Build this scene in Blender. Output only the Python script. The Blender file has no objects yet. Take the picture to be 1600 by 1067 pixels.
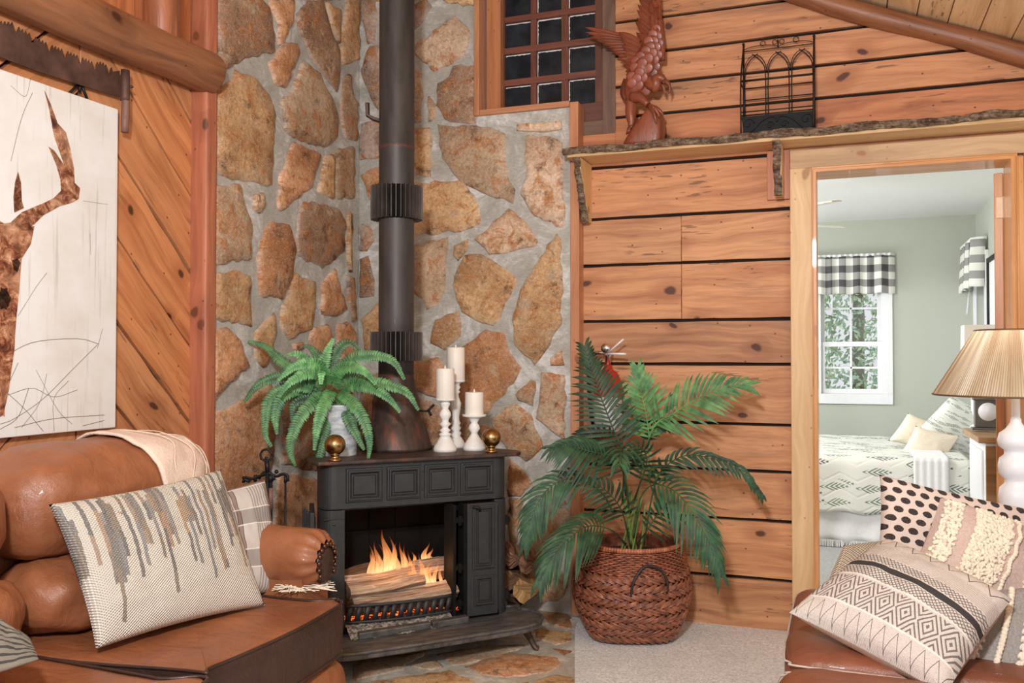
import bpy, bmesh, math, random
from mathutils import Vector, Matrix, noise as mnoise
random.seed(7)
SC = bpy.context.scene
COL = SC.collection
# ------------------------------------------------------------------ camera
# Room frame: plank wall is the plane Y=0, diagonal-board wall the plane X=0, corner at the origin.
F = 1400.0
PITCH = math.atan((559.5 - 533.5) / F)
YAW = math.atan(520 / 1400)
CAM = Vector((2.4336, -4.1815, 1.22))
cam_d = bpy.data.cameras.new('camera')
cam_d.sensor_width = 36.0
cam_d.lens = F / 1600 * 36.0
cam_d.clip_start = 0.05
cam = bpy.data.objects.new('camera', cam_d)
COL.objects.link(cam)
cam.location = CAM
cam.rotation_euler = (math.pi / 2 + PITCH, 0, YAW)
SC.camera = cam
# ------------------------------------------------------------------ light
SC.view_settings.view_transform = 'Standard'
SC.view_settings.look = 'None'
SC.view_settings.gamma = 1.0
SC.view_settings.exposure = 0.12
SC.view_settings.use_curve_mapping = False
W = bpy.data.worlds.new('world')
SC.world = W
W.use_nodes = True
bg = W.node_tree.nodes['Background']
bg.inputs[0].default_value = (0.95, 0.98, 1.0, 1)
bg.inputs[1].default_value = 0.78


def area(name, loc, target, size, power, color=(1, 1, 1), sy=None):
    d = bpy.data.lights.new(name, 'AREA')
    d.energy = power
    d.color = color
    d.size = size
    if sy:
        d.shape = 'RECTANGLE'
        d.size_y = sy
    o = bpy.data.objects.new(name, d)
    COL.objects.link(o)
    o.location = loc
    o.rotation_euler = (Vector(target) - Vector(loc)).to_track_quat('-Z', 'Y').to_euler()
    return o


area('flash_lamp', (2.12, -4.3, 2.15), (1.5, 0, 1.3), 0.22, 84, (0.97, 0.98, 1.0))
area('bedroom_fill', (0.85, 1.0, 2.0), (2.6, 3.4, 1.1), 0.8, 50, (1, 0.98, 0.95))  # added fill inside the bedroom, out of view; no ceiling fixture there
area('bedroom_side_fill', (0.5, 3.2, 1.3), (3.2, 2.6, 1.1), 0.9, 30, (0.86, 0.93, 1.0))  # second added fill, beside the solid left wall; no window on that side
area('room_side_fill', (4.0, -3.2, 2.0), (0.4, -1.6, 0.6), 1.4, 16, (1.0, 0.98, 0.96))  # added soft fill from the open right side; no window is built there


def camray(px, py):
    x = (px - 800) / F
    y = -(py - 533.5) / F
    cp, sp = math.cos(PITCH), math.sin(PITCH)
    d = (x, cp - y * sp, sp + y * cp)
    c, s = math.cos(YAW), math.sin(YAW)
    return Vector((c * d[0] - s * d[1], s * d[0] + c * d[1], d[2]))


def onY(px, py, v=0.0):
    r = camray(px, py)
    return CAM + r * ((v - CAM.y) / r.y)


def onX(px, py, v=0.0):
    r = camray(px, py)
    return CAM + r * ((v - CAM.x) / r.x)


def onZ(px, py, v=0.0):
    r = camray(px, py)
    return CAM + r * ((v - CAM.z) / r.z)


def onP(px, py, p0, n):
    r = camray(px, py)
    n = Vector(n)
    return CAM + r * ((Vector(p0) - CAM).dot(n) / r.dot(n))


def atD(px, py, d):
    return CAM + camray(px, py) * d


# ------------------------------------------------------------------ things
def empty(name, loc=(0, 0, 0), rz=0.0, label=None, cat=None, group=None):
    o = bpy.data.objects.new(name, None)
    o.empty_display_size = 0.1
    COL.objects.link(o)
    o.location = loc
    o.rotation_euler = (0, 0, rz)
    tag(o, label, cat, group)
    return o


def tag(o, label=None, cat=None, group=None, kind=None):
    if label: o['label'] = label
    if cat: o['category'] = cat
    if group: o['group'] = group
    if kind: o['kind'] = kind
    return o


def mw(o):
    return Matrix.Translation(o.location) @ o.rotation_euler.to_matrix().to_4x4()


def copy_tree(o, parent=None):
    c = o.copy()
    COL.objects.link(c)
    if parent: c.parent = parent
    for ch in [k for k in bpy.data.objects if k.parent == o]:
        copy_tree(ch, c)
    return c


class MB:
    def __init__(self):
        self.v = []; self.f = []; self.sm = []; self.mi = []; self.gc = []; self.ti = []
        self.g0 = None; self.t0 = (1, 1, 1)

    def add(self, vs, fs, smooth=False, mi=0, gc=None, ti=None):
        b = len(self.v)
        for i, p in enumerate(vs):
            self.v.append(Vector(p))
            self.gc.append(gc[i] if gc is not None else tuple(p))
            t = ti if ti is not None else self.t0
            self.ti.append(t[i] if isinstance(t, list) else t)
        for q in fs:
            self.f.append([b + k for k in q]); self.sm.append(smooth); self.mi.append(mi)
        return self

    def box(self, c, s, rot=None, mi=0, axis=0, seed=None, ti=None):
        """axis = grain axis; gc = (along, across, seed)"""
        c = Vector(c)
        sd = random.random() * 50 if seed is None else seed
        vs, gc = [], []
        for sx in (-1, 1):
            for sy in (-1, 1):
                for sz in (-1, 1):
                    l = Vector((sx * s[0] / 2, sy * s[1] / 2, sz * s[2] / 2))
                    o = [0, 1, 2]; o.remove(axis)
                    gc.append((l[axis] + sd, l[o[0]] + l[o[1]], sd * 1.7))
                    if rot is not None: l = rot @ l
                    vs.append(c + l)
        fs = [(0, 1, 3, 2), (4, 6, 7, 5), (0, 4, 5, 1), (2, 3, 7, 6), (0, 2, 6, 4), (1, 5, 7, 3)]
        return self.add(vs, fs, False, mi, gc, ti)

    def prism(self, poly, fr, c0, c1, mi=0, gc=None, ti=None, inset=0.0, sideonly=False, smooth=False):
        """poly: 2-D points; fr(a,b,c)->3-D; c0 back, c1 front; inset chamfers the front"""
        n = len(poly)
        cx = sum(p[0] for p in poly) / n; cy = sum(p[1] for p in poly) / n
        vs = [fr(a, b, c0) for a, b in poly] + [fr(a, b, c1 if not inset else c1 - inset * .8 * (1 if c1 > c0 else -1)) for a, b in poly]
        g = None
        gg = gc if gc else (lambda a, b: (a, b, 0))
        g = [gg(a, b) for a, b in poly] * 2
        fs = [(i, (i + 1) % n, n + (i + 1) % n, n + i) for i in range(n)]
        fs.append(tuple(range(n - 1, -1, -1)))
        if inset:
            vs += [None] * n
            for i, (a, b) in enumerate(poly):
                dx, dy = a - cx, b - cy
                L = math.hypot(dx, dy) or 1
                k = max(0.0, 1 - inset / L)
                vs[2 * n + i] = fr(cx + dx * k, cy + dy * k, c1)
                g.append(gg(cx + dx * k, cy + dy * k))
            fs += [(n + i, n + (i + 1) % n, 2 * n + (i + 1) % n, 2 * n + i) for i in range(n)]
            fs.append(tuple(range(2 * n, 3 * n)))
        else:
            fs.append(tuple(range(n, 2 * n)))
        return self.add(vs, fs, smooth, mi, g, ti)

    def tube(self, pts, rad, n=8, caps=True, mi=0, smooth=True, ti=None, flat=1.0, up=None, sd=None):
        pts = [Vector(p) for p in pts]
        if not hasattr(rad, '__len__'): rad = [rad] * len(pts)
        vs, gc = [], []
        sd = random.random() * 40 if sd is None else sd
        u = None
        L = 0
        for i, p in enumerate(pts):
            t = (pts[min(i + 1, len(pts) - 1)] - pts[max(i - 1, 0)])
            t = t.normalized() if t.length > 1e-9 else Vector((0, 0, 1))
            if u is None:
                u = Vector(up) if up else (Vector((0, 0, 1)) if abs(t.z) < .9 else Vector((1, 0, 0)))
            u = (u - t * u.dot(t))
            u = u.normalized() if u.length > 1e-6 else t.orthogonal().normalized()
            w = t.cross(u)
            if i: L += (p - pts[i - 1]).length
            for k in range(n):
                a = 2 * math.pi * k / n
                vs.append(p + (u * math.cos(a) * flat + w * math.sin(a)) * rad[i])
                gc.append((L + sd, abs(a - math.pi) * rad[i], sd))
        fs = []
        m = len(pts)
        for i in range(m - 1):
            for k in range(n):
                fs.append((i * n + k, i * n + (k + 1) % n, (i + 1) * n + (k + 1) % n, (i + 1) * n + k))
        self.add(vs, fs, smooth, mi, gc, ti)
        if caps:
            b = len(self.v) - len(vs)
            self.f.append([b + k for k in range(n - 1, -1, -1)]); self.sm.append(False); self.mi.append(mi)
            self.f.append([b + (m - 1) * n + k for k in range(n)]); self.sm.append(False); self.mi.append(mi)
        return self

    def lathe(self, prof, c=(0, 0, 0), n=24, mi=0, smooth=True, ti=None, M=None, sq=None):
        c = Vector(c)
        vs, gc = [], []
        for r, z in prof:
            for k in range(n):
                a = 2 * math.pi * k / n
                l = Vector((r * math.cos(a), r * math.sin(a), z))
                if M is not None: l = M @ l
                vs.append(c + l)
                gc.append((z, a * max(r, .01), 0))
        fs = []
        m = len(prof)
        for i in range(m - 1):
            for k in range(n):
                fs.append((i * n + k, i * n + (k + 1) % n, (i + 1) * n + (k + 1) % n, (i + 1) * n + k))
        if prof[0][0] > 1e-5: fs.append(tuple(range(n - 1, -1, -1)))
        if prof[-1][0] > 1e-5: fs.append(tuple((m - 1) * n + k for k in range(n)))
        return self.add(vs, fs, smooth, mi, gc, ti)

    def ball(self, c, r, n=12, m=8, mi=0, ti=None, M=None):
        if not hasattr(r, '__len__'): r = (r, r, r)
        vs = []
        c = Vector(c)
        for i in range(m + 1):
            th = math.pi * i / m
            for k in range(n):
                a = 2 * math.pi * k / n
                l = Vector((r[0] * math.sin(th) * math.cos(a), r[1] * math.sin(th) * math.sin(a), r[2] * math.cos(th)))
                if M is not None: l = M @ l
                vs.append(c + l)
        fs = []
        for i in range(m):
            for k in range(n):
                fs.append((i * n + k, (i + 1) * n + k, (i + 1) * n + (k + 1) % n, i * n + (k + 1) % n))
        return self.add(vs, fs, True, mi, None, ti)

    def grid(self, nu, nv, fn, smooth=True, cu=False, cv=False, mi=0, gfn=None, ti=None):
        vs, gc = [], []
        for j in range(nv):
            for i in range(nu):
                u = i / (nu if cu else nu - 1); v = j / (nv if cv else nv - 1)
                vs.append(fn(u, v)); gc.append(gfn(u, v) if gfn else (u, v, 0))
        fs = []
        for j in range(nv if cv else nv - 1):
            for i in range(nu if cu else nu - 1):
                i2, j2 = (i + 1) % nu, (j + 1) % nv
                fs.append((j * nu + i, j * nu + i2, j2 * nu + i2, j2 * nu + i))
        return self.add(vs, fs, smooth, mi, gc, ti)

    def build(self, name, mats, parent=None, bev=0, seg=2, sub=0, solid=0, loc=None, world=True, weld=False):
        """world=True: vertices are in world space and are moved into the frame of the parent (or of loc)."""
        if not isinstance(mats, (list, tuple)): mats = [mats]
        M = Matrix.Identity(4)
        if world and parent is not None:
            par = parent
            while par is not None:
                M = M @ mw(par).inverted() if par == parent else M
                par = par.parent
            # children carry identity transforms, so only the top thing moves things
            top = parent
            while top.parent is not None: top = top.parent
            M = mw(top).inverted()
        elif loc is not None:
            M = Matrix.Translation(-Vector(loc))
        me = bpy.data.meshes.new(name)
        me.from_pydata([tuple(M @ p) for p in self.v], [], self.f)
        for m_ in mats: me.materials.append(m_)
        me.polygons.foreach_set('use_smooth', self.sm)
        me.polygons.foreach_set('material_index', self.mi)
        a = me.attributes.new('gc', 'FLOAT_VECTOR', 'POINT')
        a.data.foreach_set('vector', [c for g in self.gc for c in g])
        a = me.attributes.new('tint', 'FLOAT_COLOR', 'POINT')
        a.data.foreach_set('color', [c for t in self.ti for c in (t[0], t[1], t[2], 1.0)])
        bm = bmesh.new(); bm.from_mesh(me)
        if weld: bmesh.ops.remove_doubles(bm, verts=bm.verts, dist=1e-5)
        bmesh.ops.recalc_face_normals(bm, faces=bm.faces)
        bm.to_mesh(me); bm.free()
        me.update()
        o = bpy.data.objects.new(name, me)
        COL.objects.link(o)
        if parent is not None: o.parent = parent
        elif loc is not None: o.location = loc
        if solid:
            m = o.modifiers.new('solid', 'SOLIDIFY'); m.thickness = solid; m.offset = 0
        if bev:
            m = o.modifiers.new('bevel', 'BEVEL'); m.width = bev; m.segments = seg
            m.limit_method = 'ANGLE'; m.angle_limit = math.radians(40)
            m.harden_normals = False
        if sub:
            m = o.modifiers.new('sub', 'SUBSURF'); m.levels = sub; m.render_levels = sub
        return o


def struct(o):
    o['kind'] = 'structure'
    return o


def clip(poly, nx, ny, d):
    """keep nx*x+ny*y<=d"""
    out = []
    for i, p in enumerate(poly):
        q = poly[(i + 1) % len(poly)]
        a = nx * p[0] + ny * p[1] - d; b = nx * q[0] + ny * q[1] - d
        if a <= 0: out.append(p)
        if a * b < 0:
            t = a / (a - b); out.append((p[0] + (q[0] - p[0]) * t, p[1] + (q[1] - p[1]) * t))
    return out


def spline(pts, n):
    """Catmull-Rom through pts"""
    pts = [Vector(p) for p in pts]
    if len(pts) == 2: return [pts[0].lerp(pts[1], i / (n - 1)) for i in range(n)]
    P = [pts[0] * 2 - pts[1]] + pts + [pts[-1] * 2 - pts[-2]]
    out = []
    for i in range(n):
        t = i / (n - 1) * (len(pts) - 1)
        k = min(int(t), len(pts) - 2); t -= k
        a, b, c, d = P[k:k + 4]
        out.append(0.5 * ((2 * b) + (c - a) * t + (2 * a - 5 * b + 4 * c - d) * t * t + (3 * b - a - 3 * c + d) * t ** 3))
    return out


def fbm(p, s=1.0, o=3):
    v = 0; a = 1; q = Vector(p) * s
    for _ in range(o):
        v += a * mnoise.noise(q); a *= .5; q = q * 2.03
    return v
# ------------------------------------------------------------------ materials
class NT:
    def __init__(s, name, rough=0.6, metal=0.0, spec=0.5, coat=0.0):
        s.m = bpy.data.materials.new(name)
        s.m.use_nodes = True
        s.t = s.m.node_tree
        s.b = s.t.nodes['Principled BSDF']
        s.b.inputs['Roughness'].default_value = rough
        s.b.inputs['Metallic'].default_value = metal
        s.b.inputs['Specular IOR Level'].default_value = spec
        s.b.inputs['Coat Weight'].default_value = coat

    def n(s, ty, **kw):
        nd = s.t.nodes.new('ShaderNode' + ty)
        for k, v in kw.items(): setattr(nd, k, v)
        return nd

    def put(s, sock, val):
        if val is None: return
        if hasattr(val, 'is_output') or hasattr(val, 'links'):
            s.t.links.new(val, sock)
        elif isinstance(val, (tuple, list)):
            sock.default_value = tuple(val) + ((1,) if len(val) == 3 and len(sock.default_value) == 4 else ())
        else:
            sock.default_value = val

    def attr(s, name):
        a = s.n('Attribute'); a.attribute_name = name
        return a.outputs['Vector'] if name != 'tint' else a.outputs['Color']

    def obj(s):
        return s.n('TexCoord').outputs['Object']

    def vm(s, op, a, b=None):
        nd = s.n('VectorMath', operation=op); s.put(nd.inputs[0], a)
        if op == 'SCALE': s.put(nd.inputs[3], b)
        elif b is not None: s.put(nd.inputs[1], b)
        return nd.outputs[0]

    def ma(s, op, a, b=None, c=None, clamp=False):
        nd = s.n('Math', operation=op); nd.use_clamp = clamp
        s.put(nd.inputs[0], a); s.put(nd.inputs[1], b)
        if c is not None: s.put(nd.inputs[2], c)
        return nd.outputs[0]

    def noise(s, vec, scale, det=4, rough=.55, dist=0.0, out=0):
        nd = s.n('TexNoise'); s.put(nd.inputs['Vector'], vec)
        nd.inputs['Scale'].default_value = scale; nd.inputs['Detail'].default_value = det
        nd.inputs['Roughness'].default_value = rough; nd.inputs['Distortion'].default_value = dist
        return nd.outputs[out]

    def vor(s, vec, scale, feature='F1', out='Distance', rand=1.0, dim='3D'):
        nd = s.n('TexVoronoi', feature=feature); nd.voronoi_dimensions = dim
        s.put(nd.inputs['Vector'], vec)
        nd.inputs['Scale'].default_value = scale
        nd.inputs['Randomness'].default_value = rand
        return nd.outputs[out]

    def mr(s, v, a, b, c=0.0, d=1.0, smooth=False):
        nd = s.n('MapRange'); nd.clamp = True
        if smooth: nd.interpolation_type = 'SMOOTHSTEP'
        s.put(nd.inputs['Value'], v)
        for k, x in (('From Min', a), ('From Max', b), ('To Min', c), ('To Max', d)): nd.inputs[k].default_value = x
        return nd.outputs[0]

    def mix(s, f, a, b, mode='MIX'):
        nd = s.n('Mix', data_type='RGBA', blend_type=mode)
        s.put(nd.inputs[0], f); s.put(nd.inputs[6], a); s.put(nd.inputs[7], b)
        return nd.outputs[2]

    def ramp(s, f, stops):
        nd = s.n('ValToRGB'); s.put(nd.inputs[0], f)
        el = nd.color_ramp.elements
        while len(el) < len(stops): el.new(0.5)
        for e, (p, c) in zip(el, stops):
            e.position = p; e.color = tuple(c) + (1,)
        return nd.outputs[0]

    def sep(s, v):
        nd = s.n('SeparateXYZ'); s.put(nd.inputs[0], v)
        return nd.outputs

    def comb(s, x, y, z):
        nd = s.n('CombineXYZ')
        for i, k in enumerate((x, y, z)): s.put(nd.inputs[i], k)
        return nd.outputs[0]

    def bump(s, h, strength=.3, dist=.01):
        nd = s.n('Bump'); s.put(nd.inputs['Height'], h)
        nd.inputs['Strength'].default_value = strength; nd.inputs['Distance'].default_value = dist
        s.t.links.new(nd.outputs[0], s.b.inputs['Normal'])

    def col(s, c):
        s.put(s.b.inputs['Base Color'], c); return s

    def rgh(s, c):
        s.put(s.b.inputs['Roughness'], c); return s


def lin(r, g, b):
    f = lambda c: ((c / 255) / 12.92 if c / 255 <= .04045 else ((c / 255 + .055) / 1.055) ** 2.4)
    return (f(r), f(g), f(b))


def plain(name, c, rough=.5, metal=0.0, var=.12, sc=30, bump=0.0, spec=.5, coat=0.0):
    n = NT(name, rough, metal, spec, coat)
    f = n.noise(n.obj(), sc, 4)
    lo = tuple(x * (1 - var) for x in c); hi = tuple(min(1, x * (1 + var)) for x in c)
    n.col(n.ramp(f, [(.3, lo), (.7, hi)]))
    if bump: n.bump(f, bump, .005)
    return n.m


def wood(name, light, dark, knot=(.06, .02, .01), rough=.55, knots=1.0, stain=0.0, stainc=(.16, .14, .12), coat=0.0, sx=1.0, marks=0.0, bstr=.25):
    n = NT(name, rough, 0, .4, coat)
    g = n.attr('gc')
    warp = n.noise(n.vm('MULTIPLY', g, (1.3, 3, 1)), 1.5, 2, out=1)
    g2 = n.vm('ADD', g, n.vm('MULTIPLY', n.vm('SUBTRACT', warp, (.5, .5, .5)), (.25, .12, 0)))
    a = n.noise(n.vm('MULTIPLY', g2, (.8 * sx, 11 * sx, 1)), 2.2, 5, .6)
    fine = n.noise(n.vm('MULTIPLY', g2, (5, 160, 1)), 1.0, 3, .6)
    c = n.ramp(a, [(.25, dark), (.55, light), (.8, tuple(min(1, x * 1.18) for x in light))])
    c = n.mix(n.mr(fine, .45, .72, 0, .45), c, n.mix(.5, c, dark), 'MIX')
    rings = n.n('TexWave', wave_type='BANDS', bands_direction='Y')
    n.put(rings.inputs['Vector'], n.vm('MULTIPLY', g2, (.25, 1, 1)))
    rings.inputs['Scale'].default_value = 9 * sx; rings.inputs['Distortion'].default_value = 9
    rings.inputs['Detail'].default_value = 2; rings.inputs['Detail Scale'].default_value = .8
    c = n.mix(n.mr(rings.outputs[1], .6, 1, 0, .14), c, dark)
    if stain:
        st = n.noise(n.vm('MULTIPLY', g, (1.6, 9, 1)), 1.1, 5, .65)
        c = n.mix(n.mr(st, .56, .74, 0, stain), c, stainc)
    if marks:
        mk = n.noise(n.vm('MULTIPLY', g, (9, 70, 1)), 1.0, 2, .5)
        mk2 = n.noise(n.vm('MULTIPLY', g, (2.5, 6, 1)), 1.0, 1, .5)
        c = n.mix(n.ma('MULTIPLY', n.mr(mk, .60, .64, 0, marks), n.mr(mk2, .5, .6)), c, (.03, .02, .018))
    if knots:
        kv = n.vm('MULTIPLY', g2, (2.6, 3.8, 1))
        vd = n.vor(kv, 1.0, dim='2D'); vc = n.vor(kv, 1.0, out='Color', dim='2D')
        on = n.mr(n.sep(vc)[0], .62, .66)
        rr = n.noise(g, 40, 2)
        d = n.ma('ADD', vd, n.ma('MULTIPLY', rr, .03))
        c = n.mix(n.ma('MULTIPLY', n.mr(d, .09, .28, .55 * knots, 0, True), on), c, dark)
        c = n.mix(n.ma('MULTIPLY', n.mr(d, .055, .085, .92 * knots, 0), on), c, knot)
        nl = n.vor(n.vm('MULTIPLY', g, (7, 9, 1)), 1.0, dim='2D')
        nlc = n.sep(n.vor(n.vm('MULTIPLY', g, (7, 9, 1)), 1.0, out='Color', dim='2D'))[0]
        c = n.mix(n.ma('MULTIPLY', n.mr(nl, .022, .04, .8 * knots, 0), n.mr(nlc, .5, .52)), c, knot)
    c = n.mix(1.0, c, n.attr('tint'), 'MULTIPLY')
    n.col(c)
    n.bump(n.ma('ADD', n.ma('MULTIPLY', fine, .5), a), bstr, .003)
    return n.m


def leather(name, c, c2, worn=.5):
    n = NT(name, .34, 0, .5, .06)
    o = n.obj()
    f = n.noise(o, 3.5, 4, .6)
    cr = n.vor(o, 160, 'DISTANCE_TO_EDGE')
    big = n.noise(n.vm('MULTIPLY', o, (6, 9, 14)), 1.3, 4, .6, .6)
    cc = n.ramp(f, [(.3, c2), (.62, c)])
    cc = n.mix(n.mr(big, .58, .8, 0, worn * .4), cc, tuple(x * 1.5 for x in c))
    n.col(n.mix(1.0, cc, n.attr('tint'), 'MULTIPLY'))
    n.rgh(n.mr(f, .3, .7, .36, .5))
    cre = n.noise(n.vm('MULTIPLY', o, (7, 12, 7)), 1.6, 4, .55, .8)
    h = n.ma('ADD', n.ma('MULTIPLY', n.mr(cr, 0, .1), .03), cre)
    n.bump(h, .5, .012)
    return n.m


M = {}
M['plank'] = wood('pine_plank', lin(208, 150, 105), lin(160, 100, 66), knot=(.07, .022, .014), stain=.6, stainc=lin(122, 98, 80), marks=.55, rough=.6)
M['plank_red'] = wood('reddish_diagonal_board', lin(202, 138, 92), lin(158, 94, 58), knot=(.06, .02, .01), rough=.42, marks=.4)
M['trim_or'] = wood('orange_trim_wood', lin(198, 138, 98), lin(168, 104, 70), knots=.6, rough=.5)
M['post'] = wood('pinkish_post_wood', lin(190, 118, 86), lin(152, 88, 64), knots=.8, rough=.45)
M['log'] = wood('log_wood', lin(156, 104, 72), lin(104, 66, 46), rough=.42, stain=.4, stainc=lin(90, 66, 56), knots=1.0, bstr=.5)
M['pine_light'] = wood('light_pine', lin(224, 188, 140), lin(204, 160, 110), knot=lin(140, 84, 46), knots=.7, rough=.5)
M['pine_grey'] = wood('greyed_pine', lin(205, 170, 130), lin(175, 140, 105), knot=lin(160, 90, 60), knots=.7, stain=.6, stainc=lin(165, 140, 112), rough=.6)
M['jamb'] = wood('jamb_oak', lin(214, 152, 92), lin(186, 118, 62), knots=.3, rough=.35, coat=.2)
M['ceil'] = wood('ceiling_board', lin(244, 210, 162), lin(212, 170, 120), marks=.6, knots=.7, rough=.6)
M['winwood'] = wood('dark_stained_sash', lin(112, 70, 56), lin(70, 40, 34), knots=.3, rough=.5)
M['wincase'] = wood('brown_grey_casing', lin(120, 94, 76), lin(90, 68, 54), knots=.4, rough=.6)
M['gap'] = plain('tarred_gap', (.008, .006, .005), .9)
M['carving'] = wood('polished_carving_wood', lin(142, 76, 50), lin(88, 42, 28), knots=0, rough=.36, coat=.18, sx=1.5, bstr=.4)
M['saw'] = plain('rusty_saw_steel', lin(92, 66, 56), .6, .3, .45, 14, .5)
M['sawwood'] = wood('old_handle_wood', lin(128, 92, 80), lin(82, 56, 48), knots=.4, rough=.5)
M['iron'] = plain('black_wrought_iron', (.022, .021, .021), .5, .6, .3, 40, .2)
M['stove'] = plain('black_cast_iron', (.042, .042, .042), .52, .35, .16, 25, .12)
M['stove_dk'] = plain('sooty_shaded_iron', (.008, .007, .006), .9, .0, .5, 8, .3, .2)  # darker than the stove iron: shade of firebox and recesses put into the colour
M['brass'] = plain('aged_brass', lin(172, 138, 92), .26, 1.0, .16, 30, .04)
M['white_wood'] = plain('distressed_white_wood', lin(236, 232, 226), .55, 0, .05, 60, .2)
M['wax'] = plain('ivory_wax', lin(236, 226, 214), .45, 0, .03, 10)
M['white_paint'] = plain('white_trim_paint', lin(240, 240, 242), .4, 0, .02)
M['ceil_white'] = plain('white_ceiling_paint', lin(236, 234, 232), .8, 0, .02)
M['chrome'] = plain('chrome_metal', (.8, .8, .8), .2, 1.0, .05)
M['red_paint'] = plain('red_enamel', lin(190, 40, 22), .3, 0, .1)
M['leather'] = leather('tan_leather', lin(160, 100, 66), lin(128, 74, 46))
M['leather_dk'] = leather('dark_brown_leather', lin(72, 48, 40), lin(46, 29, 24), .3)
M['leather_r'] = leather('chestnut_leather', lin(142, 84, 60), lin(106, 58, 40), .5)
M['piping'] = plain('pale_piping', lin(190, 176, 164), .6)
M['clock'] = plain('clock_wood', lin(92, 84, 76), .4)
M['stem'] = plain('green_stem', lin(120, 140, 72), .5, 0, .2, 20)
M['soil'] = plain('dark_moss', lin(50, 34, 26), .95, 0, .5, 30, .6)
M['basketdk'] = plain('dark_liner_weave', lin(48, 24, 16), .8, 0, .3, 40)
M['handle_dk'] = plain('dark_leather_handle', lin(46, 38, 34), .5, 0, .2)


def make_stone():
    n = NT('field_stone', .8, 0, .3)
    g = n.attr('gc')
    t = n.attr('tint')
    big = n.noise(g, 3.2, 5, .6, .6)
    mid = n.noise(n.vm('MULTIPLY', g, (1, 1, .55)), 13, 6, .72, .8)
    fin = n.noise(g, 60, 5, .8)
    c = n.mix(n.mr(big, .35, .65), n.mix(1.0, t, (.62, .50, .42), 'MULTIPLY'), n.mix(1.0, t, (1.12, 1.05, 1.0), 'MULTIPLY'))
    c = n.mix(n.mr(mid, .50, .60, 0, .8), c, lin(196, 128, 72))
    pal = n.noise(n.vm('ADD', g, (7.3, 1.1, 2.2)), 9, 6, .75, .5)
    c = n.mix(n.mr(pal, .54, .64, 0, .8), c, lin(206, 182, 152))
    drk = n.noise(n.vm('ADD', g, (3.3, 9.1, 5.2)), 11, 5, .7, .3)
    c = n.mix(n.mr(drk, .56, .68, 0, .75), c, lin(96, 62, 44))
    c = n.mix(n.mr(fin, .35, .65, .75, 0), c, n.mix(1.0, c, (.5, .42, .36), 'MULTIPLY'))
    spk = n.noise(g, 160, 2, .8)
    c = n.mix(n.mr(spk, .56, .68, 0, .6), c, lin(225, 200, 170))
    n.col(c)
    n.bump(n.ma('ADD', n.ma('MULTIPLY', fin, .35), n.ma('MULTIPLY', mid, 1.3)), .75, .012)
    return n.m


M['stone'] = make_stone()


def make_mortar():
    n = NT('grey_mortar', .9, 0, .2)
    g = n.obj()
    a = n.noise(g, 5, 6, .7, .8); b = n.noise(n.vm('MULTIPLY', g, (1, 1, 2.5)), 40, 4, .7)
    c = n.ramp(a, [(.3, lin(168, 163, 152)), (.5, lin(190, 186, 177)), (.62, lin(226, 224, 220))])
    c = n.mix(n.mr(b, .35, .7, .35, 0), c, lin(118, 112, 102))
    c = n.mix(1.0, c, n.attr('tint'), 'MULTIPLY')
    n.col(c); n.bump(n.ma('ADD', a, n.ma('MULTIPLY', b, .4)), .5, .012)
    return n.m


M['mortar'] = make_mortar()


def make_carpet(name, c1, c2):
    n = NT(name, .95, 0, .1)
    o = n.obj()
    a = n.noise(o, 105, 4, .85); b = n.noise(o, 3, 3, .5); d = n.vor(o, 75)
    c = n.ramp(a, [(.38, c2), (.6, c1)])
    c = n.mix(n.mr(b, .35, .65, .25, 0), c, c2)
    n.col(c); n.bump(n.ma('ADD', a, d), .4, .008)
    return n.m


M['carpet'] = make_carpet('grey_carpet', lin(250, 250, 249), lin(196, 196, 195))
M['carpet_b'] = make_carpet('bedroom_carpet', lin(196, 196, 194), lin(160, 160, 160))


def make_wall_paint():
    n = NT('sage_wall_paint', .85, 0, .2)
    f = n.noise(n.obj(), 200, 2)
    n.col(n.ramp(f, [(.3, lin(186, 189, 176)), (.7, lin(194, 197, 185))]))
    return n.m


M['sage'] = make_wall_paint()


def make_bark():
    n = NT('rough_bark', .9, 0, .2)
    o = n.obj()
    a = n.noise(n.vm('MULTIPLY', o, (14, 14, 40)), 1.6, 5, .7); b = n.noise(o, 60, 4, .7)
    c = n.ramp(a, [(.35, lin(92, 70, 56)), (.5, lin(148, 122, 100)), (.68, lin(192, 172, 148))])
    n.col(n.mix(n.mr(b, .35, .6, .6, 0), c, lin(52, 38, 32))); n.bump(n.ma('ADD', a, b), 1.0, .02)
    return n.m


M['bark'] = make_bark()


def make_pipe():
    n = NT('black_stove_pipe', .42, .3, .4)
    o = n.obj()
    z = n.sep(o)[2]
    a = n.noise(n.vm('MULTIPLY', o, (6, 6, 1.2)), 3, 5, .6)
    c = n.ramp(a, [(.3, (.040, .036, .034)), (.7, (.085, .074, .068))])
    sc = n.noise(n.vm('MULTIPLY', o, (90, 90, 6)), 1, 2, .5)
    c = n.mix(n.mr(sc, .74, .78, 0, .5), c, (.35, .32, .28))
    # rusty joint line
    d = n.ma('ABSOLUTE', n.ma('SUBTRACT', z, 1.339))
    d = n.ma('ADD', d, n.ma('MULTIPLY', n.noise(o, 70, 3), .022))
    c = n.mix(n.mr(d, .012, .02, .8, 0), c, lin(112, 70, 60))
    n.col(c); n.rgh(n.mr(a, .3, .7, .4, .55))
    return n.m


M['pipe'] = make_pipe()
M['fin'] = plain('edge_lit_fin_steel', (.10, .08, .07), .5, .4, .3, 12)  # lighter than the pipe: light caught on the fin edges put into the colour


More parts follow.
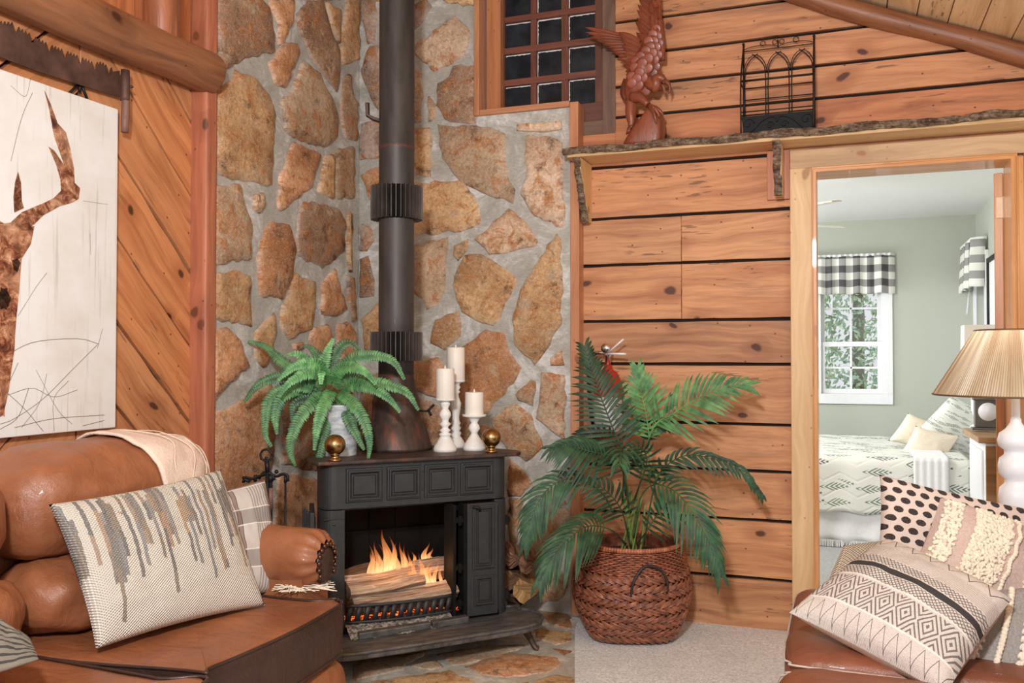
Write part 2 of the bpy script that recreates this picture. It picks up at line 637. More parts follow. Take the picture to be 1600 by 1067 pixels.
def make_rusty():
    n = NT('heat_rusted_steel', .5, .5, .5)
    o = n.obj()
    a = n.noise(n.vm('MULTIPLY', o, (8, 8, 2)), 2.5, 5, .65)
    n.col(n.ramp(a, [(.3, (.035, .028, .026)), (.55, (.085, .055, .045)), (.75, lin(132, 76, 56))]))
    n.bump(a, .15, .004)
    return n.m


M['rusty'] = make_rusty()


def make_leaf(name, dark, lightc, rough=.45):
    n = NT(name, rough, 0, .5)
    t = n.attr('tint')
    f = n.noise(n.obj(), 22, 3)
    c = n.mix(n.mr(f, .3, .7), dark, lightc)
    n.col(n.mix(1.0, c, t, 'MULTIPLY'))
    n.b.inputs['Subsurface Weight'].default_value = 0.0
    return n.m


M['fern'] = make_leaf('fern_green', lin(54, 106, 66), lin(108, 162, 100))
M['palm'] = make_leaf('palm_green', lin(30, 66, 44), lin(68, 112, 70), .58)


def make_wicker():
    n = NT('reddish_wicker', .38, 0, .5, .2)
    t = n.attr('tint')
    a = n.noise(n.obj(), 35, 3)
    c = n.mix(n.mr(a, .3, .7), lin(106, 58, 42), lin(170, 106, 78))
    n.col(n.mix(1.0, c, t, 'MULTIPLY'))
    return n.m


M['wicker'] = make_wicker()


def make_pot():
    n = NT('brushed_white_galvanised', .5, .2, .5)
    a = n.noise(n.vm('MULTIPLY', n.obj(), (14, 14, 40)), 1.0, 4, .6)
    n.col(n.ramp(a, [(.42, lin(176, 186, 192)), (.6, lin(224, 228, 230))]))
    return n.m


M['pot'] = make_pot()


def make_logface(name, c1, c2, c3):
    n = NT(name, .85, 0, .2)
    g = n.attr('gc')
    a = n.noise(n.vm('MULTIPLY', g, (2.2, 24, 1)), 2.0, 6, .7, .5); b = n.noise(g, 14, 4, .6)
    c = n.ramp(a, [(.34, c3), (.48, c2), (.66, c1)])
    c = n.mix(n.mr(b, .62, .75, 0, .7), c, tuple(x * 1.3 for x in c1))
    n.col(n.mix(1.0, c, n.attr('tint'), 'MULTIPLY')); n.bump(a, 1.0, .02)
    return n.m


M['firelog'] = make_logface('split_log_wood', lin(206, 178, 150), lin(160, 128, 104), lin(74, 54, 44))
M['splitwood'] = make_logface('pale_split_firewood', lin(226, 186, 132), lin(196, 150, 96), lin(150, 104, 62))


def make_canvas():
    n = NT('printed_canvas', .8, 0, .2)
    g = n.attr('gc')
    streak = n.noise(n.vm('MULTIPLY', g, (60, 2.2, 1)), 1.0, 4, .6)
    blot = n.noise(g, 4, 4, .6)
    c = n.ramp(blot, [(.3, lin(220, 214, 206)), (.6, lin(232, 231, 229))])
    c = n.mix(n.mr(streak, .58, .70, 0, .5), c, lin(176, 168, 156))
    n.col(c)
    return n.m


M['canvas'] = make_canvas()


def make_antler():
    n = NT('antler_print', .8, 0, .2)
    g = n.attr('gc')
    a = n.noise(g, 26, 6, .75, .6)
    b = n.noise(g, 7, 4, .6)
    c = n.ramp(a, [(.36, lin(70, 42, 32)), (.47, lin(128, 76, 52)), (.58, lin(186, 136, 104)), (.7, lin(228, 206, 186))])
    c = n.mix(n.mr(b, .5, .66, 0, .5), c, lin(206, 164, 132))
    n.col(n.mix(1.0, c, n.attr('tint'), 'MULTIPLY'))
    return n.m


M['antler'] = make_antler()


def make_flame():
    n = NT('flame', 1, 0, 0)
    g = n.attr('gc')
    h = n.sep(g)[1]
    f = n.noise(n.vm('MULTIPLY', g, (14, 3, 1)), 1.4, 4, .6, .6)
    k = n.ma('ADD', h, n.ma('MULTIPLY', n.ma('SUBTRACT', f, .5), .9))
    c = n.ramp(k, [(.1, (1.0, .68, .34)), (.45, (1.0, .42, .14)), (.9, (.8, .16, .03))])
    em = n.n('Emission'); n.put(em.inputs[0], c); em.inputs[1].default_value = 1.7
    tr = n.n('BsdfTransparent'); mx = n.n('MixShader')
    n.put(mx.inputs[0], n.mr(k, .05, 1.0, .55, .03))
    n.t.links.new(tr.outputs[0], mx.inputs[1]); n.t.links.new(em.outputs[0], mx.inputs[2])
    out = [x for x in n.t.nodes if x.type == 'OUTPUT_MATERIAL'][0]
    n.t.links.new(mx.outputs[0], out.inputs[0])
    return n.m


M['flame'] = make_flame()


def make_embers():
    n = NT('glowing_embers', .9)
    a = n.noise(n.obj(), 55, 4, .7)
    n.col(n.ramp(a, [(.4, (.01, .008, .006)), (.6, (.12, .05, .02))]))
    n.put(n.b.inputs['Emission Color'], n.ramp(a, [(.46, (0, 0, 0)), (.58, (1, .12, .01)), (.72, (1, .5, .12))]))
    n.b.inputs['Emission Strength'].default_value = 1.8
    n.bump(a, 1, .02)
    return n.m


M['ember'] = make_embers()


def make_ash():
    n = NT('grey_ash', .95)
    a = n.noise(n.obj(), 60, 4, .7)
    n.col(n.ramp(a, [(.4, lin(96, 90, 84)), (.6, lin(196, 186, 174))])); n.bump(a, 1, .02)
    return n.m


M['ash'] = make_ash()


def make_plate():
    n = NT('dusty_hearth_plate', .5, .4, .5)
    o = n.obj()
    a = n.noise(n.vm('MULTIPLY', o, (5, 20, 5)), 2.5, 6, .75)
    n.col(n.ramp(a, [(.35, (.05, .048, .047)), (.7, (.20, .19, .18))])); n.bump(a, .3, .004)
    return n.m


M['plate'] = make_plate()


def make_glass():
    n = NT('night_glass', .32, 0, .3)
    a = n.noise(n.obj(), 7, 4, .6)
    n.col(n.ramp(a, [(.4, (.006, .010, .014)), (.8, (.035, .045, .055))]))
    return n.m


M['darkglass'] = make_glass()


def make_clear():
    n = NT('clear_window_glass', .0, 0, .5)
    gl = n.n('BsdfGlossy'); gl.inputs[1].default_value = 0.0
    tr = n.n('BsdfTransparent'); mx = n.n('MixShader'); mx.inputs[0].default_value = .05
    n.t.links.new(tr.outputs[0], mx.inputs[1]); n.t.links.new(gl.outputs[0], mx.inputs[2])
    out = [x for x in n.t.nodes if x.type == 'OUTPUT_MATERIAL'][0]
    n.t.links.new(mx.outputs[0], out.inputs[0])
    return n.m


M['clear'] = make_clear()


def make_check():
    n = NT('buffalo_check_cloth', .85, 0, .2)
    g = n.sep(n.attr('gc'))
    P = 1.0
    fa = n.ma('GREATER_THAN', n.ma('FRACT', g[0]), .5); fb = n.ma('GREATER_THAN', n.ma('FRACT', g[1]), .5)
    s = n.ma('MULTIPLY', n.ma('ADD', fa, fb), .5)
    n.col(n.ramp(s, [(0.0, lin(238, 236, 228)), (.5, lin(160, 158, 156)), (1.0, lin(86, 82, 82))]))
    tr = n.b
    n.b.inputs['Subsurface Weight'].default_value = 0.0
    return n.m


M['check'] = make_check()


def weave(n, g, s=170, st=.5):
    v = n.vm('MULTIPLY', g, (s, s, 1))
    x = n.sep(v)
    w = n.ma('MULTIPLY', n.ma('SINE', x[0]), n.ma('SINE', x[1]))
    n.bump(w, st, .004)
    return w


def make_striped():
    """cream knit with broken dark, grey and ochre vertical streaks"""
    n = NT('streaked_wool_knit', .9, 0, .15)
    g = n.attr('gc')
    x = n.sep(g)
    wob = n.ma('MULTIPLY', n.ma('SUBTRACT', n.noise(g, 45, 2), .5), .014)
    u = n.ma('ADD', n.ma('ADD', x[0], wob), n.ma('MULTIPLY', x[1], -.05))
    def wn(v, k):
        w_ = n.n('TexWhiteNoise'); w_.noise_dimensions = '2D'
        n.put(w_.inputs['Vector'], n.comb(v, k, 0)); return w_.outputs['Value']
    colf = n.ma('FLOOR', n.ma('MULTIPLY', u, 52))
    Lc = n.ma('MULTIPLY', n.ma('POWER', wn(colf, 1.5), .8), .84)
    top = n.ma('MULTIPLY', wn(colf, 7.5), .30)
    d = n.ma('SUBTRACT', 1.0, n.ma('ADD', x[1], n.ma('MULTIPLY', n.ma('SUBTRACT', n.noise(g, 70, 2), .5), .05)))
    onn = n.ma('MULTIPLY', n.ma('MULTIPLY', n.ma('LESS_THAN', d, n.ma('ADD', Lc, .06)), n.ma('GREATER_THAN', d, n.ma('SUBTRACT', top, .12))), n.ma('GREATER_THAN', wn(colf, 3.5), .2))
    seg = n.ma('FLOOR', n.ma('ADD', n.ma('MULTIPLY', d, 3.2), n.ma('MULTIPLY', wn(colf, 9.5), 3)))
    w2_ = n.n('TexWhiteNoise'); w2_.noise_dimensions = '2D'; n.put(w2_.inputs['Vector'], n.comb(colf, seg, 0))
    sc = n.ramp(w2_.outputs['Value'], [(.0, lin(70, 70, 78)), (.25, lin(96, 92, 92)), (.45, lin(128, 132, 142)), (.65, lin(190, 144, 98)), (.85, lin(120, 104, 92))])
    fz = n.noise(g, 160, 3, .7)
    onn = n.ma('MULTIPLY', onn, n.mr(fz, .3, .6, .45, 1.0))
    base = lin(232, 224, 210)
    c = n.mix(n.ma('MULTIPLY', onn, .9), base, sc)
    w = weave(n, g, 340, .8)
    c = n.mix(n.mr(w, -1, -.2, .4, 0), c, lin(150, 138, 124))
    n.col(c)
    return n.m


M['striped'] = make_striped()


def make_plaid():
    n = NT('grey_cream_plaid', .9, 0, .15)
    g = n.attr('gc'); x = n.sep(g)
    u = n.ma('FRACT', n.ma('MULTIPLY', x[0], 2.0)); v = n.ma('FRACT', n.ma('MULTIPLY', x[1], 2.6))
    def band(t, a, b): return n.ma('MULTIPLY', n.ma('GREATER_THAN', t, a), n.ma('LESS_THAN', t, b))
    c = n.mix(1.0, lin(206, 198, 190), (1, 1, 1), 'MULTIPLY')
    c = n.mix(n.ma('MULTIPLY', band(v, .5, .9), .5), c, lin(110, 104, 102))
    st = n.ma('GREATER_THAN', n.ma('FRACT', n.ma('MULTIPLY', x[0], 24.0)), .5)
    c = n.mix(n.ma('MULTIPLY', n.ma('MULTIPLY', st, band(u, .3, .75)), .6), c, lin(126, 118, 116))
    c = n.mix(n.ma('MULTIPLY', band(u, .80, .90), .7), c, lin(120, 88, 74))
    c = n.mix(n.ma('MULTIPLY', band(u, .79, .805), .9), c, lin(52, 40, 38))
    c = n.mix(n.ma('MULTIPLY', band(u, .895, .91), .9), c, lin(52, 40, 38))
    c = n.mix(n.ma('MULTIPLY', band(v, .48, .51), .8), c, lin(240, 236, 230))
    c = n.mix(n.ma('MULTIPLY', band(v, .88, .91), .8), c, lin(240, 236, 230))
    n.col(c); weave(n, g, 500, .3)
    return n.m


M['plaid'] = make_plaid()


def make_dots():
    n = NT('cream_cloth_black_dots', .9, 0, .15)
    g = n.attr('gc'); x = n.sep(g)
    v = n.ma('MULTIPLY', x[1], 11.0); row = n.ma('FLOOR', v)
    u = n.ma('ADD', n.ma('MULTIPLY', x[0], 13.0), n.ma('MULTIPLY', row, .5))
    du = n.ma('SUBTRACT', n.ma('FRACT', u), .5); dv = n.ma('SUBTRACT', n.ma('FRACT', v), .5)
    r = n.ma('SQRT', n.ma('ADD', n.ma('MULTIPLY', du, du), n.ma('MULTIPLY', dv, dv)))
    r = n.ma('ADD', r, n.ma('MULTIPLY', n.ma('SUBTRACT', n.noise(g, 60, 2), .5), .1))
    ink = n.mix(n.mr(n.noise(g, 120, 3), .4, .6), lin(44, 38, 38), lin(86, 76, 72))
    n.col(n.mix(n.mr(r, .35, .33, 0, 1), lin(222, 204, 192), ink))
    weave(n, g, 600, .25)
    return n.m


M['dots'] = make_dots()


def make_kilim():
    """band pattern of diamonds, zigzags and a solid charcoal bar, following gc v across the bands"""
    n = NT('kilim_print_cloth', .9, 0, .15)
    g = n.attr('gc'); x = n.sep(g)
    U = x[0]; V = x[1]
    def band(a, b): return n.ma('MULTIPLY', n.ma('GREATER_THAN', V, a), n.ma('LESS_THAN', V, b))
    def tri(t): return n.ma('MULTIPLY', n.ma('ABSOLUTE', n.ma('SUBTRACT', n.ma('FRACT', t), .5)), 2.0)
    base = lin(216, 204, 194); ink = lin(58, 52, 52)
    c = n.mix(n.mr(n.noise(n.vm('MULTIPLY', g, (60, 160, 1)), 1, 3), .5, .7, 0, .5), base, lin(160, 150, 144))
    # zigzag rows: |V - (c + amp*tri)| < w
    def zig(c0, amp, fr, w, a, b, s):
        nonlocal c
        d = n.ma('ABSOLUTE', n.ma('SUBTRACT', V, n.ma('ADD', c0, n.ma('MULTIPLY', tri(n.ma('MULTIPLY', U, fr)), amp))))
        c = n.mix(n.ma('MULTIPLY', n.ma('MULTIPLY', n.ma('LESS_THAN', d, w), band(a, b)), s), c, ink)
    zig(.01, .13, 12, .006, 0, .15, .8)
    zig(.85, .11, 7, .006, .8, 1, .85)
    # nested diamonds band .16-.42
    tu = n.ma('ABSOLUTE', n.ma('SUBTRACT', n.ma('FRACT', n.ma('MULTIPLY', U, 7.0)), .5))
    tv = n.ma('ABSOLUTE', n.ma('DIVIDE', n.ma('SUBTRACT', V, .29), .26))
    dd = n.ma('FRACT', n.ma('MULTIPLY', n.ma('ADD', tu, tv), 5.0))
    c = n.mix(n.ma('MULTIPLY', n.ma('MULTIPLY', n.ma('LESS_THAN', dd, .4), band(.17, .41)), .75), c, ink)
    # small lattice both sides of the bar
    la = n.ma('FRACT', n.ma('ADD', n.ma('MULTIPLY', U, 34.0), n.ma('MULTIPLY', V, 34.0)))
    lb = n.ma('FRACT', n.ma('SUBTRACT', n.ma('MULTIPLY', U, 34.0), n.ma('MULTIPLY', V, 34.0)))
    lat = n.ma('MAXIMUM', n.ma('LESS_THAN', la, .28), n.ma('LESS_THAN', lb, .28))
    c = n.mix(n.ma('MULTIPLY', n.ma('MULTIPLY', lat, band(.44, .53)), .8), c, ink)
    c = n.mix(n.ma('MULTIPLY', n.ma('MULTIPLY', lat, band(.60, .68)), .8), c, ink)
    c = n.mix(n.ma('MULTIPLY', band(.535, .59), .95), c, lin(46, 42, 44))
    ln = n.ma('GREATER_THAN', n.ma('FRACT', n.ma('MULTIPLY', V, 60.0)), .6)
    c = n.mix(n.ma('MULTIPLY', n.ma('MULTIPLY', ln, band(.69, .83)), .45), c, lin(120, 110, 106))
    for a in (.155, .425):
        c = n.mix(n.ma('MULTIPLY', band(a, a + .012), .9), c, lin(238, 228, 216))
    n.col(c); weave(n, g, 520, .35)
    return n.m


M['kilim'] = make_kilim()
M['taupe'] = plain('taupe_woven_cloth', lin(196, 172, 162), .9, 0, .12, 160, .5)
M['cream_cloth'] = plain('cream_cloth', lin(236, 222, 202), .9, 0, .06, 120, .3)
M['tuft'] = plain('cream_wool_tufts', lin(236, 222, 202), .95, 0, .16, 90, .8)
M['grey_cloth'] = plain('grey_knit_cloth', lin(150, 144, 138), .9, 0, .2, 200, .5)


def make_knit(name, c1, c2, s=150):
    n = NT(name, .9, 0, .15)
    g = n.attr('gc')
    w = weave(n, g, s, 1.0)
    n.col(n.mix(n.mr(w, -.6, .3), c2, c1))
    return n.m


M['knit'] = make_knit('chunky_cream_knit', lin(232, 220, 200), lin(170, 150, 128), 120)
M['throw'] = plain('pale_pink_throw', lin(232, 208, 190), .9, 0, .07, 120, .5)


def make_greystripe():
    n = NT('striped_throw', .9, 0, .15)
    g = n.attr('gc'); x = n.sep(g)
    t = n.ma('GREATER_THAN', n.ma('FRACT', n.ma('MULTIPLY', x[1], 9.0)), .62)
    c = n.mix(t, lin(206, 196, 180), lin(116, 112, 108)); n.col(c)
    weave(n, g, 300, .9)
    return n.m


M['bluethrow'] = make_greystripe()


def make_quilt():
    n = NT('leaf_print_quilt', .85, 0, .2)
    g = n.attr('gc')
    x = n.sep(g)
    # sprigs: voronoi cell with a horizontal stem and slanted leaves
    v = n.vm('MULTIPLY', g, (4.6, 8.5, 1))
    nd = n.n('TexVoronoi', feature='F1'); n.put(nd.inputs['Vector'], v); nd.inputs['Scale'].default_value = 1.0
    nd.inputs['Randomness'].default_value = .75
    loc = n.vm('SUBTRACT', v, nd.outputs['Position'])
    l = n.sep(loc)
    ax = n.ma('ABSOLUTE', l[1])
    lv = n.ma('FRACT', n.ma('MULTIPLY', n.ma('SUBTRACT', l[0], ax), 7.0))
    inside = n.ma('LESS_THAN', n.ma('ADD', n.ma('MULTIPLY', ax, 1.9), n.ma('MULTIPLY', n.ma('ABSOLUTE', l[0]), 1.0)), .46)
    leaf = n.ma('MULTIPLY', n.ma('LESS_THAN', lv, .5), inside)
    hue = n.sep(nd.outputs['Color'])[0]
    ink = n.ramp(hue, [(.2, lin(84, 104, 88)), (.5, lin(120, 140, 118)), (.8, lin(80, 90, 94))])
    c = n.mix(n.ma('MULTIPLY', leaf, .9), lin(228, 228, 220), ink)
    n.col(c)
    zz = n.ma('ABSOLUTE', n.ma('SUBTRACT', n.ma('FRACT', n.ma('ADD', n.ma('MULTIPLY', x[1], 10.0), n.ma('PINGPONG', n.ma('MULTIPLY', x[0], 5.0), .5))), .5))
    n.bump(n.mr(zz, 0, .12), .3, .008)
    return n.m


M['quilt'] = make_quilt()
M['linen'] = plain('white_linen', lin(240, 240, 240), .85, 0, .03, 60, .2)
M['bed_wood'] = wood('nightstand_wood', lin(176, 136, 96), lin(140, 100, 66), knots=.2, rough=.4)


def make_shade():
    n = NT('pleated_string_shade', .6, 0, .3)
    g = n.attr('gc'); x = n.sep(g)
    s = n.ma('SINE', n.ma('MULTIPLY', x[0], 2 * math.pi * 190))
    b = n.noise(n.vm('MULTIPLY', g, (30, .5, 1)), 1.0, 2)
    c = n.ramp(b, [(.36, lin(196, 170, 140)), (.5, lin(222, 204, 176)), (.62, lin(242, 232, 212))])
    c = n.mix(n.mr(s, -1, 0, .5, 0), c, lin(150, 118, 86))
    n.col(c); n.bump(s, .5, .003)
    tl = n.n('BsdfTranslucent'); n.put(tl.inputs[0], c)
    mx = n.n('MixShader'); mx.inputs[0].default_value = .3
    out = [q for q in n.t.nodes if q.type == 'OUTPUT_MATERIAL'][0]
    n.t.links.new(n.b.outputs[0], mx.inputs[1]); n.t.links.new(tl.outputs[0], mx.inputs[2]); n.t.links.new(mx.outputs[0], out.inputs[0])
    return n.m


M['shade'] = make_shade()
M['grass'] = plain('lawn_green', lin(150, 176, 120), .9, 0, .3, 3)
M['foliage'] = make_leaf('tree_foliage', lin(140, 178, 150), lin(214, 228, 200), .8)
M['trunk'] = plain('tree_trunk', lin(150, 140, 128), .9, 0, .3, 8)
# ------------------------------------------------------------------ room shell
def ceilz(x):
    return 2.785 - .427 * (x - 2.495)


def jag(poly, amp, n=4, closed=True):
    """break straight outline edges into slightly irregular ones"""
    out = []
    m = len(poly)
    for i in range(m):
        a, b = poly[i], poly[(i + 1) % m]
        L = math.hypot(b[0] - a[0], b[1] - a[1])
        k = max(1, min(9, int(L / .03)))
        nx, ny = -(b[1] - a[1]) / (L or 1), (b[0] - a[0]) / (L or 1)
        for j in range(k):
            t = j / k
            d = 0 if j == 0 else random.uniform(-1, 1) * amp * min(1, L * 6)
            out.append((a[0] + (b[0] - a[0]) * t + nx * d, a[1] + (b[1] - a[1]) * t + ny * d))
    return out


def tn(v=.08, base=(1, 1, 1), warm=.04):
    k = 1 + random.uniform(-v, v); w = random.uniform(-warm, warm)
    return (base[0] * k * (1 + w), base[1] * k, base[2] * k * (1 - w))


# --- plank wall (Y=0): horizontal boards with black gaps, split round the door opening
frY = lambda a, b, c: Vector((a, -c, b))
frX = lambda a, b, c: Vector((c, a, b))
mb = MB()
DX0, DX1, DZ = 2.312, 3.085, 2.045
rows = [-.02, .228, .490, .711, .922, 1.193, 1.396, 1.665, 1.889, 2.135, 2.372, 2.518, 2.668, 2.83, 3.0, 3.17, 3.36, 3.55, 3.72, 3.9]
butts = {6: [1.722], 7: [1.722], 2: [], 11: [2.9], 4: []}
tints = {0: (.98, 1.0, 1.0), 1: (1.0, 1.0, .98), 5: (.86, .86, .90), 6: (1.0, .98, .96), 7: (.98, 1.02, 1.04), 8: (1.02, .98, .96), 9: (.9, .76, .72), 10: (.97, .93, .92), 11: (.96, .9, .88), 12: (.95, .9, .88)}
for i in range(len(rows) - 1):
    z0, z1 = rows[i] + .007, rows[i + 1] - .007
    spans = [(.74 if z0 > 2.44 else 1.2, DX0), (DX1, 3.75)] if z1 < DZ + .01 else [(.7, 3.75)] if z0 > DZ - .1 else [(1.2, DX0), (DX1, 3.75)]
    if z0 < DZ < z1: spans = [(1.2, DX0), (DX1, 3.75)]
    for a, b in spans:
        cuts = [a] + [c for c in butts.get(i, []) if a < c < b] + [b]
        for c0, c1 in zip(cuts, cuts[1:]):
            sd = random.random() * 60
            p = [(c0 + .001, z0), (c1 - .001, z0 + random.uniform(-.002, .002)), (c1 - .001, z1), (c0 + .001, z1)]
            p = clip(p, .427, 1.0, 2.785 + .427 * 2.495)
            # window opening
            if len(p) < 3: continue
            if z1 > 2.30 and c0 < 1.42 < c1:
                parts = []
                q = clip(p, -1, 0, -1.41)
                if len(q) > 2: parts.append(q)
                q = clip(clip(p, 1, 0, 1.41), 0, 1, 2.30)
                if len(q) > 2: parts.append(q)
            else: parts = [p]
            tt = tn(.05, tints.get(i, (1, 1, 1)), .02)
            for q in parts:
                mb.prism(jag(q, .0012), frY, -.02, 0, gc=lambda x, z, s=sd, zz=z0: (x + s, z - zz, s), ti=tt, inset=.0025)
struct(mb.build('wall_back', M['plank'], world=False))
mb = MB()
for (a, b, c, d) in ((.0, 1.2, 0, 2.40), (.0, .73, 2.40, 4.1), (1.2, DX0, 0, 2.30), (DX1, 3.75, 0, 2.2), (DX0 - .001, DX1 + .001, DZ + .005, 2.33), (1.40, 3.75, 2.2, 3.1)):
    p = clip([(a, c), (b, c), (b, d), (a, d)], .427, 1.0, 2.775 + .427 * 2.495)
    if len(p) > 2:
        mb.prism(p, frY, -.13, -.021)
struct(mb.build('wall_back_gaps', M['gap'], world=False))

# --- diagonal boards on the left wall (X=0)
mb = MB()
YS = -1.853   # vertical joint of the chevron
w = .2765


def diag(side, y0, y1, z0, z1):
    rect = [(y0, z0), (y1, z0), (y1, z1), (y0, z1)]
    s = 1 / math.sqrt(2)
    # right of the joint boards fall to the right: normal (s,s); left of it they rise: normal (-s,s)
    nx, ny = (s, s) if side > 0 else (-s, s)
    base = .567 * s if side > 0 else (.567 - 2 * YS) * s
    for k in range(-14, 14):
        d0 = base + k * .298 * s + (.007 if k % 2 else .004); d1 = base + (k + 1) * .298 * s - (.005 if k % 2 else .008)
        q = clip(clip(rect, nx, ny, d1), -nx, -ny, -d0)
        if len(q) < 3: continue
        sd = random.random() * 60
        tx, ty = ny, -nx
        mb.prism(jag(q, .003), frX, -.02, 0, gc=lambda a, b, s_=sd: (a * tx + b * ty + s_, a * nx + b * ny, s_), ti=tn(.12, (1, 1, 1), .05), inset=.002)


diag(1, YS + .003, -1.20, 0, 2.37)
diag(-1, -4.6, YS - .003, 0, 2.37)
# reddish boards above the beam
for k in range(24):
    y = -4.6 + k * .15
    if y > -1.25: break
    sd = random.random() * 60
    mb.prism([(y + .002, 2.37), (y + .148, 2.37), (y + .148, 3.83), (y + .002, 3.83)], frX, -.02, -.004, gc=lambda a, b, s_=sd: (b + s_, a, s_), ti=tn(.06, (.88, .72, .66)), inset=.002)
struct(mb.build('wall_left', M['plank_red'], world=False))
mb = MB()
mb.prism([(-4.6, 0), (.13, 0), (.13, 3.85), (-4.6, 3.85)], frX, -.12, -.021)
struct(mb.build('wall_left_gaps', M['gap'], world=False))

# --- stone facing: mortar slabs with flat field stones set in them
SX, SY = .05, -.07
mb = MB()
NX, NZ = 46, 150


def mgrid(mb, fr, a0, a1, z0, z1, c):
    na = max(2, int((a1 - a0) / .025)); nz = max(2, int((z1 - z0) / .025))
    mb.grid(na, nz, lambda u, v: fr(a0 + (a1 - a0) * u, z0 + (z1 - z0) * v, c + fbm((a0 + (a1 - a0) * u, z0 + (z1 - z0) * v, 3), 5, 3) * .006))


frL = lambda a, b, c: Vector((SX + c, a, b))
frB = lambda a, b, c: Vector((a, SY - c, b))
mgrid(mb, frL, -1.243, SY, 0, 3.8, 0)
mb.prism([(-1.243, 0), (SY, 0), (SY, 3.8), (-1.243, 3.8)], frL, -.06, -.008)
mgrid(mb, frB, SX, 1.205, 0, 2.428, 0)
mgrid(mb, frB, SX, .737, 2.428, 3.75, 0)
mb.prism([(0, 0), (1.205, 0), (1.205, 2.428), (.737, 2.428), (.737, 3.52), (0, 3.8)], frB, -.075, -.008)
struct(mb.build('wall_stone_mortar', M['mortar'], world=False))

OC = (.80, .56, .31); RU = (.80, .46, .26); BR = (.46, .31, .21); GR = (.64, .50, .35); PA = (.92, .74, .56); GY = (.58, .50, .45)
Sb = 1.0
STL, STB, STF = [], [], []


def L1(t, *p): STL.append((t, [(320 + x / 2.667, y / 2.667) for x, y in p]))
def L2(t, *p): STL.append((t, [(320 + x / 2.667, 350 + y / 2.667) for x, y in p]))
def LP(t, *p): STL.append((t, list(p)))
def R1(t, *p): STB.append((t, [(620 + x / 2.667, y / 2.667) for x, y in p]))
def R2(t, *p): STB.append((t, [(620 + x / 2.667, 350 + y / 2.667) for x, y in p]))
def RP(t, *p): STB.append((t, list(p)))
def R5(t, *p): STB.append((t, [(780 + x / 3.81, 700 + y / 3.81) for x, y in p]))
def F6(t, *p): STF.append((t, [(540 + x / 4.21, 940 + y / 4.21) for x, y in p]))


L1(BR, (45, 0), (235, 0), (262, 30), (275, 80), (285, 215), (180, 240), (60, 300), (52, 150))
L1(RU, (265, 0), (365, 0), (362, 90), (335, 150), (302, 190), (300, 90), (268, 30))
L1(RU, (262, 260), (330, 175), (380, 182), (388, 215), (330, 365), (290, 355))
L1(OC, (45, 370), (112, 335), (122, 292), (210, 330), (262, 400), (288, 480), (280, 560), (270, 770), (160, 755), (45, 715))
L1(GR, (410, 255), (470, 300), (520, 400), (548, 480), (545, 570), (495, 612), (400, 590), (330, 545), (315, 420), (360, 380))
L1(BR, (382, 60), (430, 0), (485, 0), (520, 130), (555, 210), (558, 300), (545, 385), (500, 320), (440, 240), (387, 120))
L1(OC, (502, 5), (560, 40), (555, 180), (530, 130))
L1(OC, (590, 0), (638, 0), (638, 250), (572, 268), (564, 180), (577, 80))
L1(BR, (572, 330), (600, 310), (612, 400), (633, 430), (628, 588), (585, 575), (570, 520), (560, 430))
L1(RU, (370, 592), (478, 645), (440, 780), (370, 830), (310, 878), (300, 855), (310, 720))
L1(OC, (497, 655), (533, 645), (530, 830), (467, 793))
L1(GR, (545, 630), (613, 612), (617, 825), (542, 825))
LP(GR, (334, 291), (372, 288), (383, 330), (391, 352), (390, 404), (333, 414), (328, 340))
LP(PA, (395, 303), (408, 301), (412, 320), (404, 333), (393, 325))
LP(RU, (420, 345), (449, 351), (460, 390), (455, 425), (440, 468), (405, 461), (402, 400))
LP(BR, (475, 315), (525, 325), (537, 345), (535, 393), (502, 419), (465, 400), (461, 370), (465, 335))
LP(OC, (541, 328), (547, 335), (546, 425), (541, 405))
L2(OC, (30, 212), (125, 192), (183, 217), (180, 330), (190, 428), (15, 388), (20, 330))
L2(OC, (365, 207), (453, 240), (455, 310), (440, 440), (345, 478), (312, 420), (320, 340), (345, 300))
L2(RU, (540, 187), (586, 355), (550, 380), (487, 373), (482, 250))
L2(BR, (592, 212), (612, 222), (624, 400), (611, 408), (590, 280))
L2(RU, (445, 432), (510, 420), (528, 470), (520, 556), (440, 528), (432, 480))
L2(RU, (550, 420), (590, 407), (623, 450), (628, 556), (560, 583), (554, 500))
L2(OC, (206, 450), (283, 372), (288, 440), (270, 556), (240, 598), (206, 556))
L2(RU, (30, 450), (90, 432), (140, 480), (168, 560), (178, 590), (60, 698), (17, 736), (9, 640), (16, 540))
L2(RU, (362, 500), (400, 492), (405, 515), (370, 535))
LP(RU, (326, 646), (357, 636), (395, 613), (422, 600), (432, 625), (425, 700), (414, 780), (400, 860), (325, 860), (323, 700))
LP(BR, (445, 610), (500, 600), (548, 612), (545, 700), (500, 735), (440, 725))
LP(RU, (432, 740), (495, 750), (540, 730), (550, 830), (480, 870), (425, 860))
LP(RU, (330, 880), (420, 880), (470, 890), (460, 980), (330, 990))
LP(GY, (480, 890), (548, 850), (550, 940), (490, 970))

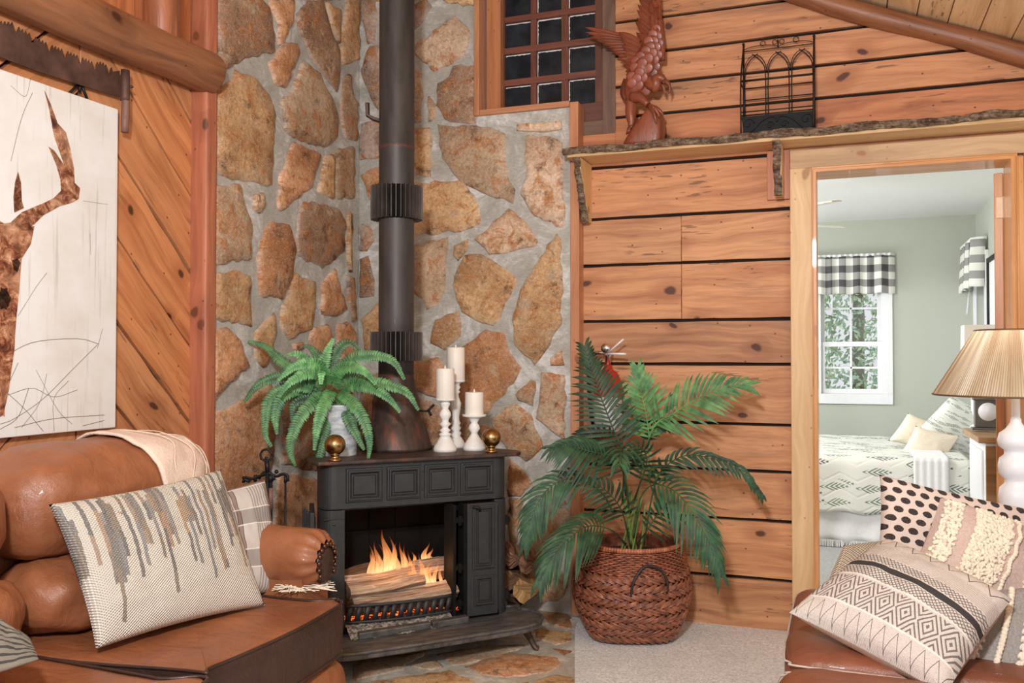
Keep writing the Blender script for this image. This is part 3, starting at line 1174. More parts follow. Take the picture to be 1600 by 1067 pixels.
R1(PA, (78, 190), (240, 68), (300, 120), (303, 150), (288, 230), (240, 255), (162, 300), (78, 228))
R1(GY, (76, 20), (125, 0), (148, 30), (78, 125))
R1(OC, (192, 0), (325, 0), (323, 26), (212, 14))
R1(GR, (60, 290), (103, 302), (110, 380), (100, 510), (60, 515))
R1(GR, (137, 402), (168, 442), (163, 498), (137, 508))
R1(BR, (172, 350), (220, 322), (237, 277), (328, 272), (328, 513), (202, 498), (168, 440))
R1(OC, (50, 540), (138, 532), (148, 600), (143, 735), (50, 725))
R1(GR, (172, 520), (250, 530), (328, 522), (453, 560), (463, 740), (493, 790), (484, 848), (352, 800), (252, 740), (192, 660))
R1(PA, (540, 567), (640, 572), (690, 600), (698, 920), (688, 948), (572, 898), (517, 810), (540, 740))
R1(PA, (502, 522), (688, 507), (688, 540), (600, 552), (502, 546))
R1(OC, (-90, 790), (60, 762), (283, 757), (343, 860), (348, 930), (290, 958), (75, 983), (-60, 970))
RP(PA, (795, 326), (820, 345), (840, 376), (838, 384), (790, 396), (765, 398), (742, 374))
R2(GR, (75, 90), (213, 57), (205, 170), (203, 270), (174, 338), (127, 358), (111, 315), (75, 290))
R2(OC, (242, 92), (298, 64), (300, 100), (256, 153), (237, 130))
R2(OC, (282, 132), (350, 127), (400, 152), (498, 227), (498, 260), (450, 330), (430, 398), (400, 423), (330, 400), (272, 365), (237, 260), (242, 217))
R2(OC, (667, 42), (684, 62), (688, 180), (684, 420), (620, 528), (575, 587), (492, 500), (482, 400), (512, 300), (572, 180))
R2(OC, (162, 400), (258, 364), (268, 420), (263, 468), (200, 523), (142, 495))
R2(RU, (277, 510), (370, 442), (448, 457), (468, 530), (518, 600), (500, 640), (380, 788), (330, 798), (252, 750))
R2(RU, (60, 575), (170, 557), (203, 610), (203, 738), (150, 718), (60, 680))
R2(GR, (497, 710), (560, 647), (578, 660), (568, 758), (507, 735))
R2(PA, (602, 622), (698, 632), (703, 898), (642, 860), (582, 810), (597, 720))
R2(PA, (642, 560), (688, 524), (698, 588), (642, 588))
R2(GR, (397, 812), (440, 772), (490, 747), (558, 790), (612, 930), (540, 988), (462, 940), (402, 860))
R2(RU, (347, 840), (385, 842), (398, 958), (350, 958))
R2(BR, (60, 720), (140, 742), (200, 770), (190, 930), (60, 960))
R2(BR, (215, 760), (330, 812), (335, 960), (215, 950))
R5(RU, (57, 55), (185, 190), (193, 215), (130, 288), (57, 288))
R5(GR, (62, 302), (160, 297), (132, 360), (110, 560), (62, 600))
R5(GR, (205, 372), (300, 335), (425, 372), (427, 440), (330, 540), (280, 600), (230, 698), (182, 560))
R5(GR, (252, 742), (350, 702), (418, 800), (380, 888), (252, 928))
R5(OC, (272, 262), (340, 235), (400, 330), (350, 348))
RP(GY, (562, 0), (588, 0), (588, 68), (575, 68), (566, 30))
RP(GY, (562, 112), (579, 72), (625, 75), (628, 160), (590, 170), (575, 139))
RP(GY, (562, 195), (589, 188), (628, 195), (628, 245), (562, 250))
RP(RU, (563, 275), (587, 262), (620, 268), (628, 300), (578, 312))
RP(GY, (560, 360), (566, 350), (580, 355), (585, 375), (573, 392), (560, 392))
RP(BR, (560, 405), (575, 400), (585, 437), (585, 462), (563, 465), (558, 425))
RP(OC, (565, 500), (590, 474), (622, 470), (625, 530), (600, 560), (570, 545))
RP(BR, (562, 590), (600, 580), (622, 610), (622, 690), (562, 700))
RP(GR, (590, 860), (700, 850), (780, 870), (780, 930), (640, 940), (580, 930))
RP(GR, (560, 740), (640, 730), (770, 745), (765, 820), (570, 830))
for k in range(9):  # above the picture, only seen from elsewhere
    x = 575 + (k % 3) * 62; y = -60 - (k // 3) * 75
    RP(random.choice((GR, OC, BR)), (x, y), (x + 48, y + 4), (x + 52, y + 58), (x + 8, y + 62))
    x = 350 + (k % 3) * 68
    LP(random.choice((GR, OC, BR)), (x, y), (x + 54, y + 4), (x + 55, y + 58), (x + 6, y + 62))

F6(RU, (782, 430), (1050, 332), (1390, 370), (1415, 420), (1330, 468), (1060, 500), (900, 480))
F6(BR, (1365, 312), (1490, 327), (1440, 358))
F6(OC, (1240, 182), (1488, 205), (1478, 262), (1380, 288), (1250, 230))
F6(OC, (1240, 522), (1380, 482), (1500, 505), (1560, 640), (1270, 680))
F6(OC, (60, 545), (690, 455), (860, 540), (600, 640), (60, 660))
F6(GR, (600, 350), (900, 292), (1180, 290), (990, 380), (700, 420))
F6(GR, (420, 420), (590, 384), (650, 430), (560, 448))
F6(GR, (60, 400), (560, 330), (400, 410), (380, 450), (60, 520))
F6(RU, (880, 560), (1200, 530), (1240, 690), (700, 700))
F6(GR, (1180, 20), (1250, 10), (1480, 80), (1480, 180), (1340, 150))
F6(GR, (40, 200), (500, 150), (1000, 130), (900, 260), (500, 300), (60, 370))
F6(BR, (100, -60), (900, -110), (1100, -40), (1000, 100), (500, 130), (60, 160))
F6(OC, (50, 690), (560, 670), (820, 720), (900, 1050), (50, 1050))
F6(GR, (900, 740), (1240, 720), (1560, 700), (1600, 1050), (950, 1050))


def stone(mb, fr, poly, tint, th=.017, seed=0):
    """slab with a ragged outline, broken mesa top and paler-coloured rim"""
    poly = jag(poly, .009)
    n = len(poly)
    cx = sum(p[0] for p in poly) / n; cy = sum(p[1] for p in poly) / n
    mn = min(math.hypot(a - cx, b - cy) for a, b in poly)
    off = random.random() * 90
    v = random.uniform(-.12, .12)
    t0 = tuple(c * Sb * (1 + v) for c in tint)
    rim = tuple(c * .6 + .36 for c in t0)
    vs, gc, ti = [], [], []
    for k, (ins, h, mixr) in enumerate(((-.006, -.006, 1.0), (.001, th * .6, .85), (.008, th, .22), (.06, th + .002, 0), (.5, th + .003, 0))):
        for a, b in poly:
            dx, dy = a - cx, b - cy
            L = math.hypot(dx, dy) or 1
            s = 1 - ins * min(1, mn / .05) / L if ins < .05 else (.62 if ins < .3 else .3)
            x, y = cx + dx * s, cy + dy * s
            hh = h + (fbm((x, y, off), 14, 3) * .005 if k > 1 else 0)
            vs.append(fr(x, y, hh)); gc.append((x + off, y + off * .3, off))
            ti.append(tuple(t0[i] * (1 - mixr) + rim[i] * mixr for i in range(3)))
    fs = []
    for k in range(4):
        for i in range(n):
            fs.append((k * n + i, k * n + (i + 1) % n, (k + 1) * n + (i + 1) % n, (k + 1) * n + i))
    fs.append(tuple(4 * n + i for i in range(n)))
    mb.add(vs, fs, True, 0, gc, ti)


mb = MB()
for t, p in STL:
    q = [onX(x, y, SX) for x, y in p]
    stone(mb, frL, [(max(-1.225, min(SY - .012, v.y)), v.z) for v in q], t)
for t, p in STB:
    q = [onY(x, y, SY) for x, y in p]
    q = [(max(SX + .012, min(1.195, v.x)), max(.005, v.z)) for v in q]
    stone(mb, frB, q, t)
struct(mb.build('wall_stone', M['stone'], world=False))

# --- floors
HEDGE = [(1.26, .0), (1.291, -.298), (1.474, -.922), (1.85, -2.2), (1.85, -2.6), (-.02, -2.6), (-.02, 0)]
mb = MB()
frF = lambda a, b, c: Vector((a, b, c))
mb.prism(HEDGE, frF, -.05, .0, gc=lambda a, b: (a, b, 0), ti=(1.05, 1.0, .92))
struct(mb.build('floor_hearth_mortar', M['mortar'], world=False))
mb = MB()
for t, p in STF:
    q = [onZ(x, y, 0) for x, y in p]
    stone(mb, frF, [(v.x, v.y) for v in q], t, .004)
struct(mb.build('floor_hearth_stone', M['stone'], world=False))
mb = MB()
mb.prism([(1.24, .0), (1.291, -.298), (1.474, -.922), (1.85, -2.2), (1.85, -2.6), (-.02, -2.6), (-.02, -5.2), (4.4, -5.2), (4.4, .0)], frF, -.05, .006)
struct(mb.build('floor', M['carpet'], world=False))

# --- sloped ceiling boards
mb = MB()
x = -.1
while x < 4.3:
    wdt = .118
    sd = random.random() * 40
    a = Vector((x + .002, 0, ceilz(x + .002))); b = Vector((x + wdt - .003, 0, ceilz(x + wdt - .003)))
    vs, gc = [], []
    for q, cc in ((a, 0), (b, wdt)):
        for y in (.12, -5.2):
            for dz in (0, .02):
                vs.append(Vector((q.x, y, q.z + dz))); gc.append((y + sd, cc, sd))
    mb.add(vs, [(0, 2, 6, 4), (1, 5, 7, 3), (0, 1, 3, 2), (4, 6, 7, 5), (0, 4, 5, 1), (2, 3, 7, 6)], False, 0, gc, tn(.08))
    x += wdt
struct(mb.build('ceiling', M['ceil'], world=False))
mb = MB()
mb.add([(-.1, .12, ceilz(-.1) + .022), (4.3, .12, ceilz(4.3) + .022), (4.3, -5.2, ceilz(4.3) + .022), (-.1, -5.2, ceilz(-.1) + .022),
        (-.1, .12, ceilz(-.1) + .05), (4.3, .12, ceilz(4.3) + .05), (4.3, -5.2, ceilz(4.3) + .05), (-.1, -5.2, ceilz(-.1) + .05)],
       [(0, 1, 2, 3), (4, 5, 6, 7), (0, 1, 5, 4), (1, 2, 6, 5), (2, 3, 7, 6), (3, 0, 4, 7)])
struct(mb.build('ceiling_deck', M['gap'], world=False))
# round pole along the junction
mb = MB()
pts = [Vector((x, -.03 + .006 * math.sin(x * 5), ceilz(x) - .055 + .006 * math.sin(x * 7))) for x in [1.2 + i * .12 for i in range(23)]]
mb.tube(pts, [.044 + .003 * math.sin(i * 1.3) for i in range(23)], 14, ti=(.98, .9, .82))
struct(mb.build('trim_1', M['log'], world=False))
# post at the end of the diagonal boards, square with a rounded edge
mb = MB()
mb.box((.03, -1.262, 1.9), (.09, .072, 3.9), axis=2, ti=(.95, .95, .98))
struct(mb.build('trim_2', M['post'], world=False, bev=.016, seg=3))
# trims round the stone
mb = MB()
mb.box((1.228, -.035, 1.082), (.044, .085, 2.164), axis=2)
struct(mb.build('trim_3', M['trim_or'], world=False, bev=.003))
mb = MB(); mb.box((1.228, -.035, 2.304), (.044, .11, .28), axis=2)
struct(mb.build('trim_4', M['trim_or'], world=False, bev=.003))
mb = MB(); mb.box((.972, -.035, 2.4385), (.466, .108, .028), axis=0)
struct(mb.build('trim_5', M['trim_or'], world=False, bev=.003))
mb = MB(); mb.box((.724, -.035, 3.0), (.028, .11, 1.15), axis=2)
struct(mb.build('trim_6', M['trim_or'], world=False, bev=.003))
mb = MB(); mb.box((.79, .0, 3.0), (.075, .05, 1.15), axis=2, ti=(.9, .82, .7))
struct(mb.build('trim_7', M['trim_or'], world=False, bev=.003))

# --- dark sash window above the stone ledge
win = struct(empty('window_1', (1.1, .05, 2.3)))
mb = MB()
WX0, WX1, WZ0, WZ1 = .775, 1.345, 2.375, 3.3
mb.box((WX0 + .025, .05, (WZ0 + WZ1) / 2), (.06, .04, WZ1 - WZ0), axis=2)
mb.box((WX1 - .022, .05, (WZ0 + WZ1) / 2), (.045, .04, WZ1 - WZ0), axis=2)
mb.box(((WX0 + WX1) / 2, .046, WZ0 + .04), (WX1 - WX0 + .06, .038, .10), axis=0)
cols = [onY(q, 100, .05).x for q in (789, 831, 840, 879, 889, 931)]
zr = [2.462, 2.592, 2.624, 2.754, 2.786, 2.914, 2.944, 3.07]
for a, b in ((cols[1], cols[2]), (cols[3], cols[4])):
    mb.box(((a + b) / 2, .045, 2.87), (b - a, .03, .82), axis=2, ti=(1.25, 1.1, 1.05))
for a, b in ((zr[1], zr[2]), (zr[3], zr[4]), (zr[5], zr[6]), (zr[7], 3.1)):
    mb.box((1.065, .042, (a + b) / 2), (cols[5] - cols[0] + .01, .03, b - a), axis=0, ti=(1.25, 1.1, 1.05))
mb.build('window_sash', M['winwood'], win, bev=.002)
mb = MB()
mb.box((1.377, .03, 2.87), (.064, .05, 1.14), axis=2)
mb.box((1.27, .03, 2.335), (.15, .04, .07), axis=0)
mb.build('window_casing', M['wincase'], win, bev=.002)
mb = MB()
mb.box((1.065, .056, 2.87), (.53, .004, .85))
mb.build('glass', M['darkglass'], win)
mb = MB()
for i in range(3):
    for j in range(4):
        a, b = cols[2 * i], cols[2 * i + 1]; z0, z1 = zr[2 * j], zr[2 * j + 1]
        for k in range(12):
            t0, t1 = k / 12, (k + 1) / 12
            h = .003 + random.random() * .003
            mb.box((a + (b - a) * (t0 + t1) / 2, .0525, z1 - h / 2), ((b - a) / 12, .002, h))
            h = .002 + random.random() * .003
            mb.box((a + h / 2, .0525, z0 + (z1 - z0) * (t0 + t1) / 2), (h, .002, (z1 - z0) / 12))
mb.build('paint_edge', M['white_wood'], win)

# --- door: casings, jamb, open leaf
mb = MB(); mb.box((2.2585, -.018, 1.03), (.098, .038, 2.06), axis=2)
struct(mb.build('trim_8', M['pine_light'], world=False, bev=.003))
mb = MB(); mb.box((2.90, -.018, 2.1), (1.38, .038, .082), axis=0)
struct(mb.build('trim_9', M['pine_grey'], world=False, bev=.003))
mb = MB(); mb.box((3.19, -.018, 1.03), (.13, .038, 2.06), axis=2, ti=(.92, .86, .78))
struct(mb.build('trim_10', M['pine_light'], world=False, bev=.003))
dr = struct(empty('door_1', (2.7, .05, 0)))
mb = MB()
mb.box((2.3135, .045, 1.02), (.016, .19, 2.04), axis=2); mb.box((3.083, .045, 1.02), (.016, .19, 2.04), axis=2)
mb.box((2.6985, .045, 2.043), (.785, .19, .016), axis=0)
mb.box((2.307, -.042, 1.02), (.012, .012, 2.05), axis=2); mb.box((3.105, -.042, 1.02), (.034, .012, 2.05), axis=2)
mb.box((3.098, -.052, 1.02), (.008, .008, 2.05), axis=2)
mb.box((2.70, -.042, 2.05), (.80, .012, .018), axis=0)
mb.build('door_jamb', M['jamb'], dr, bev=.003)
mb = MB()
Lm = Matrix.Rotation(math.radians(83), 3, 'Z')
mb.box((3.056 + .33 * math.sin(.21), .142 + .33 * math.cos(.21), 1.015), (.035, .66, 2.0), rot=Matrix.Rotation(-.21, 3, 'Z'), axis=2)
leaf = mb.build('door_leaf', M['jamb'], dr, bev=.003)
for z in (1.865, .25):
    mb = MB(); mb.box((3.064, .138, z), (.034, .006, .09)); mb.tube([(3.078, .134, z - .047), (3.078, .134, z + .047)], .007, 8)
    mb.build('door_hinge', plain('brass_hinge_plate', lin(226, 200, 172), .45, .3, .05), leaf, bev=.001)

# --- round tie beam and the log standing on it
mb = MB()
pts = [Vector((.062, -4.4 + i * .15, 2.352 + .004 * math.sin(i))) for i in range(22)]
pts[-1].y = -1.262
mb.tube(pts, [.083 + .003 * math.sin(i * .9) for i in range(22)], 24)
b = mb.build('log_beam', M['log'], world=True, loc=(.062, -2.6, 2.345), bev=.012, seg=3)
tag(b, 'thick reddish brown round log beam running across the diagonal board wall', 'beam')
mb = MB()
mb.tube([(.05, -1.52, z) for z in (2.40, 2.6, 2.9, 3.3, 3.7)], [.066, .066, .064, .066, .065], 18, ti=(1.15, .95, .9))
b = mb.build('log_post', M['log'], loc=(.05, -1.52, 2.4), bev=.008)
tag(b, 'short upright log post standing on the round beam beside the wooden corner trim', 'post')
# ------------------------------------------------------------------ live-edge shelf
SHZ0, SHZ1 = 2.155, 2.190
shelf = empty('live_edge_shelf', (2.3, -.1, SHZ0), 0, 'long bark-edged pine slab shelf running above the doorway', 'shelf')


def barkstrip(mb, path, w, h, nrm):
    """rough strip; path points, width dir computed, lumpy"""
    n = 10
    vs = []; m = len(path)
    for i, p in enumerate(path):
        t = (path[min(i + 1, m - 1)] - path[max(i - 1, 0)]).normalized()
        u = Vector(nrm); v = t.cross(u)
        for k in range(n):
            a = 2 * math.pi * k / n
            r = 1 + .35 * fbm(p + Vector((k, 0, 0)), 22, 3)
            vs.append(p + u * math.cos(a) * w * r + v * math.sin(a) * h * r)
    fs = [(i * n + k, i * n + (k + 1) % n, (i + 1) * n + (k + 1) % n, (i + 1) * n + k) for i in range(m - 1) for k in range(n)]
    fs += [tuple(range(n)), tuple((m - 1) * n + k for k in range(n))]
    mb.add(vs, fs, False)


mb = MB()
def slab(x0, x1, y0, y1, z0, z1, sd):
    n = int((x1 - x0) / .04)
    for i in range(n):
        pass
    mb.add([(x0, y0, z0), (x1, y0, z0), (x1, y1, z0), (x0, y1, z0), (x0, y0 + .01, z1), (x1, y0 + .01, z1), (x1, y1, z1), (x0, y1, z1)],
           [(0, 1, 2, 3), (4, 5, 6, 7), (0, 1, 5, 4), (1, 2, 6, 5), (2, 3, 7, 6), (3, 0, 4, 7)], False, 0,
           [(x + sd, y, sd) for x, y in ((x0, y0), (x1, y0), (x1, y1), (x0, y1))] * 2)
slab(1.225, 2.172, -.19, -.001, SHZ0, SHZ1, 3)
slab(2.172, 3.75, -.19, -.001, SHZ0, SHZ1, 17)
mb.build('shelf_board', M['pine_light'], shelf)
mb = MB()
barkstrip(mb, [Vector((1.205 + i * .03, -.195 + .008 * math.sin(i * .7), 2.182 + .004 * math.sin(i * .45))) for i in range(86)], .011, .017, (0, 1, 0))
mb.build('bark_edge', M['bark'], shelf)
# left bracket: tapered board, bark on its sloping edge
mb = MB()
frBr = lambda x: (lambda a, b, c: Vector((x + c, a, b)))
tri = [(-.001, 2.15), (-.195, 2.15), (-.19, 2.10), (-.04, 1.87), (-.001, 1.87)]
mb.prism(tri, frBr(1.262), 0, .03, gc=lambda a, b: (b, a, 3), ti=(1, .94, .84))
br = mb.build('bracket', M['pine_light'], shelf)
mb = MB()
barkstrip(mb, [Vector((1.274, -.203 + .15 * (t ** 1.15), 2.15 - .285 * t)) for t in [i / 14 for i in range(15)]], .010, .019, (0, -1, 0))
mb.build('bark_edge', M['bark'], br)
mb = MB()
tri = [(-.001, 2.15), (-.19, 2.15), (-.16, 2.02), (-.115, 1.93), (-.001, 1.93)]
mb.prism(tri, frBr(2.152), 0, .03, gc=lambda a, b: (b, a, 9))
br = mb.build('bracket', M['pine_light'], shelf)
mb = MB()
barkstrip(mb, [Vector((2.165, -.199 + .078 * (t ** 1.1), 2.155 - .225 * t)) for t in [i / 12 for i in range(13)]], .010, .018, (0, -1, 0))
mb.build('bark_edge', M['bark'], br)
mb = MB()
mb.box((2.16, -.010, 2.04), (.098, .018, .22), axis=2, ti=(.92, .72, .62))
bp = mb.build('backing_board', M['plank_red'], shelf, bev=.002)

# ------------------------------------------------------------------ carved eagle
EY = -.12
def E(px, py, dy=0.0): return onY(px, py, EY + dy)
def ZE(x, y): return 900 + x / 4.444, y / 4.444
def EZ(x, y, dy=0.0):
    a, b = ZE(x, y); return onY(a, b, EY + dy)
eb = EZ(470, 1010); eb.z = SHZ1 + .006
eagle = empty('carved_eagle', eb, 0, 'polished reddish wood carving of an eagle perched with raised wings', 'carving')
# rock base
mb = MB()
prof = [(320, 1025), (340, 985), (400, 890), (480, 800), (510, 740), (560, 735), (612, 800), (618, 900), (612, 1010), (560, 1022), (420, 1030)]
pts = [EZ(x, y) for x, y in prof]
cx = sum(p.x for p in pts) / len(pts); cz = sum(p.z for p in pts) / len(pts)
zmin = SHZ1 + .002
rings = []
vs = []
nP = len(pts)
for d, s in ((-.055, .72), (-.045, .92), (-.015, 1.0), (.02, 1.0), (.05, .9), (.06, .7)):
    for p in pts:
        vs.append(Vector((cx + (p.x - cx) * s, EY + d, max(zmin, cz + (p.z - cz) * (s if p.z > cz else 1)))))
fs = [(k * nP + i, k * nP + (i + 1) % nP, (k + 1) * nP + (i + 1) % nP, (k + 1) * nP + i) for k in range(5) for i in range(nP)]
fs += [tuple(range(nP)), tuple(5 * nP + i for i in range(nP))]
mb.add(vs, fs, True, 0, [(v.z + 4, v.x, 1) for v in vs])
mb.build('rock_base', M['carving'], eagle, sub=1)
# body
mb = MB()
body = [((395, 720), .016), ((395, 665), .040), ((415, 600), .054), ((445, 530), .060), ((475, 460), .062), ((505, 390), .056), ((525, 330), .044), ((540, 270), .032), ((550, 220), .018)]
ps = spline([EZ(x, y) for (x, y), r in body], 24)
rr = spline([Vector((r, 0, 0)) for (x, y), r in body], 24)
mb.tube(ps, [max(.006, r.x) for r in rr], 18, ti=(.95, .9, .9))
# tail going down-left behind
mb.tube(spline([EZ(370, 560, .02), EZ(340, 640, .03), EZ(350, 700, .03)], 8), [.028, .024, .012] and [.03, .03, .028, .026, .024, .02, .016, .008], 10, flat=.5, up=(0, 1, 0))
# breast scales
for (x, y) in [(560, 210), (540, 255), (570, 265), (515, 305), (550, 305), (580, 310), (530, 350), (565, 345), (575, 395), (545, 390), (520, 430), (555, 430), (560, 475), (480, 465), (515, 495), (425, 495), (460, 530), (540, 520), (405, 555), (440, 570), (480, 560), (500, 600), (450, 610), (490, 640), (405, 600), (430, 450), (465, 420), (500, 380)]:
    p = EZ(x, y, 0)
    # push to the surface of the body facing the room
    q = min(zip(ps, rr), key=lambda a: (a[0] - p).length)
    off = min(.9, (Vector((q[0].x - p.x, 0, q[0].z - p.z)).length) / max(q[1].x, .01))
    yy = EY - q[1].x * math.sqrt(max(.05, 1 - off * off)) - .001
    tlt = Matrix.Rotation(.25, 3, 'X') @ Matrix.Rotation(random.uniform(-.2, .2), 3, 'Y')
    mb.ball((p.x, yy + .002, p.z), (.0235, .0026, .0225), 16, 8, M=tlt, ti=(1.12, .95, .9))
# neck and head, beak hooked to the right and down
mb.tube(spline([EZ(500, 560, -.01), EZ(535, 590, -.03), EZ(560, 600, -.035)], 6), [.03, .031, .03, .028, .026, .024], 12)
mb.tube(spline([EZ(540, 640, -.035), EZ(555, 590, -.04), EZ(560, 550, -.04), EZ(590, 540, -.04), EZ(620, 565, -.045)], 12), [.014, .018, .022, .024, .025, .024, .023, .022, .020, .018, .014, .010], 12)
bodyo = mb.build('body', M['carving'], eagle)
mb = MB()
mb.tube(spline([EZ(610, 560, -.045), EZ(640, 580, -.047), EZ(652, 612, -.048), EZ(642, 655, -.048)], 9), [.012, .012, .011, .0095, .008, .0065, .005, .0035, .001], 10)
mb.tube(spline([EZ(600, 590, -.045), EZ(612, 620, -.045), EZ(612, 648, -.045)], 6), [.008, .008, .007, .005, .003, .001], 8)
mb.build('beak', M['carving'], bodyo)
mb = MB(); mb.ball(EZ(607, 572, -.062), .0045); mb.build('eye', M['carving'], bodyo)


def feather(mb, p0, p1, wd, th=.006, ti=None):
    """carved feather: tapered plank with a ridge"""
    p0 = Vector(p0); p1 = Vector(p1)
    d = (p1 - p0); L = d.length; t = d.normalized()
    s = t.cross(Vector((0, -1, 0))).normalized()
    n = Vector((0, -1, 0))
    m = 9
    vs = []; gc = []
    for i in range(m):
        u = i / (m - 1)
        w = wd * (math.sin(math.pi * min(1, (u * .82 + .18))) ** .6 if u < .999 else .05)
        c = p0 + t * (L * u)
        for k, (a, b) in enumerate(((-1, 0), (-.5, .8), (0, .35), (.5, .8), (1, 0), (0, -.8))):
            vs.append(c + s * (a * w) + n * (b * th)); gc.append((u * L, a * w, 0))
    fs = [(i * 6 + k, i * 6 + (k + 1) % 6, (i + 1) * 6 + (k + 1) % 6, (i + 1) * 6 + k) for i in range(m - 1) for k in range(6)]
    fs += [tuple(range(6)), tuple((m - 1) * 6 + k for k in range(6))]
    mb.add(vs, fs, False, 0, gc, ti or tn(.15, (1, 1, 1), .05))


# left wing, spread to the left
mb = MB()
LW = [((330, 250), (62, 190)), ((335, 265), (66, 225)), ((345, 280), (100, 255)), ((350, 295), (140, 280)), ((360, 310), (185, 305)), ((370, 325), (225, 330)), ((380, 345), (245, 350)), ((390, 365), (262, 368)), ((400, 390), (290, 390)), ((400, 410), (300, 415))]
for k, (a, b) in enumerate(LW):
    feather(mb, EZ(a[0], a[1], .012 - k * .002), EZ(b[0], b[1], -.01 - k * .001), .0125)
for a, b, w in (((440, 300), (300, 225), .02), ((450, 330), (315, 270), .02), ((450, 370), (320, 320), .02), ((460, 400), (330, 370), .02), ((450, 440), (330, 420), .018), ((420, 500), (335, 450), .016)):
    feather(mb, EZ(a[0], a[1], -.012), EZ(b[0], b[1], -.018), w, .009)
for k in range(6):
    feather(mb, EZ(420 - k * 6, 470 + k * 12, -.03), EZ(340 + k * 4, 470 + k * 26, -.012), .012, .008)
mb.build('wing', M['carving'], eagle)
# right wing, raised straight up
mb = MB()
for k, (a, b) in enumerate([((520, 330), (420, 225)), ((520, 300), (435, 235)), ((540, 260), (412, 150)), ((545, 230), (425, 125)), ((550, 190), (424, 70)), ((555, 150), (430, 35)), ((560, 110), (436, -10)), ((560, 60), (440, -60))]):
    feather(mb, EZ(a[0], a[1], .01), EZ(b[0], b[1], .0), .017, .008)
for k in range(9):
    y = 300 - k * 42
    feather(mb, EZ(545 + (k % 2) * 22, y + 45, -.012), EZ(515 + (k % 3) * 20, y - 40, -.012), .017, .009)
    feather(mb, EZ(568, y + 60, -.006), EZ(562, y - 20, -.006), .015, .009)
mb.tube(spline([EZ(590, 420, 0), EZ(590, 300, 0), EZ(570, 150, .005), EZ(560, -60, .005)], 12), [.014] * 12, 10, flat=1.4)
mb.build('wing', M['carving'], eagle)
# legs and talons
mb = MB()
mb.tube(spline([EZ(390, 670, -.02), EZ(450, 680, -.035), EZ(500, 730, -.045)], 8), [.026, .027, .027, .025, .022, .019, .017, .015], 12)
for a in ((545, 770), (575, 800), (600, 790), (555, 840)):
    mb.tube(spline([EZ(505, 735, -.048), EZ((505 + a[0]) / 2 + 8, (735 + a[1]) / 2 - 12, -.062), EZ(a[0], a[1], -.058), EZ(a[0] + 2, a[1] + 22, -.052)], 8), [.010, .0095, .009, .008, .007, .006, .004, .001], 8)
mb.build('leg', M['carving'], eagle)
mb = MB()
mb.tube(spline([EZ(385, 690, 0), EZ(380, 780, -.005), EZ(385, 850, -.01), EZ(370, 910, -.012)], 10), [.026, .027, .027, .026, .025, .022, .018, .014, .011, .008], 12)
for a in ((350, 935), (365, 930), (395, 880)):
    mb.tube(spline([EZ(375, 880, -.012), EZ((375 + a[0]) / 2, (880 + a[1]) / 2, -.03), EZ(a[0], a[1], -.02)], 6), [.009, .009, .008, .007, .005, .002], 8)
mb.build('leg', M['carving'], eagle)

# ------------------------------------------------------------------ wrought iron window-style wall planter
py_ = -.10
x0, x1 = onY(1152, 213, py_ - .04).x, onY(1273, 205, py_ - .0).x
pl = empty('wrought_iron_planter', (2.15, -.1, SHZ1 + .004), 0, 'black wrought iron planter frame with gothic arches and a trough on the shelf', 'planter')
PX0, PX1, PB, PF = 2.012, 2.315, -.035, -.155
zb, zt = SHZ1 + .006, 2.635
mb = MB()
R_ = .0032
for x in (PX0, PX1):
    mb.tube([(x, PB, zb), (x, PB, zt)], .004, 8)
    mb.tube(spline([(x, PF, zb), (x, PF, 2.43), (x, PB - .01, zt - .02)], 10), .0035, 8)
    mb.ball((x, PB, zt + .006), .0065)
    for z in (2.43,): mb.tube([(x, PF, z), (x, PB, z)], .003, 6)
for z in (2.30, 2.385, 2.437):
    mb.tube([(PX0, PB, z), (PX1, PB, z)], .0028, 8)
mb.tube([(PX0, PF, 2.437), (PX1, PF, 2.437)], .005, 8)
mb.tube([(PX0, PF, 2.30), (PX1, PF, 2.30)], .0028, 8)
fr = mb.build('frame', M['iron'], pl)
mb = MB()
wv = (PX1 - PX0) / 3
for k in range(3):
    a, b = PX0 + wv * k, PX0 + wv * (k + 1)
    m_ = (a + b) / 2
    mb.tube(spline([(a + .006, PB, zb + .07), (a + .006, PB, 2.49), (a + .02, PB, 2.55), (m_ + .012, PB, 2.592)], 14), .0022, 6)
    mb.tube(spline([(b - .006, PB, zb + .07), (b - .006, PB, 2.49), (b - .02, PB, 2.55), (m_ - .012, PB, 2.592)], 14), .0022, 6)
    mb.tube([(m_ + wv * .5 * math.cos(t), PB - .004, 2.50 + .085 * math.sin(t)) for t in [math.pi * i / 16 for i in range(17)]], .002, 6)
mb.tube([(PX0, PB, zt - .028), (PX1, PB, zt - .028)], .0025, 6)
for k in range(2):
    mb.tube([(PX0 + (PX1 - PX0) * (.25 + .5 * k) + (PX1 - PX0) * .25 * math.cos(t), PB, zt - .026 + .018 * math.sin(t)) for t in [math.pi * i / 12 for i in range(13)]], .002, 6)
for fx, r in ((.28, .011), (.45, .010), (.55, .010), (.75, .012)):
    cx = PX0 + (PX1 - PX0) * fx
    mb.tube([(cx + r * math.cos(t), PB, zt + .0 + r * math.sin(t)) for t in [i * .42 for i in range(15)]], .0018, 6)
mb.tube([(PX0 + .15, PB, zt - .03), (PX0 + .15, PB, zt + .01)], .003, 6)
mb.build('arch_scrollwork', M['iron'], pl)
mb = MB()
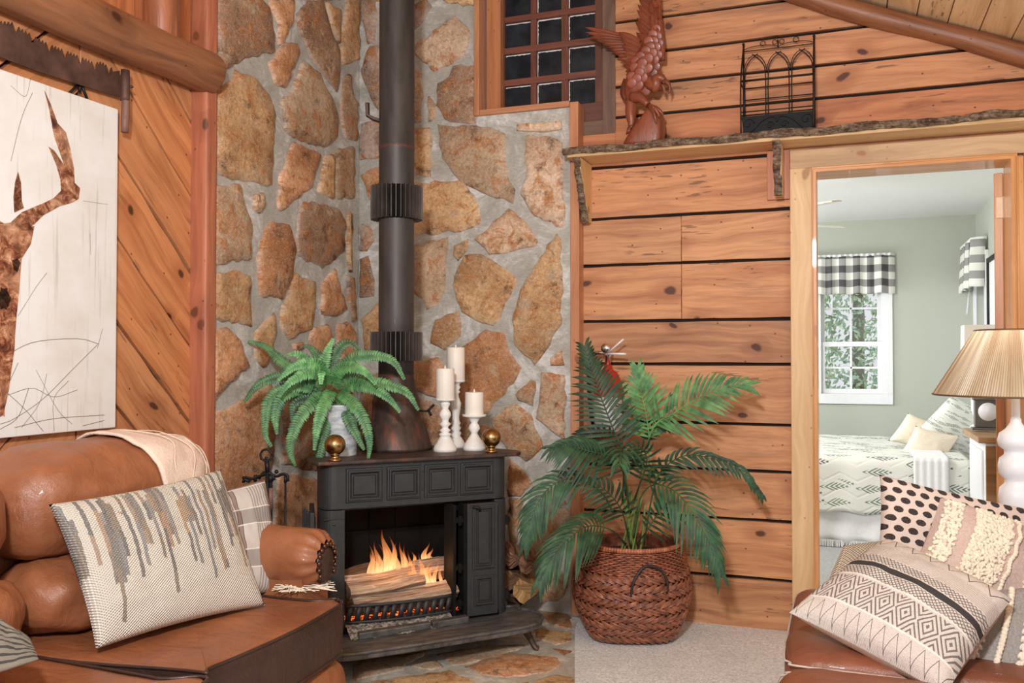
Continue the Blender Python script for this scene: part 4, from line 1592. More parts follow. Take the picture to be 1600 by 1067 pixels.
# trough: tapered box open on top
q = []
for z, y0, y1, d in ((zb, -.145, -.05, .012), (zb + .085, PF + .006, PB - .002, 0.003)):
    q += [Vector((PX0 + d, y0, z)), Vector((PX1 - d, y0, z)), Vector((PX1 - d, y1, z)), Vector((PX0 + d, y1, z))]
mb.add(q, [(0, 1, 2, 3), (0, 1, 5, 4), (1, 2, 6, 5), (2, 3, 7, 6), (3, 0, 4, 7)])
mb.build('trough', plain('black_liner', (.008, .008, .009), .6, spec=.2), pl, solid=.004)
mb = MB()
yf = PF - .001
for z in (zb + .005, zb + .088):
    mb.tube([(PX0, yf, z), (PX1, yf, z)], .0035, 6)
for s in (0, 1):
    X = (lambda u: PX0 + (PX1 - PX0) * (u if s == 0 else 1 - u))
    mb.tube(spline([(X(0), yf, zb + .01), (X(.12), yf, zb + .012), (X(.3), yf, zb + .06), (X(.45), yf, zb + .075), (X(.5), yf, zb + .05)], 20), .0028, 6)
    c = (X(.1), zb + .052)
    mb.tube([(c[0] + (.026 - .0015 * i) * math.cos(i * .5), yf, c[1] + (.026 - .0015 * i) * math.sin(i * .5)) for i in range(15)], .0024, 6)
    c = (X(.4), zb + .038)
    mb.tube([(c[0] + (.018 - .001 * i) * math.cos(i * .5), yf, c[1] + (.018 - .001 * i) * math.sin(i * .5)) for i in range(15)], .0022, 6)
mb.build('front_scrollwork', M['iron'], pl)

# ------------------------------------------------------------------ crosscut saw above the canvas
P0 = onX(0, 63, .045)
saw = empty('crosscut_saw', (.045, -1.95, 2.17), 0, 'rusty two-man crosscut saw hung above the antler canvas', 'saw')
mb = MB()
top, bot = [], []
SZ = lambda x, y: onX(x / 4, y / 4, .04)
tp = [(0, 140), (90, 150), (130, 185), (210, 230), (300, 280), (400, 320), (500, 360), (590, 400), (640, 395), (690, 430), (760, 440)]
bt = [(760, 605), (500, 525), (250, 445), (0, 350)]
a, b = SZ(760, 440), SZ(760, 605)
poly = []
left = [(-2.75, 2.24), (-2.75, 2.13)]
ys = -2.75
tops = []
L = []
for x, y in tp:
    v = SZ(x, y); L.append((v.y, v.z))
pre = [(-2.75, 2.255), (-2.45, 2.262)]
L = pre + L
y = -2.75
import bisect
def topz(y):
    for (a0, z0), (a1, z1) in zip(L, L[1:]):
        if a0 <= y <= a1: return z0 + (z1 - z0) * (y - a0) / (a1 - a0)
    return L[-1][1]
k = 0
while y < L[-1][0] - .04:
    z = topz(y)
    ph = k % 5
    if ph < 4: tops += [(y, z - .004), (y + .006, z + .009), (y + .0115, z - .004)]
    else: tops += [(y, z - .016), (y + .0115, z - .016)]
    y += .0125; k += 1
tops.append((L[-1][0], L[-1][1]))
bots = [(v.y, v.z) for v in [SZ(*q) for q in bt]] + [(-2.45, 2.125), (-2.75, 2.13)]
mb.prism(tops + bots, frX, .028, .0325)
mb.build('blade', M['saw'], saw)
mb = MB()
h0, h1 = SZ(772, 440), SZ(772, 830)
mb.tube(spline([(.048, h0.y, h0.z), (.05, h0.y + .001, (h0.z + h1.z) / 2), (.048, h0.y, h1.z)], 9), [.011, .0125, .013, .0135, .014, .0145, .0145, .014, .013], 12)
h = mb.build('handle', M['sawwood'], saw)
mb = MB()
mb.lathe([(.016, -.055), (.0165, -.04), (.0165, .0), (.015, .055), (.0, .055)], (.048, h0.y, h0.z - .055), 12)
mb.ball((.058, h0.y + .018, h0.z - .055), (.006, .01, .005))
mb.build('ferrule', M['saw'], h)

# ------------------------------------------------------------------ antler canvas
CX = .036
cv = empty('antler_canvas', (CX, -2.1, 1.5), 0, 'frameless white canvas print of a deer antler on the diagonal boards', 'canvas')
CY0, CY1, CZ0, CZ1 = -2.75, -1.715, .977, 2.098
mb = MB()
mb.box((CX - .017, (CY0 + CY1) / 2, (CZ0 + CZ1) / 2), (.032, CY1 - CY0, CZ1 - CZ0), axis=2)
for i in range(8): mb.gc[i] = (mb.v[i].y, mb.v[i].z, 0)
cvs = mb.build('stretched_canvas', M['canvas'], cv, bev=.003)
XC = CX + .0006 - .001
def C(x, y):  # zoom coords of the (0,100)-(190,700) crop, scale 1.778
    v = onX(x / 1.778, 100 + y / 1.778, CX); return (v.y, v.z)
mb = MB()
def shape(pts, ti=(1, 1, 1), dx=0.0):
    q = jag([C(*p) for p in pts], .003)
    mb.prism([(a, b) for a, b in q], frX, CX - .002, CX + .0008 + dx, gc=lambda a, b: (a, b, 0), ti=ti)
    mb.prism([(-4.336 - a, b) for a, b in q], frX, CX - .002, CX + .0007 + dx, gc=lambda a, b: (a + 3, b, 0), ti=ti)
# main beam with tines
shape([(124, 75), (140, 110), (160, 165), (183, 190), (195, 235), (205, 290), (207, 330), (222, 345), (218, 375), (200, 385), (165, 395), (120, 420), (95, 445), (60, 470), (20, 480), (0, 470), (0, 445), (30, 440), (60, 412), (100, 395), (150, 372), (170, 352), (168, 320), (158, 285), (135, 230), (150, 240), (172, 272), (180, 285), (168, 250), (150, 200), (138, 130)])
shape([(50, 300), (58, 330), (60, 380), (66, 400), (40, 412), (38, 370), (42, 330)], (.6, .55, .5), .0003)
# head / face edge
shape([(0, 450), (60, 455), (95, 450), (85, 500), (60, 540), (55, 600), (50, 660), (44, 720), (40, 790), (25, 900), (8, 975), (0, 980)], (1.05, 1, .96), .0002)
shape([(32, 545), (48, 540), (56, 552), (48, 578), (38, 572)], (.12, .1, .1), .0006)
shape([(0, 620), (18, 628), (30, 650), (22, 675), (0, 682)], (.1, .09, .08), .0006)
mb.build('antler_image', M['antler'], cvs)
mb = MB()
TWM = plain('twig_print', lin(128, 112, 98), .8)
def tw(pts, r=.0012):
    q = spline([Vector((CX + .0004, *C(*p))) for p in pts], 12)
    mb = MB()
    mb.tube(q, r * .62, 4, flat=.2, up=(1, 0, 0))
    mb.build('twig_image', TWM, cvs)
for pts, r in (([(0, 825), (60, 785), (120, 768), (220, 763), (275, 778)], .0012), ([(270, 790), (285, 735)], .001), ([(270, 780), (200, 850), (120, 930), (40, 985), (0, 1000)], .0012),
               ([(20, 920), (90, 900), (150, 925), (215, 905)], .001), ([(40, 1010), (150, 985), (290, 975)], .0013), ([(150, 1020), (150, 930), (190, 880)], .001), ([(0, 980), (20, 900), (50, 830)], .0012),
               ([(50, 700), (100, 620), (130, 580)], .0009), ([(100, 850), (160, 960), (200, 1000)], .001), ([(5, 900), (70, 960), (120, 1020)], .0012), ([(230, 1005), (290, 990)], .0012), ([(90, 80), (60, 150), (30, 270)], .001),
               ([(30, 60), (70, 90), (85, 40)], .0008), ([(60, 1010), (110, 940), (130, 860)], .001), ([(0, 1015), (50, 980), (80, 900)], .0014), ([(230, 380), (300, 390)], .0006), ([(250, 470), (252, 530)], .0008)):
    tw(pts, r)
# hanging twine
mb = MB()
for a, b in (((104, 150), (126, 128)), ((126, 128), (124, 143)), ((126, 128), (138, 160))):
    p, q = onX(a[0], a[1], .012), onX(b[0], b[1], .012)
    mb.tube([p, q], .005, 6)
mb.build('hanging_cord', M['iron'], cv)

# ------------------------------------------------------------------ fire extinguisher behind the palm
FX = 1.392
fe = empty('fire_extinguisher', (FX, -.08, .85), 0, 'red fire extinguisher with pale handle hung on the planks behind the palm', 'fire extinguisher')
mb = MB()
mb.lathe([(0, -.24), (.05, -.238), (.062, -.22), (.064, -.1), (.064, .06), (.06, .1), (.045, .13), (.02, .15), (.018, .17)], (FX, -.085, 1.02), 24)
mb.build('cylinder', M['red_paint'], fe)
mb = MB(); mb.lathe([(.0652, -.14), (.0652, .02)], (FX, -.085, 1.02), 24); mb.build('label_band', M['white_paint'], fe)
mb = MB()
mb.lathe([(.014, 1.19), (.014, 1.225), (.02, 1.228), (.02, 1.25), (.0, 1.252)], (FX, -.085, 0), 12)
mb.tube([(FX - .06, -.085, 1.245), (FX, -.085, 1.245)], .009, 8)
mb.build('valve', M['chrome'], fe)
mb = MB()
a = Vector((FX + .005, -.1, 1.245))
mb.tube([a, onY(974, 530, -.13)], [.008, .007], 6, flat=.5)
mb.tube([a - Vector((0, 0, .005)), onY(977, 553, -.13)], [.012, .009], 6, flat=.5)
mb.build('handle', M['white_paint'], fe)
mb = MB(); mb.lathe([(.0, -.006), (.021, -.006), (.021, .006), (0, .006)], onY(946, 544, -.125), 16, M=Matrix.Rotation(math.pi / 2, 3, 'X')); mb.build('pressure_gauge', M['chrome'], fe)
mb = MB(); mb.tube(spline([(FX - .06, -.085, 1.245), (FX - .09, -.085, 1.2), (FX - .09, -.09, 1.05), (FX - .07, -.09, .9)], 12), .009, 8); mb.build('hose', M['iron'], fe)
# ------------------------------------------------------------------ corner stove (local x right, y inward, front at y=0)
SO = Vector((.795, -.855, 0)); SR = math.radians(45)
def S(x, y, z): return SO + Vector(((x - y) * .70711, (x + y) * .70711, z))
def sf(px, py, yl=0.0):
    p = onP(px, py, S(0, yl, 0), (-.70711, .70711, 0)) - SO
    return (p.x + p.y) * .70711, p.z
def sl(px, py, z):
    p = onZ(px, py, z) - SO
    return (p.x + p.y) * .70711, (-p.x + p.y) * .70711
stove = empty('wood_stove', SO, SR, 'black cast iron corner wood stove with one folded door and a burning fire', 'stove')


def sb(mb, name, mat, par=None, **k):
    return mb.build(name, mat, par or stove, world=False, **k)


def raised(mb, x0, x1, z0, z1, y, sx=1):
    seq = [(0, 0), (.003, .006), (.008, .006), (.010, .012), (.016, .012), (.024, .000), (.028, .0), (.033, .007)]
    loops = []
    for ins, h in seq:
        i2 = ins * min(1, (x1 - x0) / .12)
        loops.append([(x0 + i2, y - h, z0 + i2), (x1 - i2, y - h, z0 + i2), (x1 - i2, y - h, z1 - i2), (x0 + i2, y - h, z1 - i2)])
    vs = [p for l in loops for p in l]
    fs = [(k * 4 + i, k * 4 + (i + 1) % 4, (k + 1) * 4 + (i + 1) % 4, (k + 1) * 4 + i) for k in range(len(seq) - 1) for i in range(4)]
    fs.append(tuple((len(seq) - 1) * 4 + i for i in range(4)))
    mb.add(vs, fs)


def roundrect(x0, x1, y0, y1, r, n=8, corners=(1, 1, 1, 1)):
    out = []
    for k, (cx, cy, a0) in enumerate(((x1 - r, y1 - r, 0), (x0 + r, y1 - r, 90), (x0 + r, y0 + r, 180), (x1 - r, y0 + r, 270))):
        if corners[k]:
            for i in range(n + 1):
                a = math.radians(a0 + 90 * i / n); out.append((cx + r * math.cos(a), cy + r * math.sin(a)))
        else:
            a = math.radians(a0 + 45); out.append((cx + r * (1 if math.cos(a) > 0 else -1), cy + r * (1 if math.sin(a) > 0 else -1)))
    return out


frS = lambda a, b, c: Vector((a, b, c))
# header with rounded ends
mb = MB()
mb.prism(roundrect(-.40, .40, 0, .10, .055, 8, (0, 0, 1, 1)), frS, .622, .80)
for a, b in ((540, 598), (604, 657.5), (662.5, 716), (719, 771)):
    x0 = sf(a, 750)[0]; x1 = sf(b, 750)[0]
    raised(mb, x0, x1, .645, .782, -.001)
mb.box((0.003, -.001, .71), (.003, .004, .17))
for z in (.68, .755):
    mb.ball((.012, -.002, z), (.004, .003, .004))
sb(mb, 'header', M['stove'], bev=.003)
mb = MB()
mb.prism([(-.40, .10), (.40, .10), (.28, .40), (-.28, .40)], frS, .60, .80)
sb(mb, 'smoke_hood', M['stove'])
mb = MB()
out = [(-.425, -.028), (.425, -.028), (.462, .01), (.478, .06), (.44, .14), (.31, .42), (-.31, .42), (-.43, .16), (-.445, .02)]
mb.prism(out, frS, .80, .816)
sb(mb, 'mantel_plate', M['rusty'], bev=.005, seg=3)
# body with opening
mb = MB()
for s in (-1, 1):
    x0, x1 = (-.40, -.312) if s < 0 else (.335, .40)
    mb.prism(roundrect(x0, x1, 0, .10, .05 if s < 0 else .045, 8, (0, 0, 1 if s < 0 else 0, 1 if s > 0 else 0)), frS, .12, .618)
    mb.prism([(x, y) for x, y in ((-.395, .10), (-.36, .10), (-.28, .40), (-.315, .42))] if s < 0 else [(x, y) for x, y in ((.36, .10), (.395, .10), (.315, .42), (.28, .40))], frS, .12, .618)
    if s < 0: mb.box((-.355, -.001, .585), (.085, .004, .003)); mb.ball((-.355, -.003, .565), (.006, .004, .006))
    if s > 0: pass
    sb(mb, 'side_column', M['stove'], bev=.002)
    mb = MB()
mb = MB()
mb.box((0, .41, .37), (.60, .02, .5)); mb.box((0, .2, .135), (.70, .42, .03)); mb.box((0, .24, .615), (.66, .28, .01))
mb.box((-.335, .24, .37), (.01, .36, .48), rot=Matrix.Rotation(-.22, 3, 'Z')); mb.box((.335, .24, .37), (.01, .36, .48), rot=Matrix.Rotation(.22, 3, 'Z'))
for x in (-.22, -.1, .02, .14): mb.box((x, .397, .40), (.006, .012, .34))
mb.box((0, .397, .45), (.5, .012, .012))
sb(mb, 'firebox', M['stove_dk'])
# doors
mb = MB()
x0, x1 = .196, .334
mb.box(((x0 + x1) / 2, -.026, .38), (x1 - x0, .018, .466))
raised(mb, x0 + .022, x1 - .014, .335, .605, -.034)
raised(mb, x0 + .028, x1 - .018, .185, .312, -.034)
d = sb(mb, 'door', M['stove'], bev=.002)
mb = MB()
mb.ball((x0 + .028, -.05, .60), (.012, .006, .006)); mb.tube([(x0 + .02, -.05, .602), (x0 + .045, -.055, .597), (x0 + .05, -.05, .585)], .006, 8)
mb.build('latch', M['iron'], d, world=False)
mb = MB()
mb.box((.142, .02, .38), (.012, .10, .462)); mb.box((.17, .075, .38), (.07, .014, .45)); mb.box((.19, .01, .38), (.012, .07, .462))
for z in (.545, .35, .20): mb.box((.165, -.01, z), (.034, .03, .02)); mb.tube([(.165, -.03, z - .02), (.165, -.03, z + .02)], .008, 8)
d2 = sb(mb, 'door', M['stove_dk'], bev=.002)
# left door, folded back along the side
mb = MB()
mb.box((-.395, .22, .37), (.02, .26, .46), rot=Matrix.Rotation(-.2, 3, 'Z'))
for k in range(6): mb.box((-.408 + .001 * k, .12 + k * .045, .37), (.012, .018, .42), rot=Matrix.Rotation(-.2, 3, 'Z'))
sb(mb, 'door', M['stove'], bev=.003)
for x, y, z in ((.405, .05, .52), (.405, .05, .2)):
    mb = MB(); mb.box((x, y, z), (.02, .03, .04)); mb.ball((x + .012, y, z), (.012, .01, .014))
    sb(mb, 'door_hinge', M['iron'])
# hearth plate with rounded wings
fx = [(-.50, -.06), (-.47, -.17), (-.40, -.245), (-.30, -.262), (0, -.25), (.25, -.236), (.36, -.228), (.43, -.20), (.485, -.15), (.505, -.09), (.495, -.03), (.46, .03), (.40, .08), (-.40, .08), (-.47, .02)]
fx2 = [(p.x, p.y) for p in spline([(a, b, 0) for a, b in fx + fx[:1]], 60)][:-1]
mb = MB()
mb.prism(fx2, frS, .108, .132)
hp = sb(mb, 'hearth_plate', M['plate'], bev=.006, seg=3)
mb = MB()
mb.tube([(a * 1.0, b * 1.0, .134) for a, b in fx2 + fx2[:1]], .0075, 8)
mb.build('rim', M['plate'], hp, world=False)
mb = MB()
mb.prism([(-.28, -.105), (.02, -.085), (.02, -.05), (-.28, -.07)], frS, .132, .158)
mb.prism([(.026, -.085), (.19, -.07), (.19, -.03), (.026, -.05)], frS, .132, .158)
mb.build('ash_lip', M['plate'], hp, world=False, bev=.004)
mb = MB()
mb.grid(50, 12, lambda u, v: Vector((-.31 + .44 * u, -.095 + .15 * v + .008 * math.sin(u * 22), .134 + .032 * math.sin(min(1, v * 1.3) * 1.6) + .007 * fbm((u * 5, v * 2, 0), 6) - (.01 if u > .6 and v < .3 else 0))))
a_ = mb.build('ash_bed', M['ash'], stove, world=False)
mb = MB()
mb.grid(40, 10, lambda u, v: Vector((-.30 + .58 * u, .03 + .28 * v, .158 + .03 * v + .012 * fbm((u * 9, v * 4, 2), 5))))
sb(mb, 'ember_bed', M['ember'])
for s, ly in ((1, -.105), (1, .20), (-1, -.105), (-1, .20)):
    x = .47 * s
    mb = MB()
    mb.tube(spline([(x - .05 * s, ly, .112), (x - .035 * s, ly, .075), (x - .02 * s, ly - .005, .045), (x - .005 * s, ly - .02, .012), (x + .005 * s, ly - .03, .008)], 10), [.026, .023, .019, .016, .014, .012, .011, .012, .013, .012], 8, flat=.55, up=(0, 1, 0))
    sb(mb, 'leg', M['rusty'])
# basket grate, bowed front bar with slanting slats
mb = MB()
def gr(u, z): return Vector((-.305 + .45 * u, .005 - .03 * math.sin(math.pi * min(1, max(0, u * .9))), z))
for z, r in ((.236, .007), (.172, .006)):
    mb.tube([gr(i / 16, z) for i in range(17)], r, 8)
for k in range(13):
    u = (k + .3) / 13
    mb.tube([gr(u - .012, .172), gr(u + .025, .236)], .0125, 6, flat=.3, up=(0, 1, 0))
sb(mb, 'fire_grate', M['stove'])
# brass ball finials
for px, py, q in ((527, 702, 0), (772, 690, 0)):
    x, y = (-.354 if px < 600 else .334, -.005 if px < 600 else .035)
    mb = MB()
    mb.lathe([(.026, .816), (.027, .822), (.018, .826), (.015, .833), (.018, .838), (.021, .842)], (x, y, 0), 20)
    mb.ball((x, y, .879), .0415, 28, 18)
    sb(mb, 'brass_finial', M['brass'])['label'] = 'round brass ball finial'
# small green leaf fallen on the plate
lf = MB(); p = onZ(553, 1001, .134)
lf.add([p, p + Vector((.012, .004, .004)), p + Vector((.006, .014, .001)), p + Vector((-.008, .010, .003))], [(0, 1, 2, 3)])
tag(lf.build('fallen_leaf', M['fern'], None, loc=p, solid=.0008), 'tiny pale green leaf fallen on the stove hearth plate', 'leaf')


def splitlog(name, a, b, r, seed, mat, label, group=None, ends=None, wedge=True, ti=(1, 1, 1)):
    a = Vector(a); b = Vector(b)
    ax = (b - a).normalized(); u = ax.cross(Vector((0, 0, 1))).normalized(); v = u.cross(ax)
    rng = random.Random(seed)
    n = 18
    sec = []
    for k in range(n):
        t = 2 * math.pi * k / n
        rad = 1.0
        if wedge:
            rad = min(1.0, .62 / max(.3, math.cos(t - 1.2)) if math.cos(t - 1.2) > 0 else 1.0, .7 / max(.35, math.cos(t + .9)) if math.cos(t + .9) > 0 else 1.0)
        sec.append((math.cos(t) * rad * r, math.sin(t) * rad * r))
    m = 16
    mb = MB(); vs = []; gc = []
    for i in range(m):
        f = i / (m - 1)
        c = a.lerp(b, f) + v * .006 * math.sin(f * 5 + seed)
        for k, (x, y) in enumerate(sec):
            w = 1 + .16 * fbm((x * 20 + seed, y * 20, f * 1.2), 1.8, 4)
            vs.append(c + u * x * w + v * y * w); gc.append((f * (b - a).length + seed, k * r * .35, seed))
    fs = [(i * n + k, i * n + (k + 1) % n, (i + 1) * n + (k + 1) % n, (i + 1) * n + k) for i in range(m - 1) for k in range(n)]
    mb.add(vs, fs, False, 0, gc, ti)
    base = len(mb.v) - len(vs)
    o = 0
    mats = [mat]
    if ends is not None: mats.append(ends); o = 1
    mb.f.append([base + k for k in range(n)]); mb.sm.append(False); mb.mi.append(o)
    mb.f.append([base + (m - 1) * n + k for k in range(n)]); mb.sm.append(False); mb.mi.append(o)
    ob = mb.build(name, mats, None, loc=(a + b) / 2)
    return tag(ob, label, 'firewood', group)


FG = 'logs burning in the stove'
splitlog('fire_log', S(-.285, .085, .275), S(.04, .11, .285), .062, 3, M['firelog'], 'split log at the left of the fire, pale square end showing', FG, ti=(1.5, 1.6, 1.7))
splitlog('fire_log', S(-.27, .045, .222), S(.17, .04, .245), .048, 8, M['firelog'], 'greyish split log lowest in the fire, right behind the grate', FG, ti=(1.2, 1.35, 1.5))
splitlog('fire_log', S(-.06, .15, .30), S(.28, .16, .312), .05, 5, M['firelog'], 'split log at the right back of the fire, glowing under flames', FG, ti=(1.3, 1.4, 1.5))
splitlog('fire_log', S(-.29, .17, .30), S(-.02, .20, .33), .04, 12, M['firelog'], 'dark thin log at the back left of the fire', FG, ti=(.5, .45, .42))
splitlog('fire_log', S(-.28, .11, .185), S(.27, .12, .185), .03, 14, M['firelog'], 'charred log at the bottom of the fire under the others', FG, ti=(.25, .2, .18))

# flames
def flame(cx, cy, z0, h, w, seed):
    mb = MB(); rng = random.Random(seed)
    ph = rng.random() * 6; n = 12; m = 14
    vs = []; gc = []
    for i in range(m):
        f = i / (m - 1)
        r = w * (math.sin(math.pi * (f * .8 + .18)) ** 1.2) * (1 - f) ** .35 if f < 1 else .0005
        dx = w * 1.1 * math.sin(ph + f * 5) * f; dy = w * .6 * math.cos(ph * 1.7 + f * 4) * f
        for k in range(n):
            t = 2 * math.pi * k / n
            vs.append((cx + dx + max(r, .0005) * math.cos(t), cy + dy + max(r, .0005) * .5 * math.sin(t), z0 + h * f)); gc.append((math.cos(t) * .3 + seed, f, seed))
    fs = [(i * n + k, i * n + (k + 1) % n, (i + 1) * n + (k + 1) % n, (i + 1) * n + k) for i in range(m - 1) for k in range(n)]
    fs.append(tuple(range(n)))
    mb.add(vs, fs, True, 0, gc)
    return mb
def put(mb, o):
    b = len(mb.v); mb.v += o.v; mb.gc += o.gc; mb.ti += o.ti; mb.sm += o.sm; mb.mi += o.mi; mb.f += [[b + i for i in q] for q in o.f]
fl = empty('flames', S(-.05, .1, .3), SR, 'orange flames rising between the logs in the stove', 'fire')
fl['kind'] = 'stuff'
G1, G2 = MB(), MB()
for px, tp, w in ((578, 852, .016), (590, 846, .018), (604, 826, .024), (612, 838, .017), (620, 848, .018), (629, 846, .016), (585, 860, .02), (598, 850, .022), (640, 860, .010), (634, 852, .012)):
    x, zt = sf(px, tp, .14); z0 = .29
    put(G1, flame(x, .135, z0, zt - z0, w, px))
for px, tp, w in ((647, 862, .010), (665, 848, .015), (670, 856, .016), (675, 862, .012)):
    x, zt = sf(px, tp, .2); put(G1, flame(x, .205, .32, zt - .32, w, px))
for px, tp, w in ((640, 890, .010), (650, 872, .014), (660, 868, .016), (668, 878, .015), (680, 880, .012), (655, 884, .018), (674, 884, .016), (645, 886, .014), (690, 888, .009)):
    x, zt = sf(px, tp, .07); put(G2, flame(x, .075, .255, zt - .245, w, px))
fl2 = bpy.data.objects
for G in (G1, G2):
    o = G.build('flame_tongues', M['flame'], fl, world=False)
    b_ = mw(fl).inverted() @ mw(stove)
    for v in o.data.vertices: v.co = b_ @ v.co
for pos, e in ((S(-.12, .06, .42), .7), (S(.1, .03, .36), .45), (S(0, .1, .2), .5)):
    d = bpy.data.lights.new('fire_glow', 'POINT'); d.energy = e * .6; d.color = (1, .42, .14); d.shadow_soft_size = .04
    o = bpy.data.objects.new('fire_glow', d); COL.objects.link(o); o.location = pos

# ------------------------------------------------------------------ stove pipe
PC = S(0, .33, 0)
pc = empty('stove_pipe', (PC.x, PC.y, .816), 0, 'tall round black stove pipe with finned collars rising from the stove', 'stove pipe')
mb = MB()
r = .0785
mb.lathe([(r, 1.07), (r, 1.42), (r, 2.14), (r + .0015, 2.15), (r + .0015, 2.16), (r, 2.17), (r, 2.9), (r, 3.60)], (PC.x, PC.y, 0), 40)
pp = mb.build('pipe', M['pipe'], pc)
pp.data.materials[0]
mb = MB()
mb.lathe([(.16, .817), (.158, .83), (.128, .93), (.112, .945), (.112, .95), (.108, .953), (.105, 1.02), (.107, 1.03), (.104, 1.035), (.095, 1.06), (.080, 1.13), (.0795, 1.15), (.0785, 1.15)], (PC.x, PC.y, 0), 40)
mb.build('flue_boot', M['rusty'], pc)
for z0, z1 in ((1.836, 1.984), (1.208, 1.336)):
    mb = MB()
    mb.lathe([(r + .001, z0), (r + .005, z0), (r + .005, z1), (r + .001, z1)], (PC.x, PC.y, 0), 36)
    nf = 34
    fb = MB()
    for k in range(nf):
        a = 2 * math.pi * k / nf
        fb.box((PC.x + (r + .019) * math.cos(a), PC.y + (r + .019) * math.sin(a), (z0 + z1) / 2), (.038, .0026, z1 - z0), rot=Matrix.Rotation(a, 3, 'Z'))
        a2 = a + math.pi / nf
        c = Vector((PC.x + (r + .036) * math.cos(a2), PC.y + (r + .036) * math.sin(a2), (z0 + z1) / 2))
    q_ = mb.build('finned_collar', M['stove_dk'], pc)  # dark sleeve: shade between the fins put into its colour
    fb.build('cooling_fins', M['fin'], q_)
mb = MB()
dr_ = camray(668, 650).cross(Vector((0, 0, 1))).normalized()
c0 = Vector((PC.x, PC.y, .985)) + Vector((.9374, .3482, 0)) * .10
mb.tube([c0, c0 + Vector((.9374, .3482, 0)) * .045], .0045, 8)
e_ = c0 + Vector((.9374, .3482, 0)) * .045
mb.tube([e_ + Vector((.012, 0, -.02)), e_, e_ + Vector((-.004, 0, .0)), e_ + Vector((.022, .008, .028))], .006, 8)
mb.build('damper_handle', M['iron'], pc)
mb = MB()
c0 = Vector((PC.x, PC.y, 0)) - Vector((.9374, .3482, 0)) * .075
pp_ = [c0 + Vector((0, 0, 2.28)), c0 - Vector((.9374, .3482, 0)) * .03 + Vector((0, 0, 2.29)), c0 - Vector((.9374, .3482, 0)) * .055 + Vector((0, 0, 2.305)), c0 - Vector((.9374, .3482, 0)) * .057 + Vector((0, 0, 2.36))]
mb.tube(pp_, .02, 6, flat=.5, smooth=False)
mb.build('wall_bracket', M['rusty'], pc)

# ------------------------------------------------------------------ candles
CG = 'white candlesticks on the stove mantel'
def candlestick(px, py, hplate, hcandle, rb, rp, rc, lab, labc, tall):
    c = onZ(px, py, .816)
    t = empty('candlestick', (c.x, c.y, .816), 0, lab, 'candlestick', CG)
    H = hplate
    mb = MB()
    if tall == 1:
        pr = [(0, .0), (rb, 0), (rb, .012), (rb * .97, .016), (rb * .94, .02), (rb * .9, .026), (rb * .78, .032), (rb * .55, .055), (rb * .42, .066), (.026, .070), (.027, .076), (.016, .082), (.026, .092), (.014, .1), (.013, .106), (.026, .118), (.014, .13), (.016, .138), (.026, .155), (.024, .168), (.013, .185), (.02, .2), (.022, .208), (.016, .215), (.026, H - .012), (rp, H - .008), (rp, H), (0, H)]
    elif tall == 2:
        pr = [(0, .0), (rb, 0), (rb, .012), (rb * .9, .022), (rb * .6, .045), (.02, .052), (.026, .066), (.017, .076), (.025, .088), (.017, .1), (.023, .11), (.017, .12), (.016, .14), (.023, .18), (.025, .2), (.015, .225), (.013, .242), (.021, .252), (.014, .258), (.022, .272), (.016, .284), (.025, H - .012), (rp, H - .008), (rp, H), (0, H)]
    else:
        pr = [(0, .0), (rb, 0), (rb, .012), (rb * .95, .018), (rb * .9, .024), (rb * .5, .055), (.016, .068), (.014, .076), (.026, .095), (.022, .108), (.014, .12), (.024, H - .02), (.028, H - .014), (rp, H - .009), (rp, H), (0, H)]
    mb.lathe(pr, (c.x, c.y, .816), 28)
    mb.build('turned_stand', M['white_wood'], t)
    z = .816 + H
    k = empty('pillar_candle', (c.x, c.y, z), 0, labc, 'candle', 'ivory pillar candles')
    mb = MB()
    mb.lathe([(0, 0), (rc, 0), (rc + .001, .002), (rc, hcandle - .004), (rc * .95, hcandle), (rc * .8, hcandle - .004), (0, hcandle - .006)], (c.x, c.y, z), 28)
    mb.build('wax_body', M['wax'], k)
    mb = MB()
    mb.lathe([(0, -.006), (.004, -.005), (.005, .002), (.003, .009), (0, .015)], (c.x, c.y, z + hcandle), 10)
    mb.build('wick', M['wax'], k)
candlestick(695.5, 705, .229, .131, .051, .042, .0395, 'medium-height white turned candlestick, nearest to the stove pipe', 'ivory pillar candle on the medium-height candlestick', 1)
candlestick(712, 699, .305, .148, .045, .042, .0405, 'tallest white turned candlestick, standing behind the other two', 'ivory pillar candle on the tallest candlestick, topmost of the three', 2)
candlestick(741, 703, .157, .098, .050, .052, .0405, 'shortest white turned candlestick, beside the right brass ball', 'shortest ivory pillar candle, on the shortest candlestick', 3)

# ------------------------------------------------------------------ firewood by the wall
WG = 'split firewood stacked right of the stove'
def fw(px, py, d, r, ln, seed, lab, ti=(1, 1, 1), pale=False):
    a = atD(px, py, d); b = a + Vector((-.40, .92, 0)) * ln
    splitlog('firewood_log', a, b, r, seed, M['splitwood'] if pale else M['firelog'], lab, WG, ends=M['splitwood'] if pale else M['firelog'], ti=ti)
fw(822, 924, 4.02, .058, .24, 21, 'pale freshly split log at the bottom right of the firewood stack', pale=True)
fw(800, 905, 4.05, .05, .22, 22, 'brown barked log between the stove and the pale split log', ti=(.75, .6, .5))
fw(826, 880, 4.05, .046, .24, 23, 'brown log at the upper right of the firewood stack', ti=(.8, .62, .52))
fw(803, 873, 4.08, .042, .24, 24, 'brown log at the upper left of the firewood stack', ti=(.85, .68, .58))
fw(808, 938, 4.12, .045, .22, 25, 'dark log on the floor under the firewood stack', ti=(.35, .3, .28))

